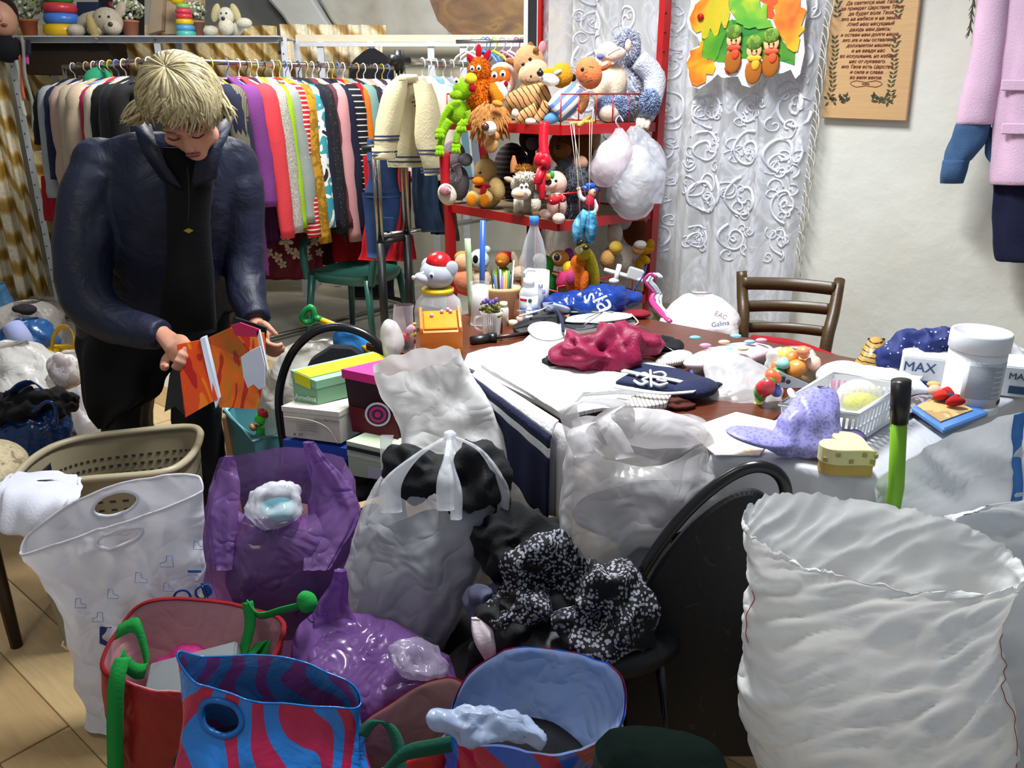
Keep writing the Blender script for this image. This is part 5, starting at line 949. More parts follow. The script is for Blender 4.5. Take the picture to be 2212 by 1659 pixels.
# snowman cap, two lids
b = T(1142, 690)+V((.012, -.05, 0)); b = T(1143, 703); k = pk_(b, 1143, 700); t = thing('snowman_figure', 'little snowman figure with blue base', 'figurine', b); lathe('blue_base', b, [(9*k, 0), (10*k, 14*k)], plastic('2458b0'), t, 16); ell('body', b+ZZ*18*k, (9*k, 8*k, 8*k), plastic('e8ecf2'), t); ell('head', b+ZZ*29*k, (7.5*k, 7*k, 7*k), plastic('eef0f4'), t); ell('hat', b+ZZ*36*k, (6*k, 6*k, 4*k), plastic('eef0f4'), t); ell('eye', b+V((2.5*k, -6.6*k, 30*k)), (1*k,)*3, BK, t, seg=6)
for px, py, c, lb_ in ((1108, 705, 'd8c09a', 'cream bottle cap lying beside the black case'), (1125, 697, 'd8b4a4', 'pink bottle cap lying beside the snowman figure')): b = T(px, py); k = pk_(b, px, py); tag(lathe('bottle_cap', b, [(10*k, 0), (10*k, 12*k), (8*k, 13*k), (7*k, 5*k)], plastic(c, .5), None, 18, fold=.02, nf=9), lb_, 'cap')
# clear bag of trinkets left of the casket
b = T(872, 755); k = pk_(b, 872, 740); t = thing('trinket_bag', 'clear cellophane bag of red and pink trinkets left of the casket', 'plastic bag', b); link('bag_film', m_loft([(b+V((-16*k, 0, 100*k)), b+V((26*k, 0, 100*k)), 14*k), (b+V((-20*k, 0, 60*k)), b+V((24*k, 0, 60*k)), 22*k), (b+V((-22*k, 0, 0)), b+V((26*k, 0, 0)), 20*k)], 30, 5, crease=.006, cf=25), clear('fff6fa', .1), t)
for x, z, r, c in ((6, 26, 14, 'b0142c'), (18, 46, 12, 'd0a8b8'), (22, 34, 9, 'c8b83a'), (12, 10, 14, '2a1c1c'), (-4, 8, 10, 'b878a0'), (20, 18, 9, '3a2a1c'), (26, 58, 6, 'd8b820')): ell('trinket', b+V((x*k, -3*k, z*k)), (r*k, r*.7*k, r*.8*k), plastic(c), t, (0, x*.1, 0), 10, .006, 60)
tag(link('white_bundle', m_blob(T(846, 768)+ZZ*.05, (.035, .05, .065), .3, 12, 26), film('dcdad6', .8)), 'small white plastic bundle left of the trinket bag', 'plastic bag')
# pipe and padded case
P = [T(1018, 744)+ZZ*.012, T(1060, 738)+ZZ*.012]; t = thing('steel_pipe_tool', 'short steel pipe tool lying beside the casket', 'tool', P[0]-ZZ*.012); tube('head', P, [.014, .016], metal('4a4a4a', .4), t, 14, 1); tube('rod', [P[1], T(1140, 728)+ZZ*.012], .007, metal('5a4a44', .4), t, 10, 1); tube('bolt', [P[1]-XR*.01, P[1]+XR*.02], .018, metal('3a3a3a', .4), t, 6, 1)
t = thing('black_case', 'black padded pouch with a white zip band', 'pouch', T(1160, 712)); link('pouch', m_loft([(T(1108, 722)+ZZ*.02, T(1195, 700)+ZZ*.045, .03), (T(1112, 724)+ZZ*.01, T(1222, 700)+ZZ*.025, .045), (T(1115, 724), T(1215, 702), .04)], 36, 5, .006, 14, top=True), C_('131417', .5), t); link('white_band', m_ribbon([T(1125, 716)+ZZ*.055, T(1165, 706)+ZZ*.058, T(1205, 690)+ZZ*.06], .022, VX, .006), plastic('d8d8d6'), t); link('white_band', m_ribbon([T(1150, 722)+ZZ*.055, T(1195, 716)+ZZ*.05], .03, VX, .01), C_('24262a', .5), t)
# blue carrier bag with white letters lying on the table
bb = film('1c3f94', 1, .22, crinkle=.9); t = thing('blue_carrier_bag', 'crumpled blue carrier bag with white letters lying on the table', 'plastic bag', T(1280, 680)); b0, b1 = T(1180, 690), T(1380, 668)
link('bag', m_loft([(T(1172, 680)+ZZ*.03, T(1184, 676)+ZZ*.05, .03), (T(1168, 690)+ZZ*.005, T(1230, 668)+ZZ*.05, .06)][:1]+[], 8, 2) if False else m_blob((b0+b1)/2+ZZ*.045, ((b1-b0).length*.53, .085, .055), .25, 9, 56, frame(b1-b0), .014, 16, 2, TZ+.001), bb, t)
link('bag_mouth', m_loft([R_(655, 1170, 1195, 2.72, .8), R_(664, 1174, 1232, 2.76, .6), R_(676, 1184, 1240, 2.78, .5), R_(690, 1196, 1230, 2.78, .4)], 36, 4, crease=.006), film('b8c4dc', .95, .3), t)
for i in range(3): text('sla'[i], W((1276, 1294, 1310)[i], (641, 646, 660)[i], 2.62), V((.35, -.25, -.8)), V((1, .1, .25)), (.075, .075, .105)[i], paper('dfe6f2'), t)
for i in range(2): link('handle', m_ribbon([T(1365, 668)+ZZ*.07, T(1385, 655)+ZZ*.1, T(1392, 640)+ZZ*(.1+.02*i)], .03, V((.3, .6, .4)), .002), bb, t)
# white drawstring pouch, magazine, crimson strip
t = thing('magazine', 'glossy magazine lying under the white pouch', 'magazine', T(1290, 706)); poly('pages', [T(1195, 708), T(1345, 690), T(1372, 702), T(1250, 722)], ZZ*.012, paper('d8d8d8'), t); poly('cover', [T(1195, 708)+ZZ*.0125, T(1345, 690)+ZZ*.0125, T(1372, 702)+ZZ*.0125, T(1250, 722)+ZZ*.0125], ZZ*.002, blotch(('1a1c20', '40444a', 'c8ccd0'), 12), t)
for i, (a, c) in enumerate(((0, 'c02a3a'), (5, 'b84a5a'), (9, '8a9a3a'))): tag(tube('cord', [T(1190+a, 712-a)+ZZ*.02, T(1215+a, 700)+ZZ*.025, T(1230, 690)+ZZ*.02], .003, plastic(c), None, 6, 4), ('red', 'pink', 'olive')[i]+' cord lying beside the magazine', 'cord')
link_p = thing('white_pouch', 'white drawstring pouch with green print lying on the magazine', 'pouch', T(1300, 690)); link('pouch', m_blob(T(1292, 700)+ZZ*.022, (.13, .05, .013), .3, 10, 36, frame(T(1368, 688)-T(1220, 700))), C_('dfe0de'), link_p); tube('drawstring', [T(1362, 690)+ZZ*.02, T(1378, 698)+ZZ*.005, T(1372, 704)+ZZ*.004], .0025, C_('d8d2cc'), link_p, 5)
for x in (1240, 1285, 1318): ell('print_mark', T(x, 696)+ZZ*.037, (.014, .007, .002), C_('7a8a4a'), link_p, seg=8)
tag(link('red_cloth', m_blob(T(1375, 686)+ZZ*.014, (.05, .035, .014), .3, 12, 26), C_('7a0f20')), 'dark red cloth sticking out from under the blue bag', 'cloth')
# hangers stacked on the stand end
for i, (c, lb_, dx, dy) in enumerate((('b83a7c', 'magenta plastic hanger leaning at the end of the table', 0, 0), ('c4cdda', 'pale blue plastic hanger leaning at the end of the table', 18, 8), ('dfe4ea', 'white plastic hanger leaning at the end of the table', 30, 14), ('8f9a5a', 'olive plastic hanger leaning at the end of the table', 6, 22))):
    Yh = 3.0+.03*i; t = thing('coat_hanger', lb_, 'hanger', W(1410+dx, 690+dy, Yh)); tube('hook', [W(1412+dx*.5, 632+dy*.3, Yh), W(1402+dx*.5, 620, Yh), W(1392+dx*.5, 606, Yh), W(1404+dx*.5, 592, Yh), W(1418+dx*.4, 600, Yh)], .006, plastic(c), t, 8, 4); tube('shoulder', [W(1412+dx*.5, 632+dy*.3, Yh), W(1408+dx*.6, 650+dy, Yh-.03), W(1428+dx, 676+dy, Yh-.12), W(1448+dx*1.4, 694+dy, Yh-.2)], [.008, .012, .012, .009], plastic(c), t, 8, 4, flat=.5); tube('shoulder', [W(1412+dx*.5, 632+dy*.3, Yh), W(1402+dx*.4, 655+dy*.6, Yh+.05), W(1398+dx*.2, 680+dy*.6, Yh+.12)], [.008, .011, .009], plastic(c), t, 8, 4, flat=.5)
t = thing('white_clip_hanger', 'white clip hanger lying across the lower toys', 'hanger', W(1360, 590, 3.1)); tube('bar', [W(1306, 583, 3.1), W(1350, 595, 3.06), W(1400, 610, 3.02)], .009, plastic('d5d8d4'), t, 8); tube('post', [W(1338, 572, 3.08), W(1330, 605, 3.05)], .01, plastic('d5d8d4'), t, 8, 1); ell('knob', W(1326, 607, 3.05), (.02, .015, .012), plastic('d5d8d4'), t); box('clip', W(1372, 592, 3.04), (.06, .02, .045), plastic('c9cdca'), t, (0, .3, 0), .004)
# white printed bag on the far side
t = thing('white_paper_bag', 'white crumpled bag with small print lying behind the brown table', 'plastic bag', W(1505, 745, 2.85)); link('bag', m_loft([R_(632, 1490, 1535, 2.9, .5), R_(655, 1452, 1578, 2.88, .4), R_(685, 1432, 1594, 2.85, .5), R_(715, 1428, 1600, 2.82, .6), R_(760, 1440, 1605, 2.82, .6)], 56, 6, .01, 7, crease=.016, cf=11, top=True, seed=6), film('e6dedc', .97, .4), t); text('Galina', W(1556, 700, 2.70), V((1, -.3, .25)), ZZ, .024, paper('3a4a9a'), t); text('ЕАС', W(1557, 682, 2.71), V((1, -.3, -.4)), ZZ, .022, paper('c08a8a'), t)
tag(poly('stool', [V((.62, 2.86, .0)), V((.86, 2.76, .0)), V((.92, 2.90, .0)), V((.68, 3.0, .0))], ZZ*.62, wood('4a2a1a'), bev=.004), 'dark wooden stool hidden behind the brown table', 'stool')
# ---------------------------------------------------------------- sweater, knitted scarf, maroon cloth
TS = TZ+.018
sw = thing('white_sweater', 'white knitted sweater with navy hem bands and crest spread over the table edge', 'sweater', T(1250, 820)); wk = C_('dcdedb', .95, 120, .5); nk = C_('1e2440', .95, 120, .5)
body = [(1040, 800), (1050, 775), (1085, 762), (1130, 748), (1165, 715), (1195, 702), (1215, 712), (1222, 745), (1300, 800), (1400, 788), (1470, 812), (1520, 836), (1480, 848), (1420, 862), (1330, 856), (1258, 862), (1215, 908), (1130, 855)]
def slab(name, px, z0, th, m, parent, amp=.004, sub=3):
    me = m_poly([T(x, y, z0) for x, y in px], ZZ*th); bm = bmesh.new(); bm.from_mesh(me)
    bmesh.ops.subdivide_edges(bm, edges=bm.edges[:], cuts=sub, use_grid_fill=True)
    for v in bm.verts:
        if v.co.z > z0+th*.5: v.co.z += amp*(noise.noise(v.co*14)+.6)
    bmesh.ops.recalc_face_normals(bm, faces=bm.faces); bm.to_mesh(me); bm.free(); return link(name, me, m, parent)
slab('front', body, TS-.014, .016, wk, sw)
slab('yoke', [(1362, 812), (1372, 792), (1470, 806), (1560, 838), (1500, 856), (1430, 852), (1330, 832)], TS+.001, .010, nk, sw)
for a in (((1345, 800), (1400, 812), (1460, 822), (1510, 838)), ((1330, 836), (1390, 845), (1440, 850), (1500, 846))): link('white_line', m_ribbon([T(x, y, TS+.022) for x, y in a], .016, VX, .004), wk, sw)
for a in (((1375, 812), (1392, 806), (1402, 814), (1388, 820), (1400, 826)), ((1412, 806), (1430, 804), (1438, 812), (1420, 820), (1440, 824)), ((1370, 822), (1384, 830), (1396, 826)), ((1408, 826), (1424, 832), (1442, 828)), ((1405, 800), (1407, 834))): tube('crest', [T(x, y, TS+.024) for x, y in a], .0035, wk, sw, 6)
link('cuff', m_blob(T(1500, 862)+ZZ*.03, (.07, .045, .022), .25, 10, 30, frame(T(1530, 850)-T(1460, 870))), nk, sw, label='navy ribbed cuff')
link('sleeve', m_blob(T(1180, 735)+ZZ*.03, (.09, .06, .022), .2, 9, 34, frame(T(1220, 770)-T(1165, 712))), wk, sw); link('sleeve_band', m_ribbon([T(1203, 705)+ZZ*.055, T(1212, 725)+ZZ*.058, T(1216, 748)+ZZ*.05], .012, UX, .006), nk, sw)
e1, e2 = T(1040, 803, TS), T(1213, 912, TS); drp = .30
def hang(nm, v0, v1, m, o=0.):
    def f(u, v):
        q = v0+(v1-v0)*v; p = e1.lerp(e2, u); d = q*drp*(.55+.45*u); out = min(1, q*6)*.03+.004*sin(u*26)*q; p = p-VX*(out+o+.012); p.z = TS+.003-max(0, d-.012)*(.93 if q > .1 else .8); return p
    link(nm, m_grid(f, 40, 8, .006), m, sw)
hang('white_hem', 0, .13, wk); hang('navy_band', .13, .24, nk); hang('white_band', .24, .33, wk); hang('ribbed_hem', .33, 1, stripes('1b2140', '111430', 45, 'X', .6, .95, rot=(0, 0, .7)))
kn = stripes('c9c6c8', '8f8a90', 34, 'X', .72, .95, rot=(0, 0, .7), c3='e0dede')
sc = thing('knitted_scarf', 'pale grey striped knitted blanket lying under the white sweater', 'scarf', T(1100, 780)); 
def sc_h(px, py, px2, py2, d):
    a, b_ = T(px, py, TZ+.012), T(px2, py2, TZ+.012)
    def f(u, v):
        p = a.lerp(b_, u)-VX*(.012+.02*min(1, v*5)+.006*sin(u*14)*v); p.z -= v*d; return p
    link('hanging_end', m_grid(f, 24, 10, .006), kn, sc)
slab('flat_part', [(1000, 795), (1010, 770), (1060, 756), (1130, 748), (1230, 800), (1470, 850), (1450, 880), (1400, 892), (1300, 888), (1220, 905), (1110, 850)], TZ+.0015, .008, kn, sc); sc_h(1000, 793, 1062, 820, .2); sc_h(1200, 902, 1262, 935, .24)
slab('scarf_end', [(1360, 868), (1400, 858), (1450, 862), (1440, 880), (1395, 890), (1345, 886)], TZ+.01, .012, stripes('d2cec8', '7d7772', 30, 'X', .75, .95), sc)
ve = C_('7c1038', .5, 200, .3); tag(link('maroon_cloth', m_blob(T(1310, 795)+ZZ*.055, (.175, .10, .065), .4, 10, 72, frame(T(1430, 770)-T(1200, 800)), .03, 11, 2, TS+.003), ve), 'maroon velvet cloth heaped on the white sweater', 'cloth')
tag(tube('metal_thread', [T(1260, 770)+ZZ*.1, T(1300, 758)+ZZ*.125, T(1262, 772)+ZZ*.112, T(1380, 775)+ZZ*.1, T(1440, 778)+ZZ*.04, T(1485, 792)+ZZ*.025], .0016, metal('b8b8bc', .3), None, 5, 5), 'thin silver cord tied around the maroon cloth', 'cord')
tag(link('black_lace_tassel', m_blob(T(1195, 800)+ZZ*.025, (.03, .03, .016), .7, 40, 30), C_('181214')), 'black lace edging at the end of the maroon cloth', 'lace')
tag(link('black_cloth', m_blob(T(1420, 762)+ZZ*.03, (.085, .05, .028), .5, 14, 44, frame(UX), .01, 20, 1, TZ+.001), C_('0f0f13', .9)), 'black knitted cloth behind the maroon velvet', 'cloth'); tag(link('cable_knit', m_blob(T(1455, 790)+ZZ*.022, (.075, .035, .018), .3, 14, 36, frame(T(1500, 775)-T(1420, 800)), floor=TZ+.001), stripes('d8d4d0', '9a9490', 40, 'X', .7)), 'white cable-knit hat beside the floral pencil case', 'hat')
tag(tube('violet_pen', [T(1492, 818)+ZZ*.022, T(1498, 842)+ZZ*.02], .005, plastic('4a4a9a'), None, 8, 1), 'violet ballpoint pen lying by the navy cuff', 'pen')
tag(link('brown_lace', m_blob(T(1462, 880)+ZZ*.01, (.05, .03, .01), .9, 30, 36, floor=TZ+.001), C_('4a1c10')), 'brown lace trim lying at the front of the table', 'lace')
# ---------------------------------------------------------------- right end: bags, basket, cap, box, tub
fl_ = dots('d8c4cc', '7fc0c8', 20, .25); t = thing('floral_pouch', 'pastel floral cloth pouch behind the clear toy bag', 'pouch', T(1560, 790)); link('pouch', m_blob(T(1575, 790)+ZZ*.03, (.17, .06, .028), .2, 10, 44, frame(T(1680, 760)-T(1490, 800)), floor=TZ+.001), fl_, t); 
for x, y, c in ((1498, 752, '6ab8b4'), (1585, 748, '7ab8bc'), (1520, 770, 'c88aa8'), (1560, 762, 'c8b88a'), (1615, 762, '88b0cc'), (1640, 758, 'd898b0'), (1600, 778, 'e0d8a0')): ell('printed_patch', T(x, y+22)+ZZ*.065, (.018, .01, .006), plastic(c, .6), t, seg=10)
cw_ = clear('f2f2f4', .33, .15)
def toybag(label, b, rings_, seed, items, fm):
    t = thing('toy_bag', label, 'plastic bag', b); link('bag_film', m_loft(rings_, 52, 6, .006, 12, crease=.012, cf=16, top=True, seed=seed), fm, t)
    for px, py, Y, r, c in items: ell('toy_piece', W(px, py, Y), (r*.0013, r*.0013, r*.001), plastic(c), t, (0, px*.1, 0), 12, .006, 40)
toybag('clear white bag of small toys beside the navy cuff', T(1590, 890), [R_(752, 1528, 1560, 2.12, .6), R_(775, 1522, 1620, 2.1, .5), R_(815, 1522, 1680, 2.05, .5), R_(855, 1530, 1690, 2.0, .5), R_(885, 1545, 1690, 1.98, .5), R_(902, 1560, 1670, 1.97, .45)], 2, ((1560, 885, 1.95, 14, '8a92c0'), (1600, 890, 1.95, 14, 'a8b8d0'), (1640, 880, 1.95, 16, 'd0d060'), (1585, 870, 1.98, 14, 'b8c8b0'), (1655, 835, 1.93, 22, 'b03038'), (1640, 850, 1.95, 15, '4a9a40'), (1670, 815, 1.95, 18, 'd86838'), (1662, 825, 1.93, 13, '3a9a30'), (1675, 845, 1.95, 14, '5a6ac0')), film('eeeef0', .45, .25))
toybag('clear bag of bright coloured building toys', T(1710, 840), [R_(752, 1690, 1750, 2.18, .6), R_(765, 1664, 1762, 2.16, .7), R_(795, 1655, 1772, 2.14, .7), R_(825, 1660, 1776, 2.12, .7), R_(845, 1672, 1760, 2.1, .6)], 5, [(x, y, 2.09+(i % 3)*.03, 15+(i % 4)*3, c) for i, (x, y, c) in enumerate(((1690, 785, '8ac0b8'), (1710, 775, 'd8803c'), (1735, 780, 'd8682c'), (1720, 795, 'd89040'), (1745, 800, 'c8b040'), (1695, 800, '7ac08a'), (1680, 815, '60b070'), (1705, 815, 'd8b848'), (1730, 820, '80b8d0'), (1755, 785, 'd8b0a0'), (1750, 815, 'c8a850'), (1700, 770, 'd8c860'), (1735, 762, 'd88a58'), (1680, 795, 'e07848')))], clear('f6f4f0', .2, .1))
# papers, bra, packet in the middle
t = thing('printed_leaflet', 'grey printed leaflet standing in front of the toy bags', 'leaflet', T(1735, 850)); poly('sheet', [W(x, y, 1.97) for x, y in ((1682, 802), (1760, 835), (1740, 838), (1682, 838))], (0, .003, 0), paper('b9bec6'), t); ell('round_mark', W(1703, 825, 1.968), (.006, .001, .006), paper('3a3a40'), t, seg=12); box('square_mark', W(1692, 820, 1.968), (.01, .001, .016), paper('3a3a40'), t)
t = thing('white_cardigan', 'folded white garment with blue buttons behind the basket', 'clothes', T(1880, 855)); link('fold', m_blob(T(1885, 850)+ZZ*.035, (.13, .08, .035), .25, 9, 50, frame(UX), .008, 16, 3, TW-.001), C_('dcdee0'), t)
for x, y, c in ((1915, 803, '2a4a80'), (1935, 812, 'b8a850'), (1955, 818, '2a4a80')): ell('button', W(x, y, 2.03), (.013, .006, .008), plastic(c), t, seg=12)
tag(link('white_cup_bra', m_blob(T(1820, 845)+ZZ*.04, (.075, .06, .042), .1, 9, 40, floor=TZ), C_('dfe0e2')), 'white cupped garment behind the basket', 'clothes'); tag(link('pink_packet', m_blob(T(1805, 870)+ZZ*.035, (.05, .04, .03), .4, 20, 30), film('d88aa8', .8, .2)), 'pink shiny packet lying in the basket end', 'packet'); tag(poly('white_letter', [T(1935, 870)+ZZ*.05, T(2000, 828)+ZZ*.05, T(2005, 833)+ZZ*.05, T(1962, 880)+ZZ*.05], ZZ*.003, paper('c8c8cc')), 'thin white card lying behind the green pole', 'card'); tag(poly('brochure', [T(1920, 885, TW), T(2000, 855, TW), T(2030, 868, TW), T(1960, 905, TW)], ZZ*.012, blotch(('4a4448', '8a8084', '5a5058'), 18)), 'dark brochure lying behind the green pole', 'brochure')
# slotted white basket
bq = [T(1690, 948, TW+.001), T(1838, 968, TW+.001), T(1935, 905, TW+.001), T(1790, 878, TW+.001)]; t = thing('white_basket', 'white slotted plastic basket half under the lilac cap', 'basket', sum(bq, V())/4); wp_ = plastic('e2e4e8', .35); cb = sum(bq, V())/4; hgt = .085
tops = [cb+(q-cb)*1.1+ZZ*hgt for q in bq]
poly('basket_floor', bq, ZZ*.003, wp_, t)
for i in range(4):
    a, b_, a2, b2 = bq[i], bq[(i+1) % 4], tops[i], tops[(i+1) % 4]; nn = (b_-a).cross(ZZ).normalized()
    def pan(nm, u0, u1, v0, v1): poly(nm, [(a.lerp(b_, u)).lerp(a2.lerp(b2, u), v) for u, v in ((u0, v0), (u1, v0), (u1, v1), (u0, v1))], -nn*.003, wp_, t)
    pan('basket_band', 0, 1, 0, .16); pan('basket_band', 0, 1, .46, .54); pan('basket_band', 0, 1, .84, 1); N = 13
    for j in range(N+1):
        pan('basket_slat', max(0, (j-.27)/N), min(1, (j+.27)/N), .16, .46); pan('basket_slat', max(0, (j-.27)/N), min(1, (j+.27)/N), .54, .84)
tube('basket_rim', tops, .006, wp_, t, 8, 1, True); tube('basket_handle', [tops[3].lerp(tops[0], .75), tops[3].lerp(tops[0], .85)+ZZ*.02, tops[0].lerp(tops[1], .15)+ZZ*.022, tops[0].lerp(tops[1], .3)], .007, wp_, t, 8)
t = thing('balloon_toy', 'clear round toy ball with yellow beads inside the basket', 'toy', cb+ZZ*.03); c_ = W(1855, 862, cb.y+.02); ell('shell', c_, (.052, .05, .046), clear('f4f2ea', .3, .08), t, seg=24); ell('yellow_beads', c_+V((.008, -.004, -.012)), (.044, .042, .026), dots('d8dc10', 'a8a808', 160, .3), t, seg=20)
# lilac cap
t = thing('lilac_cap', 'lilac sequinned cap with leopard spots lying on the table edge', 'cap', T(1720, 1000, TW)); lm = dots('918ec6', '7a76b2', 120, .42, .4)
link('crown', m_loft([R_(836, 1760, 1800, 1.66, .7), R_(850, 1722, 1822, 1.65, .65), R_(885, 1690, 1836, 1.62, .6), R_(925, 1665, 1838, 1.60, .6), R_(962, 1640, 1836, 1.58, .55), R_(985, 1665, 1780, 1.57, .5)], 60, 6, .012, 7, crease=.022, cf=8, top=True, seed=2), lm, t); link('brim', m_blob(W(1640, 945, 1.575), (.072, .05, .014), .25, 10, 36, (0, .18, 0)), lm, t); link('strap', m_blob(W(1846, 945, 1.6), (.022, .025, .016), .3, 20, 24), C_('6e5c94'), t)
tag(poly('floral_mat', [T(1480, 930, TW), T(1590, 892, TW), T(1690, 915, TW), T(1640, 985, TW), T(1545, 985, TW)], ZZ*.003, blotch(('e6e4dc', 'e6e4dc', 'e2c8a0', 'e8e6de', 'e8e6de'), 26, 3, .6, .5)), 'cream floral paper mat under the lilac cap', 'mat')
# heart-shaped chequered box
b = T(1822, 1012, TW); k = pk_(b, 1822, 1000); t = thing('heart_box', 'cream heart-shaped box with gold squares at the table corner', 'box', b)
def heart(s, n=40): return [(s*.062*16*sin(a)**3*1., s*.062*(13*cos(a)-5*cos(2*a)-2*cos(3*a)-cos(4*a))) for a in [2*pi*i/n for i in range(n)]]
def hrot(p): return [(x*cos(.75)-y*sin(.75), x*sin(.75)+y*cos(.75)) for x, y in p]
for nm, s, z0, z1, c in (('box_base', 64, 0, 34, 'b89c50'), ('box_lid', 68, 26, 62, 'd8cf9a')): poly(nm, [b+V((x*k*.9, y*k*.9, z0*k)) for x, y in hrot(heart(s))], ZZ*(z1-z0)*k, paper(c), t, .0015)
hq = hrot(heart(68))
for i in range(0, 40, 2):
    (x0, y0), (x1, y1) = hq[i-1], hq[(i+1) % 40]; d = V((x1-x0, y1-y0, 0)).normalized(); nn = V((-d.y, d.x, 0))
    if nn.y > -.1: nn = nn if nn.dot(V((*hq[i], 0))) > 0 else -nn
    if nn.dot(V((*hq[i], 0))) < 0: nn = -nn
    if nn.y < -.15:
        for j in range(2):
            if (i//2+j) % 2: box('gold_square', b+V((hq[i][0]*k*.9, hq[i][1]*k*.9, (36+15*j)*k)), (9*k, .004, 9*k), paper('a8924a'), t, frame(d))
# photo frame with red doll
t = thing('blue_picture', 'blue tilted picture frame with a red-haired doll figure on it', 'frame', T(2040, 935, TW)); fq = [T(1965, 900, TW), T(2040, 860, TW), T(2132, 912, TW), T(2035, 950, TW)]; poly('frame', [q+ZZ*.012 for q in fq], ZZ*.014, plastic('4a7ab8', .4), t, .004); fc = sum(fq, V())/4; poly('picture', [fc+(q-fc)*.72+ZZ*.027+(fq[0]-fq[2])*.06 for q in fq], ZZ*.002, blotch(('a88a58', 'c8a870', '8a6a40'), 10, 3, 1, .4), t)
ell('doll_head', T(2012, 885, TW)+ZZ*.05, (.017, .016, .014), plush('d8b09a', .2), t); ell('doll_hat', T(2008, 878, TW)+ZZ*.058, (.016, .014, .008), C_('c8a060'), t)
for x, y, rx, rz, c in ((2040, 888, .024, .016, 'b0201c'), (2055, 905, .02, .014, 'a81a1c'), (2025, 892, .016, .012, 'c02a20'), (2068, 892, .02, .01, 'b0201c'), (2042, 892, .012, .006, '2a3a4a')): ell('doll_dress', T(x, y, TW)+ZZ*.046, (rx, .014, rz), C_(c), t, nz=.006, fr=60)
# white tub
b = T(2088, 882, TW); k = pk_(b, 2088, 860); t = thing('white_tub', 'large white plastic tub with screw lid and grey label', 'tub', b); tw = plastic('dfe2e6', .4)
lathe('tub_body', b, [(54*k, 0), (58*k, 3*k), (59*k, 12*k), (56*k, 14*k), (56*k, 130*k), (50*k, 138*k)], tw, t, 40); lathe('screw_lid', b+ZZ*136*k, [(57*k, 0), (59*k, 2*k), (59*k, 34*k), (57*k, 39*k), (52*k, 39*k), (51*k, 36*k), (.001, 36*k)], tw, t, 40, fold=.006, nf=40)
plate(t, 'label', b, k, -.85, .95, 20, 118, paper('c9cdd4'), 56.6); ms = []
for i in range(26): ms.append(m_grid(lambda u, v: b+V((57*k*sin(-.7+u*(1.3 if i % 4 else .9)), -57*k*cos(-.7+u*(1.3 if i % 4 else .9)), (112-i*2.8-v*1.2)*k)), 8, 1))
link('print_lines', join(ms), paper('8a9098'), t, kind='stuff', smooth=False)
ms = [m_box(b+V((57.3*k*sin(.62+i*.025), -57.3*k*cos(.62+i*.025), 30*k)), (k*(.8+(i*7 % 3)*.35), .0008, 9*k), (0, 0, .62+i*.025)) for i in range(13)]; link('barcode', join(ms), paper('22242a'), t, kind='stuff', smooth=False)
# polka dot cloth on a white carton with letters
b = T(2020, 842, TW); t = thing('white_carton', 'white carton lettered MAX behind the tub', 'carton', b); cx0 = W(1992, 830, 2.12); RC = frame(V((.93, -.36, 0))); box('carton', T(2075, 852, TW)+V((.04, .07, .042)), (.31, .12, .08), paper('d9dce0'), t, RC, .003); fcn = T(2075, 852, TW)+V((.04, .07, .042))+RC@V((0, -.0615, 0))
text('MAX', fcn+RC@V((-.115, 0, .012)), RC@XR, ZZ, .036, paper('2a4a74'), t); text('MAX', fcn+RC@V((.115, 0, .015)), RC@XR, ZZ, .024, paper('33414f'), t); box('printed_strip', fcn+RC@V((.13, 0, -.02)), (.07, .002, .02), paper('2c4a66'), t, RC); box('printed_strip', fcn+RC@V((-.10, 0, -.03)), (.05, .002, .015), paper('2a3a8a'), t, RC)
pd = dots('1c2a66', 'b8c0dc', 62, .16, .7); tag(link('polka_cloth', m_blob(W(1985, 752, 2.13), (.105, .07, .055), .6, 13, 64, frame(V((.8, -.3, .35))), .03, 12, 5), pd), 'navy polka dot cloth heaped on the white carton', 'cloth'); tag(link('crumpled_white_paper', m_blob(T(2190, 815, TW)+V((.0, .06, .04)), (.09, .06, .04), .5, 14, 40, crease=.01, cf=20), paper('d6d8da')), 'crumpled white paper behind the tub', 'paper'); tag(link('black_bag_bundle', m_blob(T(2225, 850, TW)+ZZ*.03, (.05, .05, .04), .3, 12, 30), C_('0c0c10')), 'black bundle at the wall end of the table', 'bundle')
# gold and black shoe
P = [W(1838, 815, 2.3), W(1880, 790, 2.28), W(1888, 760, 2.3), W(1893, 742, 2.33)]; t = thing('gold_shoe', 'gold metallic shoe with black lines behind the white garment', 'shoe', T(1860, 830)); tube('upper', P, [.03, .042, .034, .026], stripes('b08c4a', '2a2016', 26, 'Z', .8, .3, dist=3), t, 16); tube('lining', [P[3]-ZZ*.005, P[3]+V((.0, .005, .015))], .024, C_('1a1210'), t, 12, 1); tag(tube('gold_shoe', [W(1770, 800, 2.32), W(1800, 805, 2.3), W(1850, 818, 2.28)], [.018, .026, .022], stripes('a88448', '2a2016', 24, 'X', .8, .3, dist=3), None, 14), 'second gold metallic shoe lying flat by the wooden chair', 'shoe')
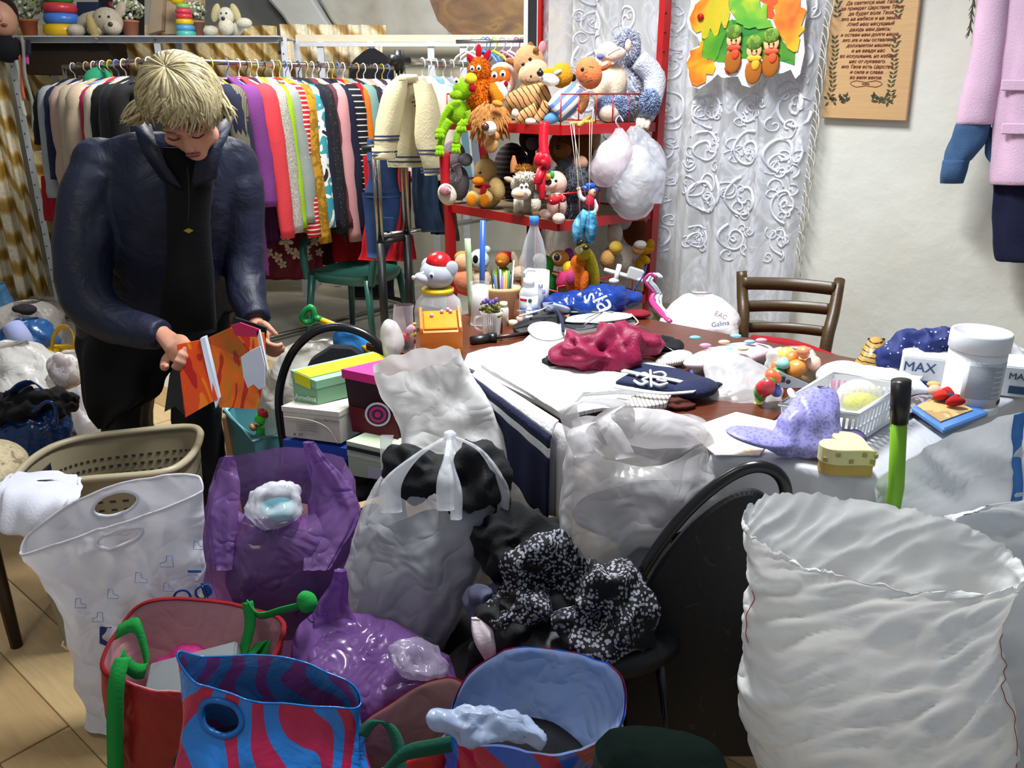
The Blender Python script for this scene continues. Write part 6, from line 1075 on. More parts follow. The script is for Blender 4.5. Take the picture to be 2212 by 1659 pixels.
# ---------------------------------------------------------------- wooden chair by the wall
cwd = wood('4c371c', .6, (3, 3, 16), .4); cA, cB = W(1604, 600, 2.95), W(1806, 612, 2.84); t = thing('wooden_chair', 'dark wooden ladder-back chair standing against the plaster wall', 'chair', zz((cA+cB)/2, 0)); dx_ = zz(cB-cA, 0).normalized(); ny = ZZ.cross(dx_)
def post(name, p): tube(name, p, [.019, .021, .021, .019], cwd, t, 10, 3)
post('back_post', [W(1602, 586, 2.98), W(1604, 640, 2.95), W(1604, 735, 2.88), zz(W(1604, 735, 2.88), 0)+ny*.02]); post('back_post', [W(1814, 604, 2.87), W(1800, 680, 2.80), W(1780, 770, 2.74), zz(W(1776, 770, 2.72), 0)+ny*.02])
for y0, y1, h, ym in ((612, 624, .045, 6), (662, 668, .04, 5), (708, 716, .036, 5)):
    a, b_ = W(1604, y0, 2.95), W(1806-(y1-612)*.25, y1, 2.84); P = [a.lerp(b_, u)+ny*(.03*sin(pi*u)) for u in (0, .25, .5, .75, 1)]; link('slat', m_ribbon(P, h, ZZ, .014), cwd, t)
sc_ = zz((cA+cB)/2, 0)-ny*.17; box('seat', sc_+ZZ*.45, (.36, .36, .035), cwd, t, frame(dx_), .008)
for s in (-1, 1): box('front_leg', sc_+dx_*.15*s-ny*.14+ZZ*.225, (.034, .034, .45), cwd, t, frame(dx_)); box('stretcher', sc_+dx_*.15*s+ZZ*.2, (.02, .3, .02), cwd, t, frame(dx_))
tag(link('red_garment', m_blob(sc_+ZZ*.52, (.2, .16, .05), .4, 9, 44, frame(dx_), .01, 14, 2, .468), C_('8a0f1e')), 'crimson garment folded on the wooden chair seat', 'clothes')
tag(link('red_umbrella', m_tube([W(1625, 735, 2.75), W(1720, 750, 2.62), W(1838, 788, 2.45)], [.02, .022, .012], 10, 4), C_('98101e')), 'red folded umbrella lying in front of the wooden chair', 'umbrella')
t = thing('broom_pole', 'lime green broom pole with black grip standing at the table corner', 'broom', zz(W(1948, 830, 1.43), 0)); tube('pole', [zz(W(1936, 1050, 1.42), .0), W(1936, 1050, 1.42), W(1942, 905, 1.42)], .015, plastic('76b01a', .35), t, 14, 1)
tube('grip', [W(1942, 912, 1.42), W(1945, 870, 1.42), W(1947, 822, 1.42)], [.0165, .018, .018], plastic('121214', .35), t, 14, 1, label='black rubber grip')
# ================================================================ floor level: basket, bags, chairs, boxes
def R2(l, r, Y, asp=.5, YR=None):
    a, b = W(l[0], l[1], Y), W(r[0], r[1], YR or Y); return (a, b, (b-a).length/2*asp)
WF, GF = film('e3e2e6', .93, .33, crinkle=.8), film('e8ebf0', .48, .28, crinkle=.7)
SK = film('f0f0ee', 1, .36, crinkle=1., weave=True)
# ---- bags heaped at the left behind the woman
def heapbag(label, rr, m, seed, top=True, am=.02, cr=.025, cf=9, cat='plastic bag', name='plastic_bag', nu=60):
    return tag(link(name, m_loft(rr, nu, 6, am, 6, .9, cr, cf, top=top, seed=seed), m), label, cat)
heapbag('pale blue plastic bag at the foot of the gold curtain', [R_(610, -60, 8, 4.9, .6), R_(650, -60, 24, 4.9, .6), R_(720, -60, 34, 4.9, .6), R_(752, -50, 20, 4.9, .6)], film('5a94c4', .9), 1)
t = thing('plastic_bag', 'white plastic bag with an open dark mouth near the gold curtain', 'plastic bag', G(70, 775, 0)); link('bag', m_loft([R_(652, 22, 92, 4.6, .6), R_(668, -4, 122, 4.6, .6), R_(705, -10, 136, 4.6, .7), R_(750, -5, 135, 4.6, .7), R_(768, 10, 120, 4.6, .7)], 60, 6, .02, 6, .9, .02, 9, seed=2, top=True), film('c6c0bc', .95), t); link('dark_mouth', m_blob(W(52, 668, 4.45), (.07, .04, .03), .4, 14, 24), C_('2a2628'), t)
t = thing('plastic_bag', 'bright blue bag with a rolled pale towel inside', 'plastic bag', G(55, 800, 0)); link('bag', m_loft([R_(688, 30, 75, 4.25, .7), R_(705, 2, 100, 4.25, .7), R_(740, -10, 118, 4.25, .7), R_(790, -8, 112, 4.25, .7)], 60, 6, .02, 7, .9, .025, 10, seed=3, top=True), film('2f66a8', .92, .25), t); tube('rolled_towel', [W(28, 705, 3.98), W(44, 732, 3.95), W(50, 752, 3.98)], [.05, .055, .05], C_('9aa4d0'), t, 16)
t = thing('plastic_bag', 'yellow plastic bag with a looped handle', 'plastic bag', G(140, 800, 0)); yf = film('c9a410', .9, .3); link('bag', m_loft([R_(748, 108, 160, 4.0, .6), R_(768, 92, 170, 4.0, .6), R_(800, 95, 180, 4.0, .6), R_(858, 100, 175, 4.0, .6)], 44, 6, .012, 8, crease=.02, seed=4, top=True), yf, t); link('handle', m_ribbon([W(112, 755, 3.92), W(116, 728, 3.92), W(130, 708, 3.92), W(150, 708, 3.92), W(160, 730, 3.94), W(160, 755, 3.95)], .06, V((.2, -.6, .4)), .003), yf, t)
heapbag('large limp white bag lying between the blue bags', [R_(742, -30, 60, 3.5, .7), R_(775, -40, 120, 3.5, .7), R_(810, -40, 165, 3.45, .7), R_(870, -40, 180, 3.4, .7), R_(930, -30, 185, 3.4, .7)], film('d8d7d4', .95), 5, am=.03)
t = thing('plastic_bag', 'white bag with lace clothes showing beside the woman', 'plastic bag', G(155, 960, 0)); link('bag', m_loft([R_(758, 135, 172, 3.1, .7), R_(790, 115, 190, 3.1, .7), R_(850, 105, 205, 3.05, .7), R_(930, 110, 225, 3.0, .7), R_(1041, 120, 220, 3.0, .7)], 60, 6, .02, 7, .9, .022, 10, seed=6, top=True), film('d2cfd2', .8), t); link('lace_clothes', m_blob(W(140, 800, 2.9), (.07, .05, .07), .4, 12, 32), blotch(('b8a8a4', 'd8cfcc', '8a7a78'), 30), t)
t = thing('plastic_bag', 'blue plastic bag stuffed with black clothes', 'plastic bag', G(80, 1085, 0)); bf = film('16407c', .93, .2, crinkle=1.); link('bag', m_loft([R_(868, 20, 130, 2.72, .7), R_(890, -8, 148, 2.72, .7), R_(940, -22, 152, 2.7, .7), R_(1000, -18, 132, 2.68, .7), R_(1080, -5, 125, 2.66, .7)], 64, 7, .014, 8, .9, .02, 14, seed=7, rim=lambda a: .03*sin(a)), bf, t)
link('black_clothes', m_blob(W(62, 878, 2.72), (.14, .1, .065), .7, 12, 60, (0, 0, .2), .035, 11, 3), C_('0e0d10'), t); link('black_clothes', m_blob(W(150, 868, 2.6), (.035, .03, .03), .7, 22, 40, (0, .4, 0), .016, 22), C_('16151a'), t); link('handle', m_ribbon([W(25, 850, 2.7), W(45, 832, 2.7), W(72, 826, 2.72), W(95, 845, 2.74)], .05, V((.1, -.7, .5)), .003), bf, t); tube('handle_hole_edge', [W(70, 890, 2.46), W(100, 868, 2.47), W(120, 880, 2.47), W(118, 925, 2.45), W(95, 900, 2.44)], .006, bf, t, 6, 4)
# patterned cushion on a stool at the left edge
t = thing('upholstered_stool', 'stool with cream cushion printed with dark script at the left edge', 'stool', G(-70, 1290, 0)); sx_ = W(-70, 1000, 2.05); link('cushion', m_blob(zz(sx_, .50), (.14, .16, .08), .1, 6, 40), blotch(('8a7a60', 'b5a684', 'c2b492', 'b5a684', '7a6a50'), 26, 3, 1), t)
for a, b in ((.08, -.1), (-.1, -.1), (.08, .12), (-.1, .12)): tube('leg', [zz(sx_, .46)+V((a, b, 0)), zz(sx_, 0)+V((a*1.15, b*1.1, 0))], [.022, .016], wood('2e1d12'), t, 8, 1)
# ---- laundry basket
rimpx = [(18, 1050), (55, 1005), (110, 967), (185, 945), (290, 932), (395, 922), (428, 928), (432, 945), (420, 975), (385, 1008), (325, 1024), (165, 1038), (60, 1062)]
RZB = .53; rim = [G(x, y, RZB) for x, y in rimpx]; cb = sum(rim, V())/len(rim); t = thing('laundry_basket', 'beige slotted plastic laundry basket in front of the woman', 'basket', zz(cb, 0)); bgm = plastic('9a8f74', .45)
S_ = spline([tuple(p) for p in rim+[rim[0]]], 6)[:-1]; P_ = [V(p) for p in S_]; N = len(P_)
def wall(scales, m, nm):
    vs = []; fs = []
    for s, z in scales:
        for p in P_: q = cb+(p-cb)*s; vs.append(V((q.x, q.y, z)))
    for r in range(len(scales)-1):
        for i in range(N): fs.append((r*N+i, r*N+(i+1) % N, (r+1)*N+(i+1) % N, (r+1)*N+i))
    link(nm, mesh(vs, fs), m, t)
wall([(1.0, RZB), (.985, RZB-.03), (.97, RZB-.06), (.84, .02)], bgm, 'side_wall'); wall([(.82, .02), (.01, .02)], bgm, 'basket_floor'); tube('rim', P_[::3], .011, plastic('a89c80', .4), t, 8, 2, True)
ms = []
for i in range(0, N):
    p, q = P_[i], P_[(i+1) % N]; d = q-p
    for r in range(9):
        s = .965-.012*r; z = RZB-.075-.026*r; c = cb+((p+q)/2-cb)*(s-.004); ms.append(m_box(V((c.x, c.y, z)), (d.length*.45*s, .004, .006), frame(d)))
link('slots', join(ms), plastic('3a3428', .8), t, kind='stuff', smooth=False)
hh = [G(x, y, RZB-.07)-V((0, 0, 0)) for x, y in ((62, 1060), (88, 1032), (104, 1000), (90, 1012), (70, 1040))]
link('grip_opening', m_poly([cb+(G(x, y, RZB)-cb)*.975-ZZ*(.035 if k else .07) for k, (x, y) in enumerate(((60, 1010), (100, 975)))]+[cb+(G(x, y, RZB)-cb)*.975-ZZ*.035 for x, y in ((60, 1010),)]+[cb+(G(100, 975, RZB)-cb)*.975-ZZ*.075], V((.004, -.003, 0))), plastic('23223a', .6), t, smooth=False)
tag(link('white_shirt', m_loft([R2((25, 1022), (170, 1032), 1.93, .2), R2((5, 1050), (168, 1060), 1.86, .3), R2((-5, 1100), (160, 1090), 1.82, .3), R2((0, 1140), (120, 1150), 1.8, .3), R2((40, 1152), (90, 1160), 1.8, .2)], 48, 6, .012, 7, .8, .008, 10, folds=.006, nf=8, top=True, seed=3), C_('dadbe6')), 'white cotton shirt hanging over the basket edge', 'shirt')
def hole_ring(name, o, nu, root, cx, rx, cy, ry, m, r=.004, side=-1, rimrows=None):
    me = o.data; n = len(me.vertices)//nu; P = []
    for k in range(28):
        s = 2*pi*k/28; x = max(-.999, min(.999, cx+rx*cos(s))); a = math.acos(x)*side % (2*pi); fj = a/(2*pi)*nu; fi = max(0, min(n-1.001, (cy+ry*sin(s))*(n-1)))
        j, i = int(fj), int(fi); u, v = fj-j, fi-i; g = lambda i_, j_: me.vertices[i_*nu+j_ % nu].co
        P.append(g(i, j)*(1-u)*(1-v)+g(i, j+1)*u*(1-v)+g(i+1, j)*(1-u)*v+g(i+1, j+1)*u*v+root.location)
    tube(name, P, r, m, root, 7, 2, True)
def rim_hem(o, nu, root, m, r=.003, step=4): tube('rim_hem', [o.data.vertices[j].co+root.location for j in range(0, nu, step)], r, m, root, 6, 2, True)
# ---- white handle bag with printed shoes
t = thing('white_carrier_bag', 'white carrier bag with cut-out handles and blue shoe print', 'plastic bag', G(300, 1540, 0)); hb = film('e6e6ec', .96, .35, crinkle=.6)
def hole(a, v): 
    x, y = cos(a), v
    return (sin(a) < 0 and ((x-.12)/.27)**2+((y-.10)/.045)**2 < 1) or (sin(a) > 0 and ((x+.05)/.25)**2+((y-.085)/.05)**2 < 1)
wbo = link('bag', m_loft([R2((45, 1184), (436, 1052), 1.66, .16), R2((90, 1235), (440, 1130), 1.66, .24), R2((125, 1310), (442, 1240), 1.65, .34), R2((150, 1400), (438, 1360), 1.64, .4), R2((175, 1490), (420, 1470), 1.63, .45), R2((182, 1560), (400, 1555), 1.62, .45)], 240, 16, .012, 7, 1, .014, 8, rim=lambda a: .075*max(0, sin(a))-.01, cut=hole, seed=2), hb, t)
bi = paper('3f62a0'); rim_hem(wbo, 240, t, hb); hole_ring('handle_hole', wbo, 240, t, .12, .27, .10, .045, hb, .004); hole_ring('handle_hole', wbo, 240, t, -.05, .25, .085, .05, hb, .004, 1)
def shoe(px, py, s, Y, fl=1):
    P = [W(px+x*s*fl, py+y*s, Y) for x, y in ((-6, -12), (4, -12), (5, -2), (16, 2), (16, 8), (-8, 8), (-6, -12))]; tube('printed_shoe', P, .0008, bi, t, 4, 1)
for px, py, s, fl in ((300, 1250, 1.1, 1), (365, 1215, 1.2, -1), (240, 1285, 1, 1), (215, 1335, 1, -1), (360, 1270, .9, 1), (425, 1180, .9, 1), (170, 1305, 1, 1), (330, 1310, 1, -1)): shoe(px, py, s, 1.64-.062*sqrt(max(0, 1-((px-285)/158)**2))-.008, fl)
text('ОФ', W(420, 1288, 1.595), V((1, .35, .12)), ZZ, .062, paper('2a62b4'), t); box('blue_stamp', W(420, 1234, 1.60), (.03, .002, .007), bi, t); poly('blue_print', [W(x, y, 1.575) for x, y in ((215, 1355), (240, 1355), (240, 1400), (215, 1390))], (0, .003, 0), paper('1c2a78'), t)
# ---- purple bag
PF = film('a680c0', .42, .2, 'bc9cd0', 1.); t = thing('purple_bag', 'translucent purple bag with upright handles holding clear packets', 'plastic bag', G(610, 1450, 0))
link('bag', m_loft([R_(1040, 470, 745, 1.85, .5), R_(1070, 455, 765, 1.84, .6), R_(1130, 443, 780, 1.82, .65), R_(1210, 440, 775, 1.8, .65), R_(1290, 445, 755, 1.8, .6), R_(1400, 460, 740, 1.78, .6), R_(1450, 480, 720, 1.78, .5)], 80, 7, .012, 7, .95, .014, 9, rim=lambda a: .06*sin(a)+.05*abs(cos(a))**6, seed=4), PF, t)
link('handle', m_loft([R_(985, 484, 506, 1.8, .5), R_(1010, 474, 512, 1.8, .5), R_(1050, 462, 518, 1.78, .4), R_(1120, 448, 512, 1.74, .3), R_(1230, 462, 500, 1.68, .2)], 30, 6, folds=.004, nf=6, crease=.006, cf=18, top=True), PF, t)
link('handle', m_loft([R_(955, 655, 680, 1.8, .5), R_(985, 662, 700, 1.8, .5), R_(1040, 672, 745, 1.8, .4), R_(1120, 665, 770, 1.77, .35), R_(1230, 655, 710, 1.68, .2)], 36, 6, folds=.005, nf=7, crease=.008, cf=18, top=True), PF, t)
link('contents', m_blob(W(605, 1200, 1.8)-ZZ*.06, (.14, .1, .17), .2, 7, 40, seed=2), blotch(('2a2a7a', '4a2a5a', '7a3a6a', '2a3a8a'), 8), t); pkt = thing('clear_packet', 'crumpled clear packet with teal cloth inside the purple bag', 'packet', W(590, 1130, 1.76)); link('wrap', m_blob(W(592, 1090, 1.75), (.075, .06, .055), .3, 12, 40, (0, -.3, 0), .012, 20), clear('f0f2f6', .3, .1), pkt); link('teal_cloth', m_blob(W(598, 1100, 1.75), (.045, .035, .025), .4, 18, 30), C_('3f9aa4'), pkt)
PF2 = film('9468b0', .55, .2, 'a884c0', 1.); t = thing('purple_bag', 'slumped purple bag with a twisted handle in front of the grey bag', 'plastic bag', G(830, 1660, 0))
link('bag', m_loft([R_(1330, 672, 760, 1.5, .6), R_(1365, 645, 850, 1.48, .6), R_(1420, 640, 940, 1.45, .6), R_(1480, 650, 995, 1.43, .55), R_(1560, 680, 1010, 1.42, .5), R_(1660, 720, 990, 1.42, .5)], 80, 7, .014, 7, .95, .016, 10, seed=6, top=True), PF2, t)
link('twisted_handle', m_loft([R_(1232, 722, 748, 1.5, .6), R_(1262, 715, 752, 1.5, .6), R_(1300, 690, 752, 1.5, .6), R_(1340, 672, 768, 1.49, .6), R_(1400, 650, 800, 1.46, .5)], 36, 6, folds=.006, nf=6, crease=.006, cf=18, top=True), PF2, t); link('contents', m_blob(W(830, 1500, 1.45)-ZZ*.06, (.13, .09, .14), .2, 8, 36, seed=8), C_('2a1c38'), t)
tag(link('silver_packet', m_blob(W(900, 1425, 1.38), (.065, .05, .03), .4, 14, 36, (0, .3, 0), .014, 20), film('aaa0b8', .6, .15, crinkle=1.)), 'crumpled silvery packet on the slumped purple bag', 'packet')
# ---- grey-white bag of black clothes
t = thing('grey_carrier_bag', 'greyish translucent bag stuffed with black clothes, handles tied at the top', 'plastic bag', G(850, 1560, 0))
rr = [R_(1030, 818, 1092, 1.70, .5), R_(1060, 798, 1090, 1.70, .55), R_(1120, 775, 1080, 1.68, .6), R_(1200, 752, 1062, 1.66, .6), R_(1280, 728, 1030, 1.64, .6), R_(1350, 715, 990, 1.62, .6), R_(1410, 722, 955, 1.62, .55), R_(1440, 750, 930, 1.62, .5)]
link('bag', m_loft(rr, 90, 7, .010, 7, .95, .012, 9, rim=lambda a: .03*sin(a)+.02*cos(3*a), seed=9), GF, t)
link('contents', m_loft([R_(1120, 890, 1066, 1.68, .5), R_(1180, 800, 1052, 1.668, .55), R_(1280, 785, 1017, 1.643, .55), R_(1350, 768, 974, 1.623, .55), R_(1420, 770, 935, 1.623, .5)], 50, 5, .014, 6, top=True, seed=3), C_('15161f'), t)
lo = W(900, 1400, 1.64); tag(link('black_heap', m_blob(V((lo.x+.02, 1.66, .14)), (.22, .14, .17), .2, 6, 40, floor=.005), C_('0d0d12')), 'black clothes heap on the floor under the grey bag', 'clothes')
bc = C_('101114', .75); link('black_clothes', m_blob(W(1020, 1040, 1.68), (.085, .08, .085), .35, 9, 60, (0, .2, 0), .03, 10, 2), bc, t); link('black_clothes', m_blob(W(905, 1020, 1.70), (.085, .07, .06), .45, 10, 60, (0, .5, 0), .03, 10, 5), bc, t)
ap = W(972, 940, 1.62)
for a, b_, wd_ in (((845, 1045, 1.60), (900, 985, 1.6), .055), ((962, 1040, 1.52), (965, 990, 1.56), .045), ((1085, 1050, 1.64), (1040, 975, 1.64), .03), ((1000, 1010, 1.75), (990, 970, 1.7), .04), ((985, 1060, 1.55), (975, 1000, 1.57), .03)):
    link('handle_strap', m_loft([(ap-V((.006, 0, 0)), ap+V((.006, 0, 0)), .004), (W(b_[0]-wd_*170, b_[1], b_[2]), W(b_[0]+wd_*170, b_[1], b_[2]), .008), (W(a[0]-wd_*420, a[1], a[2]), W(a[0]+wd_*420, a[1], a[2]), .012), (W(a[0]-wd_*420, a[1]+60, a[2]-.01), W(a[0]+wd_*420, a[1]+60, a[2]-.01), .008)], 20, 6, folds=.002, nf=5), GF, t)
ell('knot', ap, (.014, .012, .011), GF, t, nz=.006, fr=60); link('torn_flap', m_loft([R_(940, 822, 852, 1.7, .2), R_(970, 820, 846, 1.7, .2), R_(1015, 822, 850, 1.69, .2)], 20, 4, crease=.006), GF, t)
# ---- tall white woven sack
tag(link('white_sack', m_loft([R2((815, 795), (990, 762), 2.0, .3), R2((832, 845), (1035, 832), 2.0, .4), R2((850, 900), (1085, 905), 1.98, .42), R2((875, 980), (1128, 990), 1.95, .42), R2((910, 1060), (1155, 1080), 1.92, .42), R2((940, 1150), (1145, 1150), 1.9, .42), R2((950, 1280), (1110, 1280), 1.9, .4), R2((960, 1405), (1080, 1405), 1.9, .4)], 90, 8, .018, 6, .9, .02, 8, rim=lambda a: .02*sin(a)+.004*sin(9*a), seed=12), film('e2e0de', 1, .5, crinkle=.8, weave=True)), 'tall crumpled white woven sack leaning on the brown table', 'sack')
# ---- chair one: black tube arch, grey round back, stacked shoe boxes
bt = plastic('0d0d0f', .25); YB = 2.42
t = thing('folding_chair', 'black tubular folding chair with round grey back behind the shoe boxes', 'chair', G(720, 1130, 0)); ar = [(622, 1010), (604, 900), (606, 830), (630, 765), (672, 722), (722, 706), (775, 716), (815, 742), (842, 785), (850, 850), (846, 960)]
tube('back_arch', [W(x, y, YB-.0006*(y-700)*.3) for x, y in ar], .0135, bt, t, 12, 5); link('back_panel', m_poly([W(x, y, YB-.02) for x, y in ((640, 960), (636, 880), (645, 825), (672, 775), (715, 748), (758, 750), (795, 775), (812, 820), (815, 880), (810, 960))], V((0, .03, 0)), .006), C_('34343a'), t, smooth=False)
sc1 = V((W(730, 1010, 2.18).x, 2.2, 0)); lathe('seat', zz(sc1, .41), [(.17, 0), (.19, .01), (.19, .03), (.17, .04)], C_('141416'), t, 30)
for s in (-1, 1):
    tube('leg', [W(612 if s < 0 else 848, 960, YB-.05), zz(sc1, 0)+V((s*.18, -.18, .012))], .012, bt, t, 10, 1); tube('leg', [zz(sc1, .41)+V((s*.17, -.05, 0)), zz(sc1, 0)+V((s*.18, .24, .012))], .012, bt, t, 10, 1)
def sbox(label, tl, tr, bl, br, Y, dep, side, lid, lidh=.3, name='shoe_box', bev=.002, flap=1.02):
    A, B, C, D = W(*tl, Y), W(*tr, Y-.02), W(*bl, Y), W(*br, Y-.02); dv = V(dep); t = thing(name, label, 'box', C)
    vs = [A, B, D, C, A+dv, B+dv, D+dv, C+dv]; link('carton', mesh(vs, [(0, 1, 2, 3), (5, 4, 7, 6), (4, 0, 3, 7), (1, 5, 6, 2), (4, 5, 1, 0), (3, 2, 6, 7)]), side, t, smooth=False)
    c = (A+B+A+dv+B+dv)/4; g = lambda p: c+(p-c)*flap
    Al, Bl = A.lerp(C, lidh), B.lerp(D, lidh); q = [g(A), g(B), g(B+dv), g(A+dv)]; low = [g(x)-ZZ*(A-C).length*lidh for x in (A, B, B+dv, A+dv)]
    link('lid', mesh([x+ZZ*.004 for x in q]+low, [(0, 1, 2, 3), (0, 4, 5, 1), (1, 5, 6, 2), (2, 6, 7, 3), (3, 7, 4, 0)]), lid, t, smooth=False); return t, A, B, C, D, dv
zs = .45
t, A, B, C, D, dv = sbox('blue shoe box under the white one on the folding chair', (613, 952), (752, 972), (616, 1030), (750, 1048), 2.12, (.10, .17, .0), paper('16307c'), paper('1f48a8'), .28)
t, A, B, C, D, dv = sbox('white shoe box with small print on top of the blue one', (610, 880), (732, 893), (617, 942), (736, 958), 2.12, (.09, .17, 0), paper('c9c4b6'), paper('d4cfbf'), .12)
text('www.kari.com', A.lerp(B, .78)-ZZ*.022-V((0, .006, 0)), B-A, ZZ, .013, paper('6a6a66'), t)
for i in range(4): box('print_line', A.lerp(B, .42)-ZZ*(.035+.008*i)-V((0, .009, 0)), (.06, .001, .0022), paper('8a8a86'), t, frame(B-A))
tube('printed_arc', [A.lerp(B, .02)-ZZ*.024-V((0, .009, 0)), A.lerp(B, .5)-ZZ*.026-V((0, .010, 0)), A.lerp(B, .8)-ZZ*.045-V((0, .010, 0)), A.lerp(B, .95)-ZZ*.09-V((0, .010, 0))], .0015, paper('b0aca0'), t, 5); text('A  37', A.lerp(B, .25)-ZZ*.075-V((0, .009, 0)), B-A, ZZ, .013, paper('55554f'), t)
t, A, B, C, D, dv = sbox('pale green shoe box with a yellow taped lid on top of the stack', (630, 802), (684, 826), (636, 866), (687, 874), 2.16, (.20, .17, .0), paper('79a884'), paper('8abf98'), .22)
poly('yellow_tape', [A.lerp(B, .12)+ZZ*.0055, A.lerp(B, .75)+ZZ*.0055, A.lerp(B, .75)+dv+ZZ*.0055, A.lerp(B, .12)+dv+ZZ*.0055], ZZ*.001, paper('d8d81c', .3), t); poly('yellow_tape', [A.lerp(B, .12)+V((0, -.004, .005)), A.lerp(B, .75)+V((0, -.004, .005)), A.lerp(B, .75)+V((0, -.004, -.028)), A.lerp(B, .12)+V((0, -.004, -.028))], V((0, -.001, 0)), paper('d8d81c', .3), t); text('Аmelina', C.lerp(D, .5)+ZZ*.016-V((0, .004, 0)), D-C, ZZ, .02, paper('d0e4d6'), t)
t, A, B, C, D, dv = sbox('dark maroon shoe box with a torn pink lid', (742, 800), (850, 822), (762, 930), (862, 948), 2.13, (.14, .12, .0), paper('2b1018'), paper('d2287c'), .12, flap=1.04)
for r, c in ((.036, 'd8ccd0'), (.03, '2a2a50'), (.024, 'c0306a'), (.016, '2a2a50'), (.009, 'c0306a')): link('rainbow_mark', m_lathe(C.lerp(D, .62).lerp(A.lerp(B, .62), .40)-V((0, .016+.0006*(.04-r)*60, 0)), [(.0001, -.0003), (r, -.0003), (r, .0003), (.0001, .0003)], 24, (pi/2, 0, 0)), paper(c), t, smooth=False)
link('lower_panel', m_poly([C.lerp(A, .42)-V((0, .006, 0)), D.lerp(B, .42)-V((0, .006, 0)), D-V((0, .006, 0)), C-V((0, .006, 0))], V((0, .003, 0))), paper('5a0d18'), t, smooth=False); text('VENSIA', C.lerp(D, .7).lerp(A, .3)-V((0, .008, 0)), D-C, ZZ, .018, paper('7a3038'), t)
t, A, B, C, D, dv = sbox('pale green shoe box with a dark stripe beside the blue one', (750, 955), (838, 975), (754, 1026), (838, 1040), 2.06, (.1, .14, 0), paper('a9b89c'), paper('b8c8a8'), .4); box('dark_stripe', A.lerp(B, .5)-ZZ*.012-V((0, .008, 0)), ((B-A).length, .002, .012), paper('22282a'), t, frame(B-A)); box('size_label', C.lerp(D, .72)+ZZ*.022-V((0, .004, 0)), (.05, .001, .035), paper('b8b8c0'), t, frame(D-C))
tag(link('dark_coat', m_blob(V((W(790, 1050, 2.0).x+.02, 1.98, .22)), (.09, .07, .22), .2, 8, 30), C_('1c1416')), 'dark folded coat under the pale green shoe box', 'clothes')
# teal bin of plastic toys and toy spade
tm = plastic('5fa0a8', .3); br_ = [G(x, y, .46) for x, y in ((486, 888), (505, 868), (605, 862), (612, 938), (548, 948))]; cb2 = sum(br_, V())/5; t = thing('toy_bin', 'teal plastic storage bin of toys beside the shoe boxes', 'storage bin', zz(cb2, 0))
def scl(s, z): return [V((cb2.x+(p.x-cb2.x)*s, cb2.y+(p.y-cb2.y)*s, z)) for p in br_]
a_, b_ = scl(1, .46), scl(.82, .01); link('bin_wall', mesh(a_+b_, [(i, (i+1) % 5, 5+(i+1) % 5, 5+i) for i in range(5)]+[(5, 6, 7, 8, 9)]), tm, t, smooth=False); tube('bin_rim', a_, .009, plastic('86c4ca', .3), t, 8, 1, True); text('M', W(598, 985, a_[3].y-.03), XR, ZZ, .04, paper('1f4a54'), t)
for i, (px, py, r, c, nm) in enumerate(((575, 890, 22, 'b01420', 'red'), (598, 900, 18, 'a81220', 'dark red'), (565, 905, 20, '4fc01c', 'lime'), (570, 930, 22, '2a8a24', 'green'), (592, 918, 16, '2f9a2c', 'mid green'), (590, 938, 20, 'd0c820', 'yellow'), (562, 950, 16, 'c8b81c', 'mustard'), (548, 922, 14, '8a5a34', 'brown'), (556, 945, 14, '7a4a2c', 'dark brown'))): p = W(px, py, cb2.y); tag(link('toy_piece', m_ell(p, (r*.0013, r*.0012, r*.0009), (i*.4, i*.5, i), 12, .008, 40), plastic(c, .3)), nm+' plastic toy lying in the teal bin', 'toy')
t = thing('toy_spade', 'toy spade with green loop handle and yellow shaft', 'toy', zz(W(740, 720, 2.62), 0)); gr = plastic('12803a', .25); tube('handle_loop', [W(x, y, 2.6) for x, y in ((660, 672), (672, 664), (678, 676), (676, 692), (662, 697), (653, 688))], .011, gr, t, 10, 4, True); tube('neck', [W(678, 685, 2.6), W(695, 692, 2.6)], .012, gr, t, 10, 1); tube('shaft', [W(692, 691, 2.6), W(730, 706, 2.58), W(800, 760, 2.52)], .011, plastic('d8b018', .3), t, 10, 1); link('blade', m_blob(W(815, 790, 2.5), (.04, .05, .06), .05, 5, 24), plastic('d8b018', .3), t)
tag(link('white_bundle', m_loft([R_(735, 650, 720, 2.62, .5), R_(765, 605, 800, 2.62, .4), R_(830, 570, 830, 2.6, .4), R_(900, 560, 830, 2.6, .4), R_(1060, 590, 830, 2.6, .4)], 56, 6, .02, 7, crease=.02, top=True, seed=4), film('d4d0c6', .97)), 'cream white bag standing behind the folding chair', 'plastic bag'); tag(link('blue_cloth', m_loft([R_(712, 725, 765, 2.55, .5), R_(735, 718, 800, 2.55, .4), R_(775, 715, 820, 2.54, .4), R_(800, 720, 820, 2.54, .4)], 44, 6, .012, 9, crease=.01, top=True, seed=5), C_('2f7cc0')), 'bright blue cloth on the cream bag behind the chair arch', 'cloth')
tag(box('cardboard_box', zz(W(560, 800, 3.3), .1), (.3, .2, .2), paper('6a4c34'), bev=.003), 'low brown cardboard box on the floor beyond the folding chair', 'box')
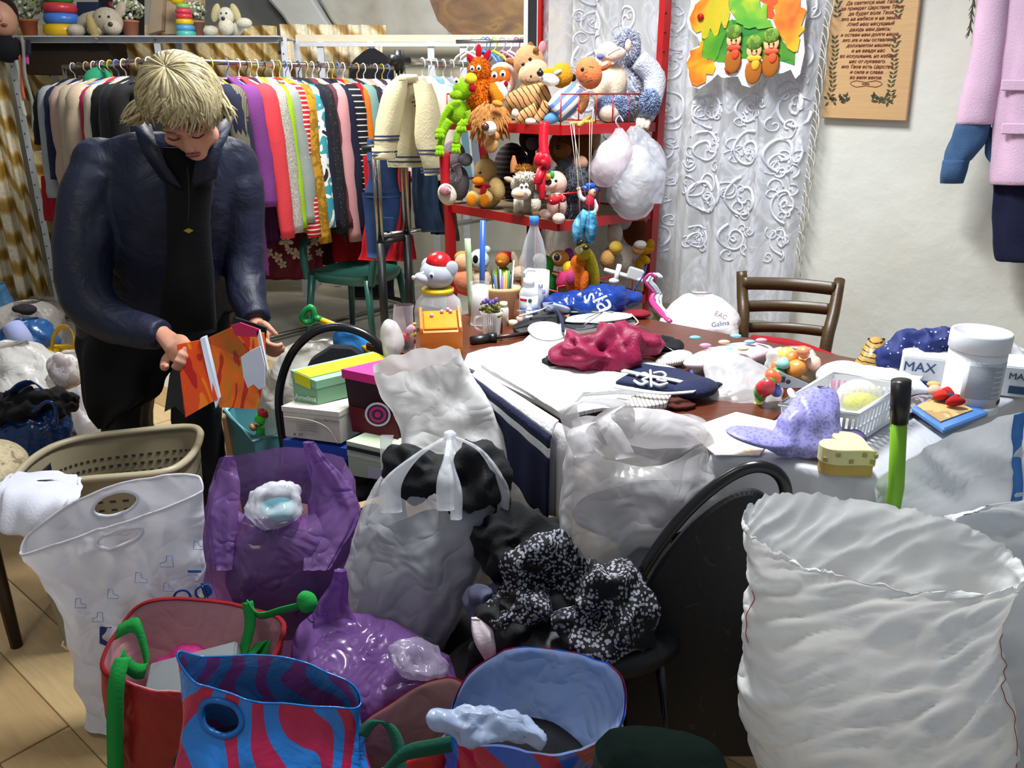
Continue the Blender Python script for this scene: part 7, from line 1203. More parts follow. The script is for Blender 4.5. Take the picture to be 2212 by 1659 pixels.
# ---- chair two: big black round-backed chair
pts3 = W(1345, 1330, 1.42), W(1700, 1080, 1.40), W(1640, 1659, 1.33); n2 = (pts3[1]-pts3[0]).cross(pts3[2]-pts3[0]).normalized()
def cp2(x, y, o=0): return PL(x, y, pts3[0]+n2*o, n2)
if n2.y > 0: n2 = -n2
t = thing('round_back_chair', 'black padded chair with round tubular back seen from behind', 'chair', V((.22, 1.42, 0)))
tube('back_arch', [cp2(x, y) for x, y in ((1322, 1560), (1335, 1400), (1355, 1310), (1400, 1215), (1470, 1120), (1545, 1050), (1612, 1012), (1662, 1012), (1693, 1042), (1698, 1100), (1688, 1200), (1670, 1380), (1660, 1560))], .0125, bt, t, 14, 6)
pnl = [(1345, 1640), (1350, 1420), (1372, 1320), (1420, 1225), (1490, 1138), (1560, 1082), (1615, 1062), (1655, 1075), (1668, 1110), (1660, 1250), (1645, 1420), (1635, 1640)]
n = NT('worn_black'); o_ = n.co(); n.col(n.mix(n.ramp(n.noise(o_, 30, 6, 1), [(.66, '000000'), (.74, 'ffffff')]), '08080c', '2c2a33')); n.rough(.5, .4); n.bump(n.noise(o_, 60, 3), .2, .004)
pnl = [tuple(q) for q in spline(pnl, 5)]; link('back_pad', m_poly([cp2(x, y, .0) for x, y in pnl], n2*-.03, .008), n.m, t, smooth=False); lathe('seat', V((.18, 1.5, .40)), [(.17, 0), (.2, .015), (.2, .04), (.17, .055)], n.m, t, 32)
for q in ((.36, 1.36), (.02, 1.38), (.34, 1.66), (.02, 1.66)): tube('leg', [V((.18, 1.5, .4))+(V((q[0], q[1], .4))-V((.18, 1.5, .4)))*.7, V((q[0], q[1], .012))], .0125, bt, t, 10, 1)
ell('chalk_mark', cp2(1412, 1383, .004), (.005, .002, .009), paper('8a8890'), t, (0, -.5, 0), 8)
# white bag on the chair
t = thing('white_carrier_bag', 'white translucent bag of dark clothes standing on the round-backed chair', 'plastic bag', V((.2, 1.56, .46))); wb = film('e2dfe0', .55, .3, crinkle=.7)
link('bag', m_loft([R_(935, 1240, 1530, 1.66, .5), R_(965, 1228, 1552, 1.66, .55), R_(1020, 1220, 1566, 1.64, .6), R_(1090, 1212, 1556, 1.62, .6), R_(1160, 1206, 1500, 1.6, .6), R_(1215, 1205, 1440, 1.58, .6), R_(1258, 1250, 1370, 1.57, .5), R_(1270, 1285, 1345, 1.57, .4)], 90, 7, .012, 7, .95, .014, 9, rim=lambda a: .03*sin(a)+.02*cos(2*a), seed=15, top=True), wb, t)
link('contents', m_loft([R_(1066, 1330, 1554, 1.62, .56), R_(1110, 1240, 1546, 1.615, .61), R_(1160, 1320, 1497, 1.598, .61), R_(1225, 1350, 1428, 1.578, .56)], 44, 5, .012, 7, top=True, seed=2), C_('1c1a26'), t)
for P in ([(1245, 950, 1.6), (1232, 905, 1.62), (1228, 880, 1.63), (1262, 866, 1.63), (1325, 870, 1.64), (1350, 895, 1.64), (1345, 950, 1.62)], [(1262, 985, 1.52), (1245, 935, 1.56), (1268, 915, 1.6)], [(1352, 990, 1.52), (1320, 930, 1.56), (1300, 905, 1.6), (1330, 880, 1.63)]):
    link('handle', m_ribbon([W(*p) for p in P], .05, V((.55, -.4, .3)), .002), wb, t)
link('top_fold', m_blob(W(1430, 930, 1.66), (.12, .06, .045), .3, 7, 40, (0, .2, 0), .006, 9, 3), wb, t)
# black floral clothes
def floral():
    n = NT('black_floral'); o = n.co(); v = n.n('TexVoronoi'); v.inputs['Scale'].default_value = 130; n.l(o, v.inputs['Vector']); f = n.ramp(v.outputs['Distance'], [(.0, (1,)*3), (.45, (.0,)*3)], True)
    k = n.ramp(n.noise(o, 13, 2), [(.40, (0,)*3), (.46, (1,)*3)]); mx = n.n('Math', operation='MULTIPLY'); n.l(f, mx.inputs[0]); n.l(k, mx.inputs[1])
    n.col(n.mix(mx.outputs[0], '0a0a0e', n.mix(n.noise(o, 40, 2), '5f6070', 'a8a8b0'))); n.rough(.8, .3); return n.m
FM = floral()
for lab, c, r, rot, sd, m in (('black blouse with white flower sprigs heaped at the chair', W(1165, 1275, 1.50), (.105, .10, .13), (0, .5, 0), 1, FM), ('black floral dress draped over the chair front', W(1300, 1330, 1.40), (.10, .09, .10), (0, -.3, 0), 2, FM), ('plain black blouse behind the floral heap', W(1130, 1180, 1.60), (.13, .09, .07), (0, .3, 0), 3, C_('0b0b0f')), ('black skirt under the floral dress', W(1180, 1420, 1.46), (.16, .1, .14), (0, 0, 0), 4, C_('09090c')), ('slate blue scarf at the left of the floral heap', W(1055, 1290, 1.52), (.04, .05, .05), (0, .4, 0), 5, C_('4a4c60')), ('black and white lace blouse hanging below the heap', W(1105, 1330, 1.45), (.06, .05, .075), (0, .5, 0), 6, dots('0b0b0f', 'b8b8bc', 34, .16))):
    tag(link('clothes_heap', m_blob(c, r, .45, 8, 72, rot, .045, 9, sd), m), lab, 'clothes')
tag(link('black_clothes_pile', m_blob(V((W(1130, 1400, 1.5).x, 1.5, .19)), (.2, .13, .2), .2, 6, 44, floor=.004), C_('08080b')), 'dark clothes pile on the floor under the floral heap', 'clothes'); tag(link('white_lace_end', m_loft([R_(1335, 1018, 1040, 1.44, .4), R_(1370, 1020, 1070, 1.42, .4), R_(1400, 1030, 1078, 1.41, .4), R_(1428, 1048, 1068, 1.41, .3)], 30, 5, .006, 14, folds=.005, nf=5, top=True), C_('cfc4c8')), 'white frilled cloth end below the floral heap', 'cloth')
# ---- big woven sacks at the right
def on_loft(name, me, nu, j, r0, r1, wd, m, parent, step=2, out=.003, c=None):
    P = [me.vertices[r*nu+j % nu].co.copy() for r in range(r0, r1, step)]; Qn = [me.vertices[r*nu+(j+1) % nu].co.copy() for r in range(r0, r1, step)]
    sd = [(q-p) for p, q in zip(P, Qn)]; P = [p+(s.cross(ZZ)).normalized()*out for p, s in zip(P, sd)]
    link(name, m_ribbon(P, wd, sd, .0012, 3), m, parent)
t = thing('white_sack', 'open white woven sack with ragged rim in the right foreground', 'sack', G(1900, 1880, 0))
link('sack', m_loft([R2((1605, 1112), (2208, 1205), 1.22, .34), R2((1610, 1160), (2190, 1235), 1.22, .36), R2((1614, 1260), (2160, 1300), 1.21, .38), R2((1606, 1400), (2148, 1410), 1.20, .40), R2((1606, 1530), (2165, 1530), 1.19, .42), R2((1640, 1680), (2180, 1680), 1.18, .42), R2((1700, 1860), (2140, 1860), 1.18, .4)], 220, 15, .014, 4, .85, .012, 9, diag=.8, rim=lambda a: .035*sin(a)-.012+.008*noise.noise(V((a*9, 0, 0)))+.006*noise.noise(V((a*33, 3, 0))), seed=21), SK, t)
sm_ = t.children[0].data.copy(); sm_.transform(Matrix.Translation(t.location))
for j, a, b_ in ((207, 36, 72), (116, 30, 43), (203, 76, 88)): on_loft('red_thread', sm_, 220, j, a, b_, .0013, plastic('a03040'), t)
t = thing('white_sack', 'white woven sack with blue stripes standing behind the ragged one', 'sack', G(2120, 1720, 0))
link('sack', m_loft([R2((1898, 1070), (2400, 890), 1.40, .3), R2((1900, 1130), (2400, 1000), 1.40, .32), R2((1905, 1250), (2390, 1200), 1.39, .36), R2((1940, 1450), (2380, 1450), 1.38, .4), R2((1980, 1710), (2320, 1710), 1.38, .4)], 110, 8, .014, 5, .85, .02, 8, diag=-.7, rim=lambda a: .05*sin(a)-.02+.006*noise.noise(V((a*25, 9, 0))), seed=24), film('dfe2e4', 1, .42, crinkle=.55, weave=True), t)
bs_ = paper('3f7ac0')
sm_ = t.children[0].data.copy(); sm_.transform(Matrix.Translation(t.location))
on_loft('blue_stripe', sm_, 110, 88, 0, 20, .02, bs_, t); on_loft('blue_stripe', sm_, 110, 94, 0, 20, .006, bs_, t); on_loft('blue_stripe', sm_, 110, 22, 0, 18, .02, bs_, t, out=-.004)
# ---- front row
rf = film('a3141e', 1, .35, crinkle=.5); t = thing('red_shopping_bag', 'red laminated shopping bag with green handles, pink cloth and grey box inside', 'shopping bag', G(420, 1680, 0))
rr = [R2((236, 1378), (604, 1392), 1.45, .55), R2((240, 1430), (602, 1440), 1.44, .55), R2((246, 1540), (596, 1545), 1.42, .52), R2((250, 1690), (590, 1690), 1.42, .5)]
rimf = lambda a: .03*max(0, sin(a))-.06*max(0, -sin(a))+.012*cos(3*a)
link('outer', m_loft(rr, 90, 7, .006, 6, .62, .006, 8, rim=rimf, seed=3), rf, t); link('lining', m_loft([(a+(b-a)*.012, b-(b-a)*.012, d*.965) for a, b, d in rr], 90, 7, .006, 6, .62, .006, 8, rim=rimf, seed=3), film('dca4aa', 1, .3, crinkle=.5), t)
me = m_loft(rr, 90, 7, .006, 6, .62, .006, 8, rim=rimf, seed=3); tube('bound_rim', [me.vertices[i].co.copy() for i in range(0, 90, 3)], .006, C_('7d0c14'), t, 6, 2, True, flat=.6)
gst = C_('148a38')
for P, sd_ in (([(252, 1366, 1.45), (290, 1350, 1.44), (306, 1378, 1.43), (318, 1440, 1.42), (296, 1450, 1.40), (268, 1430, 1.39), (262, 1416, 1.38)], V((.2, .5, .9))), ([(266, 1420, 1.37), (252, 1470, 1.34), (248, 1560, 1.32), (250, 1680, 1.31)], V((1, .1, 0))), ([(534, 1300, 1.52), (540, 1350, 1.5), (520, 1420, 1.47), (500, 1440, 1.45), (535, 1420, 1.46), (570, 1385, 1.48), (560, 1440, 1.45)], V((.8, -.3, .4))), ([(536, 1302, 1.52), (560, 1330, 1.5), (610, 1318, 1.48), (650, 1308, 1.46), (668, 1300, 1.46)], V((.1, -.5, .8)))): link('handle', m_ribbon([W(*p) for p in P], .032, sd_, .003), gst, t)
link('handle_knot', m_blob(W(660, 1300, 1.46), (.022, .02, .024), .3, 20, 24), gst, t)
tag(link('pink_cloth', m_blob(W(395, 1425, 1.52), (.085, .04, .03), .4, 12, 44, (0, -.25, 0), .012, 16), C_('c83a84')), 'bright pink cloth inside the red shopping bag', 'cloth'); bx = W(425, 1450, 1.43); tag(box('grey_box', bx-ZZ*.03, (.19, .10, .09), paper('74787a'), rot=(.25, -.2, .15), bev=.004), 'grey box inside the red shopping bag', 'box'); tag(link('clear_wrap', m_blob(W(515, 1455, 1.38), (.05, .04, .02), .4, 20, 30), clear('e8ecee', .35)), 'crumpled clear wrap lying on the grey box', 'wrap')
def zebra(b, r, dist, sc):
    n = NT('zebra_print'); wv = n.n('TexWave', bands_direction='X'); wv.inputs['Scale'].default_value = sc; wv.inputs['Distortion'].default_value = dist; wv.inputs['Detail'].default_value = .6; wv.inputs['Detail Scale'].default_value = 1.6
    n.l(n.co('Object', (1, .4, .8)), wv.inputs[0]); n.col(n.ramp(wv.outputs['Fac'], [(0, b), (.52, r)], True)); n.rough(.28, .55); a = n.noise(n.co(), 7, 4, 1.5); n.bump(a, .5, .03); return n.m
zb, zl = zebra('1f78cc', 'b01248', 14, 4.2), zebra('4a84bc', '94508e', 14, 4.2)
t = thing('zebra_bag', 'blue and magenta zebra-striped plastic bag with a punched handle', 'plastic bag', G(570, 1780, 0)); rr = [R2((388, 1462), (778, 1515), 1.22, .2), R2((398, 1525), (775, 1555), 1.22, .32), R2((385, 1620), (785, 1630), 1.2, .5), R2((350, 1720), (810, 1720), 1.18, .5), R2((380, 1850), (780, 1850), 1.18, .5)]
rz = lambda a: .045*max(0, sin(a))+.045*abs(cos(a))**8*(cos(a) < 0)+.004*sin(5*a); hz = lambda a, v: sin(a) < 0 and ((cos(a)+.48)/.26)**2+((v-.2)/.10)**2 < 1
zo = link('bag', m_loft(rr, 150, 9, .006, 7, .9, .007, 9, rim=rz, cut=hz, seed=31), zb, t); hole_ring('handle_hole', zo, 150, t, -.48, .26, .2, .10, film('1f78cc', 1, .25), .006); rim_hem(zo, 150, t, film('1f78cc', 1, .25), .002); link('lining', m_loft([(a+(b-a)*.01, b-(b-a)*.01, d*.94) for a, b, d in rr], 150, 9, .006, 7, .9, .007, 9, rim=rz, cut=hz, seed=31), zl, t); link('dark_contents', m_blob(W(560, 1640, 1.2)-ZZ*.03, (.16, .08, .1), .3, 8, 36), C_('0c0c22'), t)
zl2 = zebra('8fa6cc', '7a8ac0', 4, 3); t = thing('zebra_bag', 'open blue and magenta plastic bag with pale blue lining', 'plastic bag', G(1130, 1900, 0)); rr = [R2((955, 1545), (1352, 1505), 1.17, .62), R2((950, 1580), (1335, 1555), 1.17, .6), R2((965, 1640), (1290, 1630), 1.16, .55), R2((940, 1720), (1290, 1710), 1.15, .5), R2((960, 1900), (1270, 1900), 1.15, .5)]
rz2 = lambda a: .05*max(0, sin(a+.25))-.012*max(0, -sin(a))+.012*cos(3*a); link('bag', m_loft(rr, 110, 8, .008, 7, .95, .008, 10, rim=rz2, seed=41), zebra('1a5cc4', 'a81040', 14, 3.4), t); link('lining', m_loft([(a+(b-a)*.014, b-(b-a)*.014, d*.96) for a, b, d in rr], 110, 8, .008, 7, .95, .008, 10, rim=rz2, seed=41), film('a4bce4', 1, .3, crinkle=.8), t)
link('folded_rim', m_blob(W(1055, 1572, 1.05), (.10, .035, .030), .5, 12, 56, (0, .22, 0), .02, 14, 3), film('a9b8d4', 1, .3, crinkle=.9), t); link('dark_contents', m_blob(W(1130, 1610, 1.17)-ZZ*.05, (.14, .1, .07), .3, 9, 40), C_('07070e'), t)
t = thing('red_tote_bag', 'red and white tote bag with dark green handle between the striped bags', 'tote bag', G(870, 1800, 0)); rr = [R2((740, 1640), (1010, 1500), 1.25, .4), R2((720, 1680), (1012, 1560), 1.24, .42), R2((715, 1760), (1010, 1720), 1.23, .45), R2((740, 1850), (1000, 1850), 1.22, .45)]
link('outer', m_loft(rr, 70, 6, .006, 7, .9, .006, 9, rim=lambda a: .035*sin(a), seed=51), blotch(('b01a1a', 'b81c1c', 'd8d2c8'), 3.2, 0, 0, .5), t); link('lining', m_loft([(a+(b-a)*.02, b-(b-a)*.02, d*.94) for a, b, d in rr], 70, 6, .006, 7, .9, .006, 9, rim=lambda a: .035*sin(a), seed=51), film('b08a84', 1, .4), t)
gd = C_('12503e'); link('handle', m_ribbon([W(780, 1590, 1.2), W(805, 1560, 1.2), W(838, 1565, 1.18), W(860, 1610, 1.15), W(862, 1670, 1.12)], .034, V((.7, -.5, .3)), .003), gd, t); link('handle', m_ribbon([W(820, 1680, 1.1), W(870, 1630, 1.11), W(930, 1615, 1.12), W(985, 1605, 1.13)], .03, V((.2, .3, .9)), .003), gd, t)
tag(link('dark_green_bag', m_loft([R2((1290, 1632), (1570, 1655), 1.03, .45), R2((1285, 1680), (1575, 1690), 1.03, .45), R2((1290, 1800), (1560, 1800), 1.03, .45), R2((1300, 1960), (1540, 1960), 1.03, .4)], 60, 6, .008, 8, crease=.008, rim=lambda a: .02*sin(a)), film('2c3a34', 1, .3, crinkle=.5)), 'dark green bag at the foot of the round-backed chair', 'bag')
# ================================================================ the woman sorting things
pr = thing('person', 'person in a dark navy jacket bending over and holding a bright orange picture book', 'person', V((-.98, 2.62, 0)))
def remesh(name, meshes, vox, m, parent, sm=6, **k):
    for q in meshes:
        bm = bmesh.new(); bm.from_mesh(q); bmesh.ops.recalc_face_normals(bm, faces=bm.faces); bm.to_mesh(q); bm.free()
    me = join(meshes); o = bpy.data.objects.new('t', me); COL.objects.link(o)
    r = o.modifiers.new('r', 'REMESH'); r.mode = 'VOXEL'; r.voxel_size = vox
    s = o.modifiers.new('s', 'SMOOTH'); s.iterations = sm; s.factor = .5
    d = bpy.context.evaluated_depsgraph_get(); q = bpy.data.meshes.new_from_object(o.evaluated_get(d)); bpy.data.objects.remove(o)
    return link(name, q, m, parent, **k)
# head frame: x = her left, y = face direction, z = crown
HC_ = W(402, 243, 2.33); pt_ = radians(46); yaw = .22
Fd = V((sin(yaw)*cos(pt_), -cos(yaw)*cos(pt_), -sin(pt_))); Xd = V((-cos(yaw), -sin(yaw), 0)); Ud = Xd.cross(Fd).normalized(); HM = Matrix((Xd, Fd, Ud)).transposed(); HM = HM@Matrix.Rotation(radians(8), 3, 'Y')
def hp(x, y, z): return HC_+HM@V((x, y, z))
def he(c, r, rot=(0, 0, 0), seg=20): return m_ell(hp(*c), r, HM@rotm(rot), seg)
sk_ = NT('skin'); so_ = sk_.co(); sk_.col(sk_.mix(sk_.noise(so_, 12, 3), 'b07a62', 'd09a80')); sk_.rough(.55, .35); sk_.b.inputs['Subsurface Weight'].default_value = .08; SKN = sk_.m
head = [he((0, -.01, .025), (.074, .094, .092)), he((0, .022, -.03), (.062, .068, .085)), he((0, .06, -.088), (.03, .026, .026)), he((0, .092, -.012), (.011, .022, .026), (.35, 0, 0)), he((0, .104, -.026), (.014, .014, .010)), he((0, .082, .03), (.055, .018, .012)),
        he((.042, .062, -.025), (.024, .02, .022)), he((-.042, .062, -.025), (.024, .02, .022)), he((0, .083, -.058), (.022, .014, .012)), he((.045, .02, -.07), (.022, .03, .022)), he((-.045, .02, -.07), (.022, .03, .022)), he((.077, -.01, -.01), (.008, .018, .028)), he((-.077, -.01, -.01), (.008, .018, .028))]
SH = V((HC_.x-.03, 2.50, HC_.z-.10))                      # base of the neck
body = head+[m_tube([hp(0, -.03, -.06), SH, SH+V((0, .05, -.08))], [.052, .056, .07], 16, 4), m_loft([R_(312, 300, 450, 2.55, .3), R_(420, 240, 465, 2.57, .33), R_(560, 245, 450, 2.6, .35), R_(700, 245, 440, 2.64, .35)], 24, 4, top=True)]
AP1 = ((262, 352, 2.55), (205, 400, 2.5), (178, 600, 2.38), (235, 690, 2.33), (350, 722, 2.27)); AP2 = ((475, 352, 2.57), (512, 400, 2.57), (526, 545, 2.58), (536, 640, 2.5), (552, 692, 2.43))
S1, E1, W1 = W(195, 350, 2.50), W(185, 600, 2.40), W(352, 722, 2.27); S2, E2, W2 = W(525, 345, 2.56), W(533, 545, 2.58), W(555, 700, 2.42)
body += [m_tube([W(*p) for p in AP1], [.03, .042, .042, .036, .026], 12, 5), m_tube([W(*p) for p in AP2], [.03, .042, .04, .034, .026], 12, 5)]
L1a, L1b = V((W(285, 930, 2.6).x, 2.62, 0)), V((W(440, 1060, 2.6).x+.02, 2.58, 0))
for q in (L1a, L1b): body += [m_tube([V((q.x*.6+SH.x*.4, 2.66, .80)), V((q.x, 2.60, .46)), V((q.x, 2.62, .09))], [.085, .06, .042], 14, 5), m_ell((q.x, 2.57, .045), (.042, .11, .042))]
# hands
def hand(Wp, Hp, up, fingers, thumb, k=1.):
    d = (Hp-Wp).normalized(); sd = d.cross(V(up)).normalized(); nn = sd.cross(d); ms = [m_tube([Wp-d*.02, Wp, Hp], [.026*k, .024*k, .034*k], 12, 3, flat=.75), m_ell(Hp, (.038*k, .022*k, .038*k), frame(sd, None, d))]
    for i, f in enumerate(fingers):
        b = Hp+sd*(.028-.018*i)*k+d*.026*k; L = (.07, .078, .072, .058)[i]*k; c = f
        p1 = b+d*L*.42+nn*c*.008; p2 = p1+(d*cos(c)+nn*sin(c))*L*.34; p3 = p2+(d*cos(c*1.9)+nn*sin(c*1.9))*L*.28; ms.append(m_tube([b-d*.02, b, p1, p2, p3], [.010*k, .0098*k, .0092*k, .0084*k, .007*k], 8, 3))
    b = Hp+sd*.036*k-d*.02*k; ms.append(m_tube([b, b+sd*.02*k+d*.02*k+nn*.012, b+sd*.014*k+d*.045*k+nn*thumb, b+sd*.002*k+d*.06*k+nn*thumb*1.5], [.0125*k, .0115*k, .010*k, .008*k], 8, 3)); return ms
body += hand(W1, W(385, 752, 2.22), (0, -1, .25), (1.0, 1.05, 1.1, 1.15), .03, 1.12); body += hand(W2, W(566, 728, 2.38), (1, .3, 0), (.9, .95, 1.0, 1.05), .025)
remesh('body', body, .0055, SKN, pr, 4)
# face details
ell('lips', hp(0, .094, -.060), (.021, .008, .008), plastic('9a5a52', .45), pr, HM); ell('mouth_line', hp(0, .1005, -.0605), (.018, .003, .0016), plastic('5a2c2a', .6), pr, HM, 10)
for s in (-1, 1):
    ell('eyelid', hp(s*.032, .079, .006), (.016, .010, .010), plastic('b8836e', .5), pr, HM); tube('eyelash', [hp(s*.016, .087, -.001), hp(s*.032, .0895, -.004), hp(s*.048, .081, -.001)], .0022, plastic('3a2a24', .7), pr, 6, 4); tube('eyebrow', [hp(s*.014, .099, .030), hp(s*.034, .095, .034), hp(s*.052, .083, .028)], [.002, .0034, .0018], plush('8a6a4c', .3), pr, 6, 4); ell('nostril', hp(s*.006, .113, -.034), (.003, .003, .002), plastic('5a342c'), pr, HM, 6)
# hair: a cap and a few hundred locks swept from the crown
hn = NT('hair'); ho = hn.co('Object', (1, 1, 1)); hn.col(hn.mix(hn.noise(ho, 28, 4, 1), '8a7a52', 'd2c8a0')); hn.rough(.5, .4); HAIR = hn.m
hr = thing('x', 'x', 'x') if False else None
cap = m_ell((0, 0, 0), (1, 1, 1), seg=36)
for v in cap.vertices:
    p = v.co.copy(); lim = -.15 if p.y < .1 else .12+.25*p.y
    if p.z < lim: p.z = lim-(lim-p.z)*.12; p.x *= .9; p.y *= .9
    q = V((p.x*.099, p.y*.114-.014, p.z*.114+.028)); q += q.normalized()*.006*noise.noise(q*30); v.co = hp(*q)
hair = link('hair', cap, HAIR, pr, label='short ash-blonde hair'); ms = []; md = []
for i in range(520):
    a = random.uniform(0, 2*pi); fr = cos(a)       # a=0 is the front
    end = 1.15+.75*(1-max(0, fr))**.8*.9; st = random.uniform(.0, .75)
    P = []; sw_ = random.uniform(-.6, .6)+.35; lift = random.uniform(.0, .012)
    for k in range(6):
        th = st+(end-st)*k/5+random.uniform(-.03, .03); az = a+sw_*(k/5)**1.3
        d = V((sin(th)*sin(az), sin(th)*cos(az), cos(th))); r = 1+.05*sin(pi*k/5)+(.10*random.random()*(k == 5))
        P.append(hp(d.x*.104*r, d.y*.118*r-.012, d.z*.118*r+.03+lift*.4))
    (md if i % 4 == 0 else ms).append(m_tube(P, [.0025, .006, .007, .0065, .005, .0014], 5, 3, flat=.55))
for i in range(46):                                    # the flick of hair at the left ear
    b = W(330+random.uniform(-14, 14), 215+random.uniform(-25, 25), 2.34+random.uniform(-.03, .05)); e = W(268+random.uniform(-10, 22), 262+random.uniform(-14, 12), 2.36+random.uniform(-.04, .04)); m_ = b.lerp(e, .55)+V((random.uniform(-.01, .0), 0, random.uniform(-.02, .01))); ms.append(m_tube([b, m_, e], [.004, .0065, .0012], 5, 4, flat=.6))
for i in range(26):
    b = W(470+random.uniform(-10, 10), 215+random.uniform(-20, 30), 2.32); e = W(508+random.uniform(-16, 6), 250+random.uniform(-12, 20), 2.33+random.uniform(-.03, .03)); ms.append(m_tube([b, b.lerp(e, .5)+ZZ*.012, e], [.004, .006, .001], 5, 4, flat=.6))
link('locks', join(ms), HAIR, hair, kind='stuff')
hd = NT('hair_dark'); hd.col(hd.mix(hd.noise(hd.co(), 28, 4, 1), '5a4c30', '9a8a60')); hd.rough(.5, .4); link('dark_locks', join(md), hd.m, hair, kind='stuff')
# jacket, skirt, trousers, shoes
jn = NT('jacket'); jo = jn.co(); jn.col(jn.mix(jn.noise(jo, 5, 4), '090d1c', '121c38')); jn.rough(.55, .4); jn.bump(jn.noise(jo, 11, 4, 1.2), .45, .02); JK = jn.m
tor = m_loft([R_(285, 285, 470, 2.54, .5), R_(305, 222, 520, 2.54, .42), R_(340, 185, 540, 2.55, .42), R_(420, 178, 530, 2.55, .5), R_(520, 182, 512, 2.58, .55), R_(620, 180, 505, 2.62, .55), R_(690, 172, 508, 2.64, .55), R_(735, 180, 500, 2.64, .5)], 60, 6, .010, 6, .9, folds=.006, nf=7, top=True)
slv = [m_tube([W(*p) for p in AP1], [.062, .088, .08, .066, .046], 18, 6), m_tube([W(*p) for p in AP2], [.06, .078, .066, .058, .046], 18, 6), m_ell(W(222, 352, 2.53), (.09, .09, .075)), m_ell(W(498, 352, 2.57), (.085, .085, .075))]
for me in slv:
    for v in me.vertices: v.co += V((noise.noise(v.co*16), noise.noise(v.co*16+V((9, 0, 0))), noise.noise(v.co*V((8, 8, 22)).length*.5)))*.008
remesh('jacket', [tor]+slv, .008, JK, pr, 3)
def collar(x0, x1, s):
    P = [W(x0, 262, 2.50), W(x0+s*8, 290, 2.42), W(x0+s*28, 340, 2.38), W(x1, 395, 2.40)]; link('collar', m_ribbon(P, .075, V((s*-.9, .35, .35)), .008), JK, pr)
collar(305, 370, 1); collar(478, 440, -1)
link('black_top', m_loft([R_(318, 350, 455, 2.44, .4), R_(360, 352, 462, 2.43, .35), R_(480, 362, 455, 2.43, .4), R_(640, 350, 465, 2.45, .4), R_(715, 340, 470, 2.48, .4)], 40, 5, .006, 8, top=True), C_('07070b'), pr); tube('zip', [W(405, 360, 2.36), W(408, 420, 2.365), W(406, 490, 2.37)], .0016, metal('3a3a34', .4), pr, 6, 3); poly('gold_badge', [W(x, y, 2.365) for x, y in ((396, 498), (407, 493), (418, 498), (408, 504))], (0, .003, 0), metal('c0a028', .3), pr)
skm = C_('07080d', .8); link('skirt', m_loft([R_(690, 185, 500, 2.62, .5), R_(740, 172, 440, 2.60, .5), R_(800, 176, 372, 2.57, .5), R_(850, 182, 345, 2.55, .5), R_(890, 192, 280, 2.53, .5), R_(925, 212, 232, 2.52, .5)], 48, 6, .010, 6, folds=.012, nf=6, top=True), skm, pr, label='long black skirt panel')
tr = C_('12131a', .55); 
for q, px0 in ((L1a, 285), (L1b, 440)):
    tp = V((q.x*.6+SH.x*.4, 2.65, .82)); link('trouser_leg', m_loft([(tp-V((.1, 0, 0)), tp+V((.1, 0, 0)), .1), (V((q.x-.085, 2.6, .5)), V((q.x+.085, 2.6, .5)), .085), (V((q.x-.07, 2.6, .25)), V((q.x+.07, 2.6, .25)), .075), (V((q.x-.072, 2.61, .06)), V((q.x+.072, 2.61, .06)), .075)], 32, 6, .008, 9, folds=.004, top=True), tr, pr); link('shoe', m_blob((q.x, 2.55, .048), (.052, .13, .048), .05, 6, 28, floor=.002), plastic('0e0e10', .4), pr)
# the picture book in her hands
bk = thing('picture_book', 'open glossy picture book with orange and red printing held by the woman', 'book', W(480, 890, 2.16)); orm = blotch(('b01c10', 'd8480c', 'e8780c', 'd86a10', '7a2c10'), 7, 3, .8, .3, .05, 'Object', (1.6, 1.6, .5)); orb = blotch(('a0240c', 'c85a10', 'b06410', '9a2a0c', '3a1a10'), 8, 4, 1, .3, .05, 'Object', (2.2, 2, .5))
poly('left_page', [W(382, 745, 2.15), W(432, 735, 2.17), W(470, 862, 2.15), W(400, 902, 2.12)], (0, .006, 0), orm, bk); poly('page_edges', [W(432, 732, 2.165), W(442, 728, 2.17), W(474, 860, 2.155), W(466, 882, 2.145)], (0, .02, 0), paper('c9d2e0'), bk); poly('right_page', [W(438, 735, 2.19), W(498, 708, 2.2), W(570, 720, 2.24), W(576, 800, 2.22), W(556, 884, 2.18), W(474, 880, 2.16)], (0, .006, 0), orb, bk)
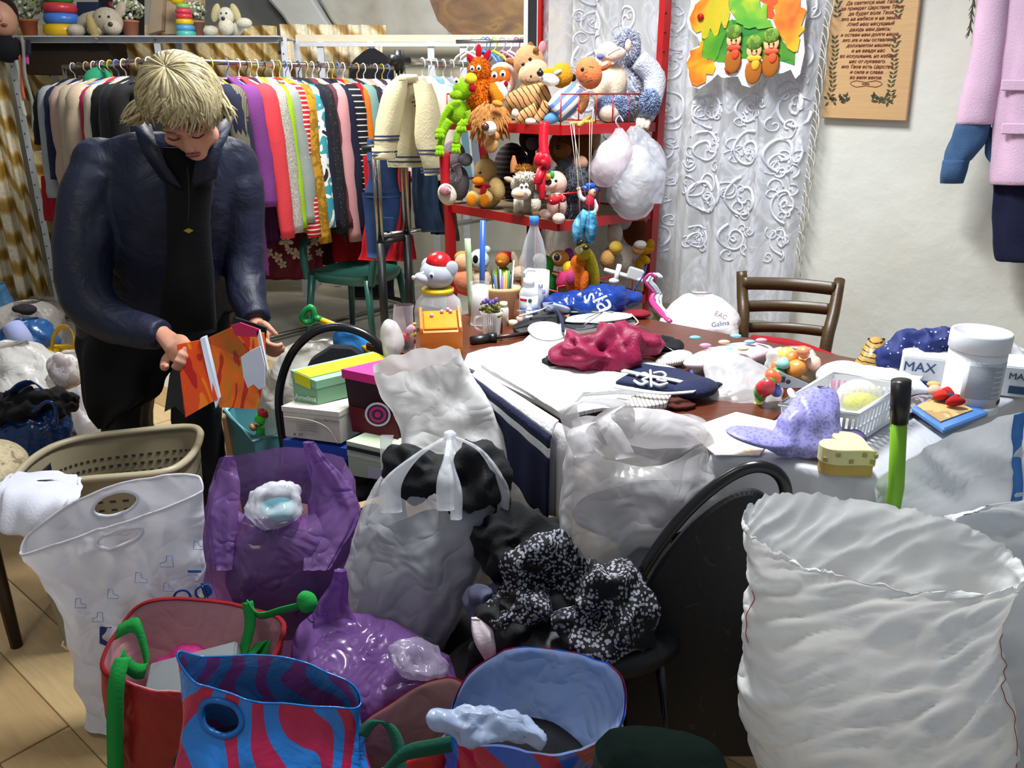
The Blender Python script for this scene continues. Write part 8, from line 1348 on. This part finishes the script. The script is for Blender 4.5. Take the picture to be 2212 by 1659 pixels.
link('white_splash', m_poly([W(x, y, 2.176) for x, y in ((520, 772), (540, 758), (562, 748), (572, 790), (572, 835), (560, 842), (548, 830), (535, 838), (526, 815))], V((0, .004, 0))), paper('dde4f2'), bk, smooth=False); poly('pink_corner', [W(x, y, 2.19) for x, y in ((498, 704), (518, 697), (560, 712), (556, 728), (510, 726))], (0, .006, 0), paper('c42a58', .35), bk); poly('back_cover', [W(x, y, 2.27) for x, y in ((508, 686), (576, 708), (572, 745), (560, 860), (500, 860))], (0, .008, 0), plastic('22242a', .35), bk); poly('page_edge', [W(x, y, 2.19) for x, y in ((554, 716), (560, 714), (578, 800), (570, 812))], (0, .012, 0), paper('d8dce4'), bk)
poly('front_cover', [W(x, y, 2.14) for x, y in ((355, 890), (366, 810), (376, 790), (392, 800), (396, 895), (378, 878))], (0, .006, 0), plastic('14151a', .3), bk)
# ================================================================ groups of repeats
GR = {'hanging_sweater': 'tops hanging on the clothes rails', 'hanging_jacket': 'jackets hanging on the corner rack', 'hanging_skirt': 'skirts and dresses hanging on the rails', 'hanging_trousers': 'trousers hanging on the telescopic rack', 'coat_hanger': 'loose coat hangers', 'pencil': 'pens and pencils in the peach pot', 'shoe_box': 'shoe boxes stacked on the folding chair',
      'toy_piece': 'plastic toys in the teal bin', 'plastic_bag': 'bags heaped behind the woman', 'clothes_heap': 'black clothes heaped at the round-backed chair', 'hanging_belt': 'belts hanging on the shelf upright', 'zebra_bag': 'striped plastic bags in the foreground', 'purple_bag': 'purple bags in the foreground', 'white_sack': 'white woven sacks', 'potted_flowers': 'potted flowers on the top shelf',
      'plush_dog': 'plush dogs on the top shelf', 'stacking_rings': 'stacking ring toys on the top shelf', 'clothes_rack': 'clothes racks', 'curtain': 'gold curtains', 'toy_bag': 'clear bags of toys on the table', 'hanging_bag': 'clear bags hung on the toy stand', 'cord': 'cords beside the magazine', 'bottle_cap': 'bottle caps on the table', 'small_bottle': 'small bottles on the table', 'cardboard_box': 'cardboard boxes', 'gold_shoe': 'pair of gold shoes'}
for o in list(bpy.data.objects):
    if o.parent is None and 'category' in o and 'group' not in o:
        b = o.name.split('.')[0]
        if b in GR: o['group'] = GR[b]
        elif b.startswith('plush_'): o['group'] = 'plush toys on the red stand'
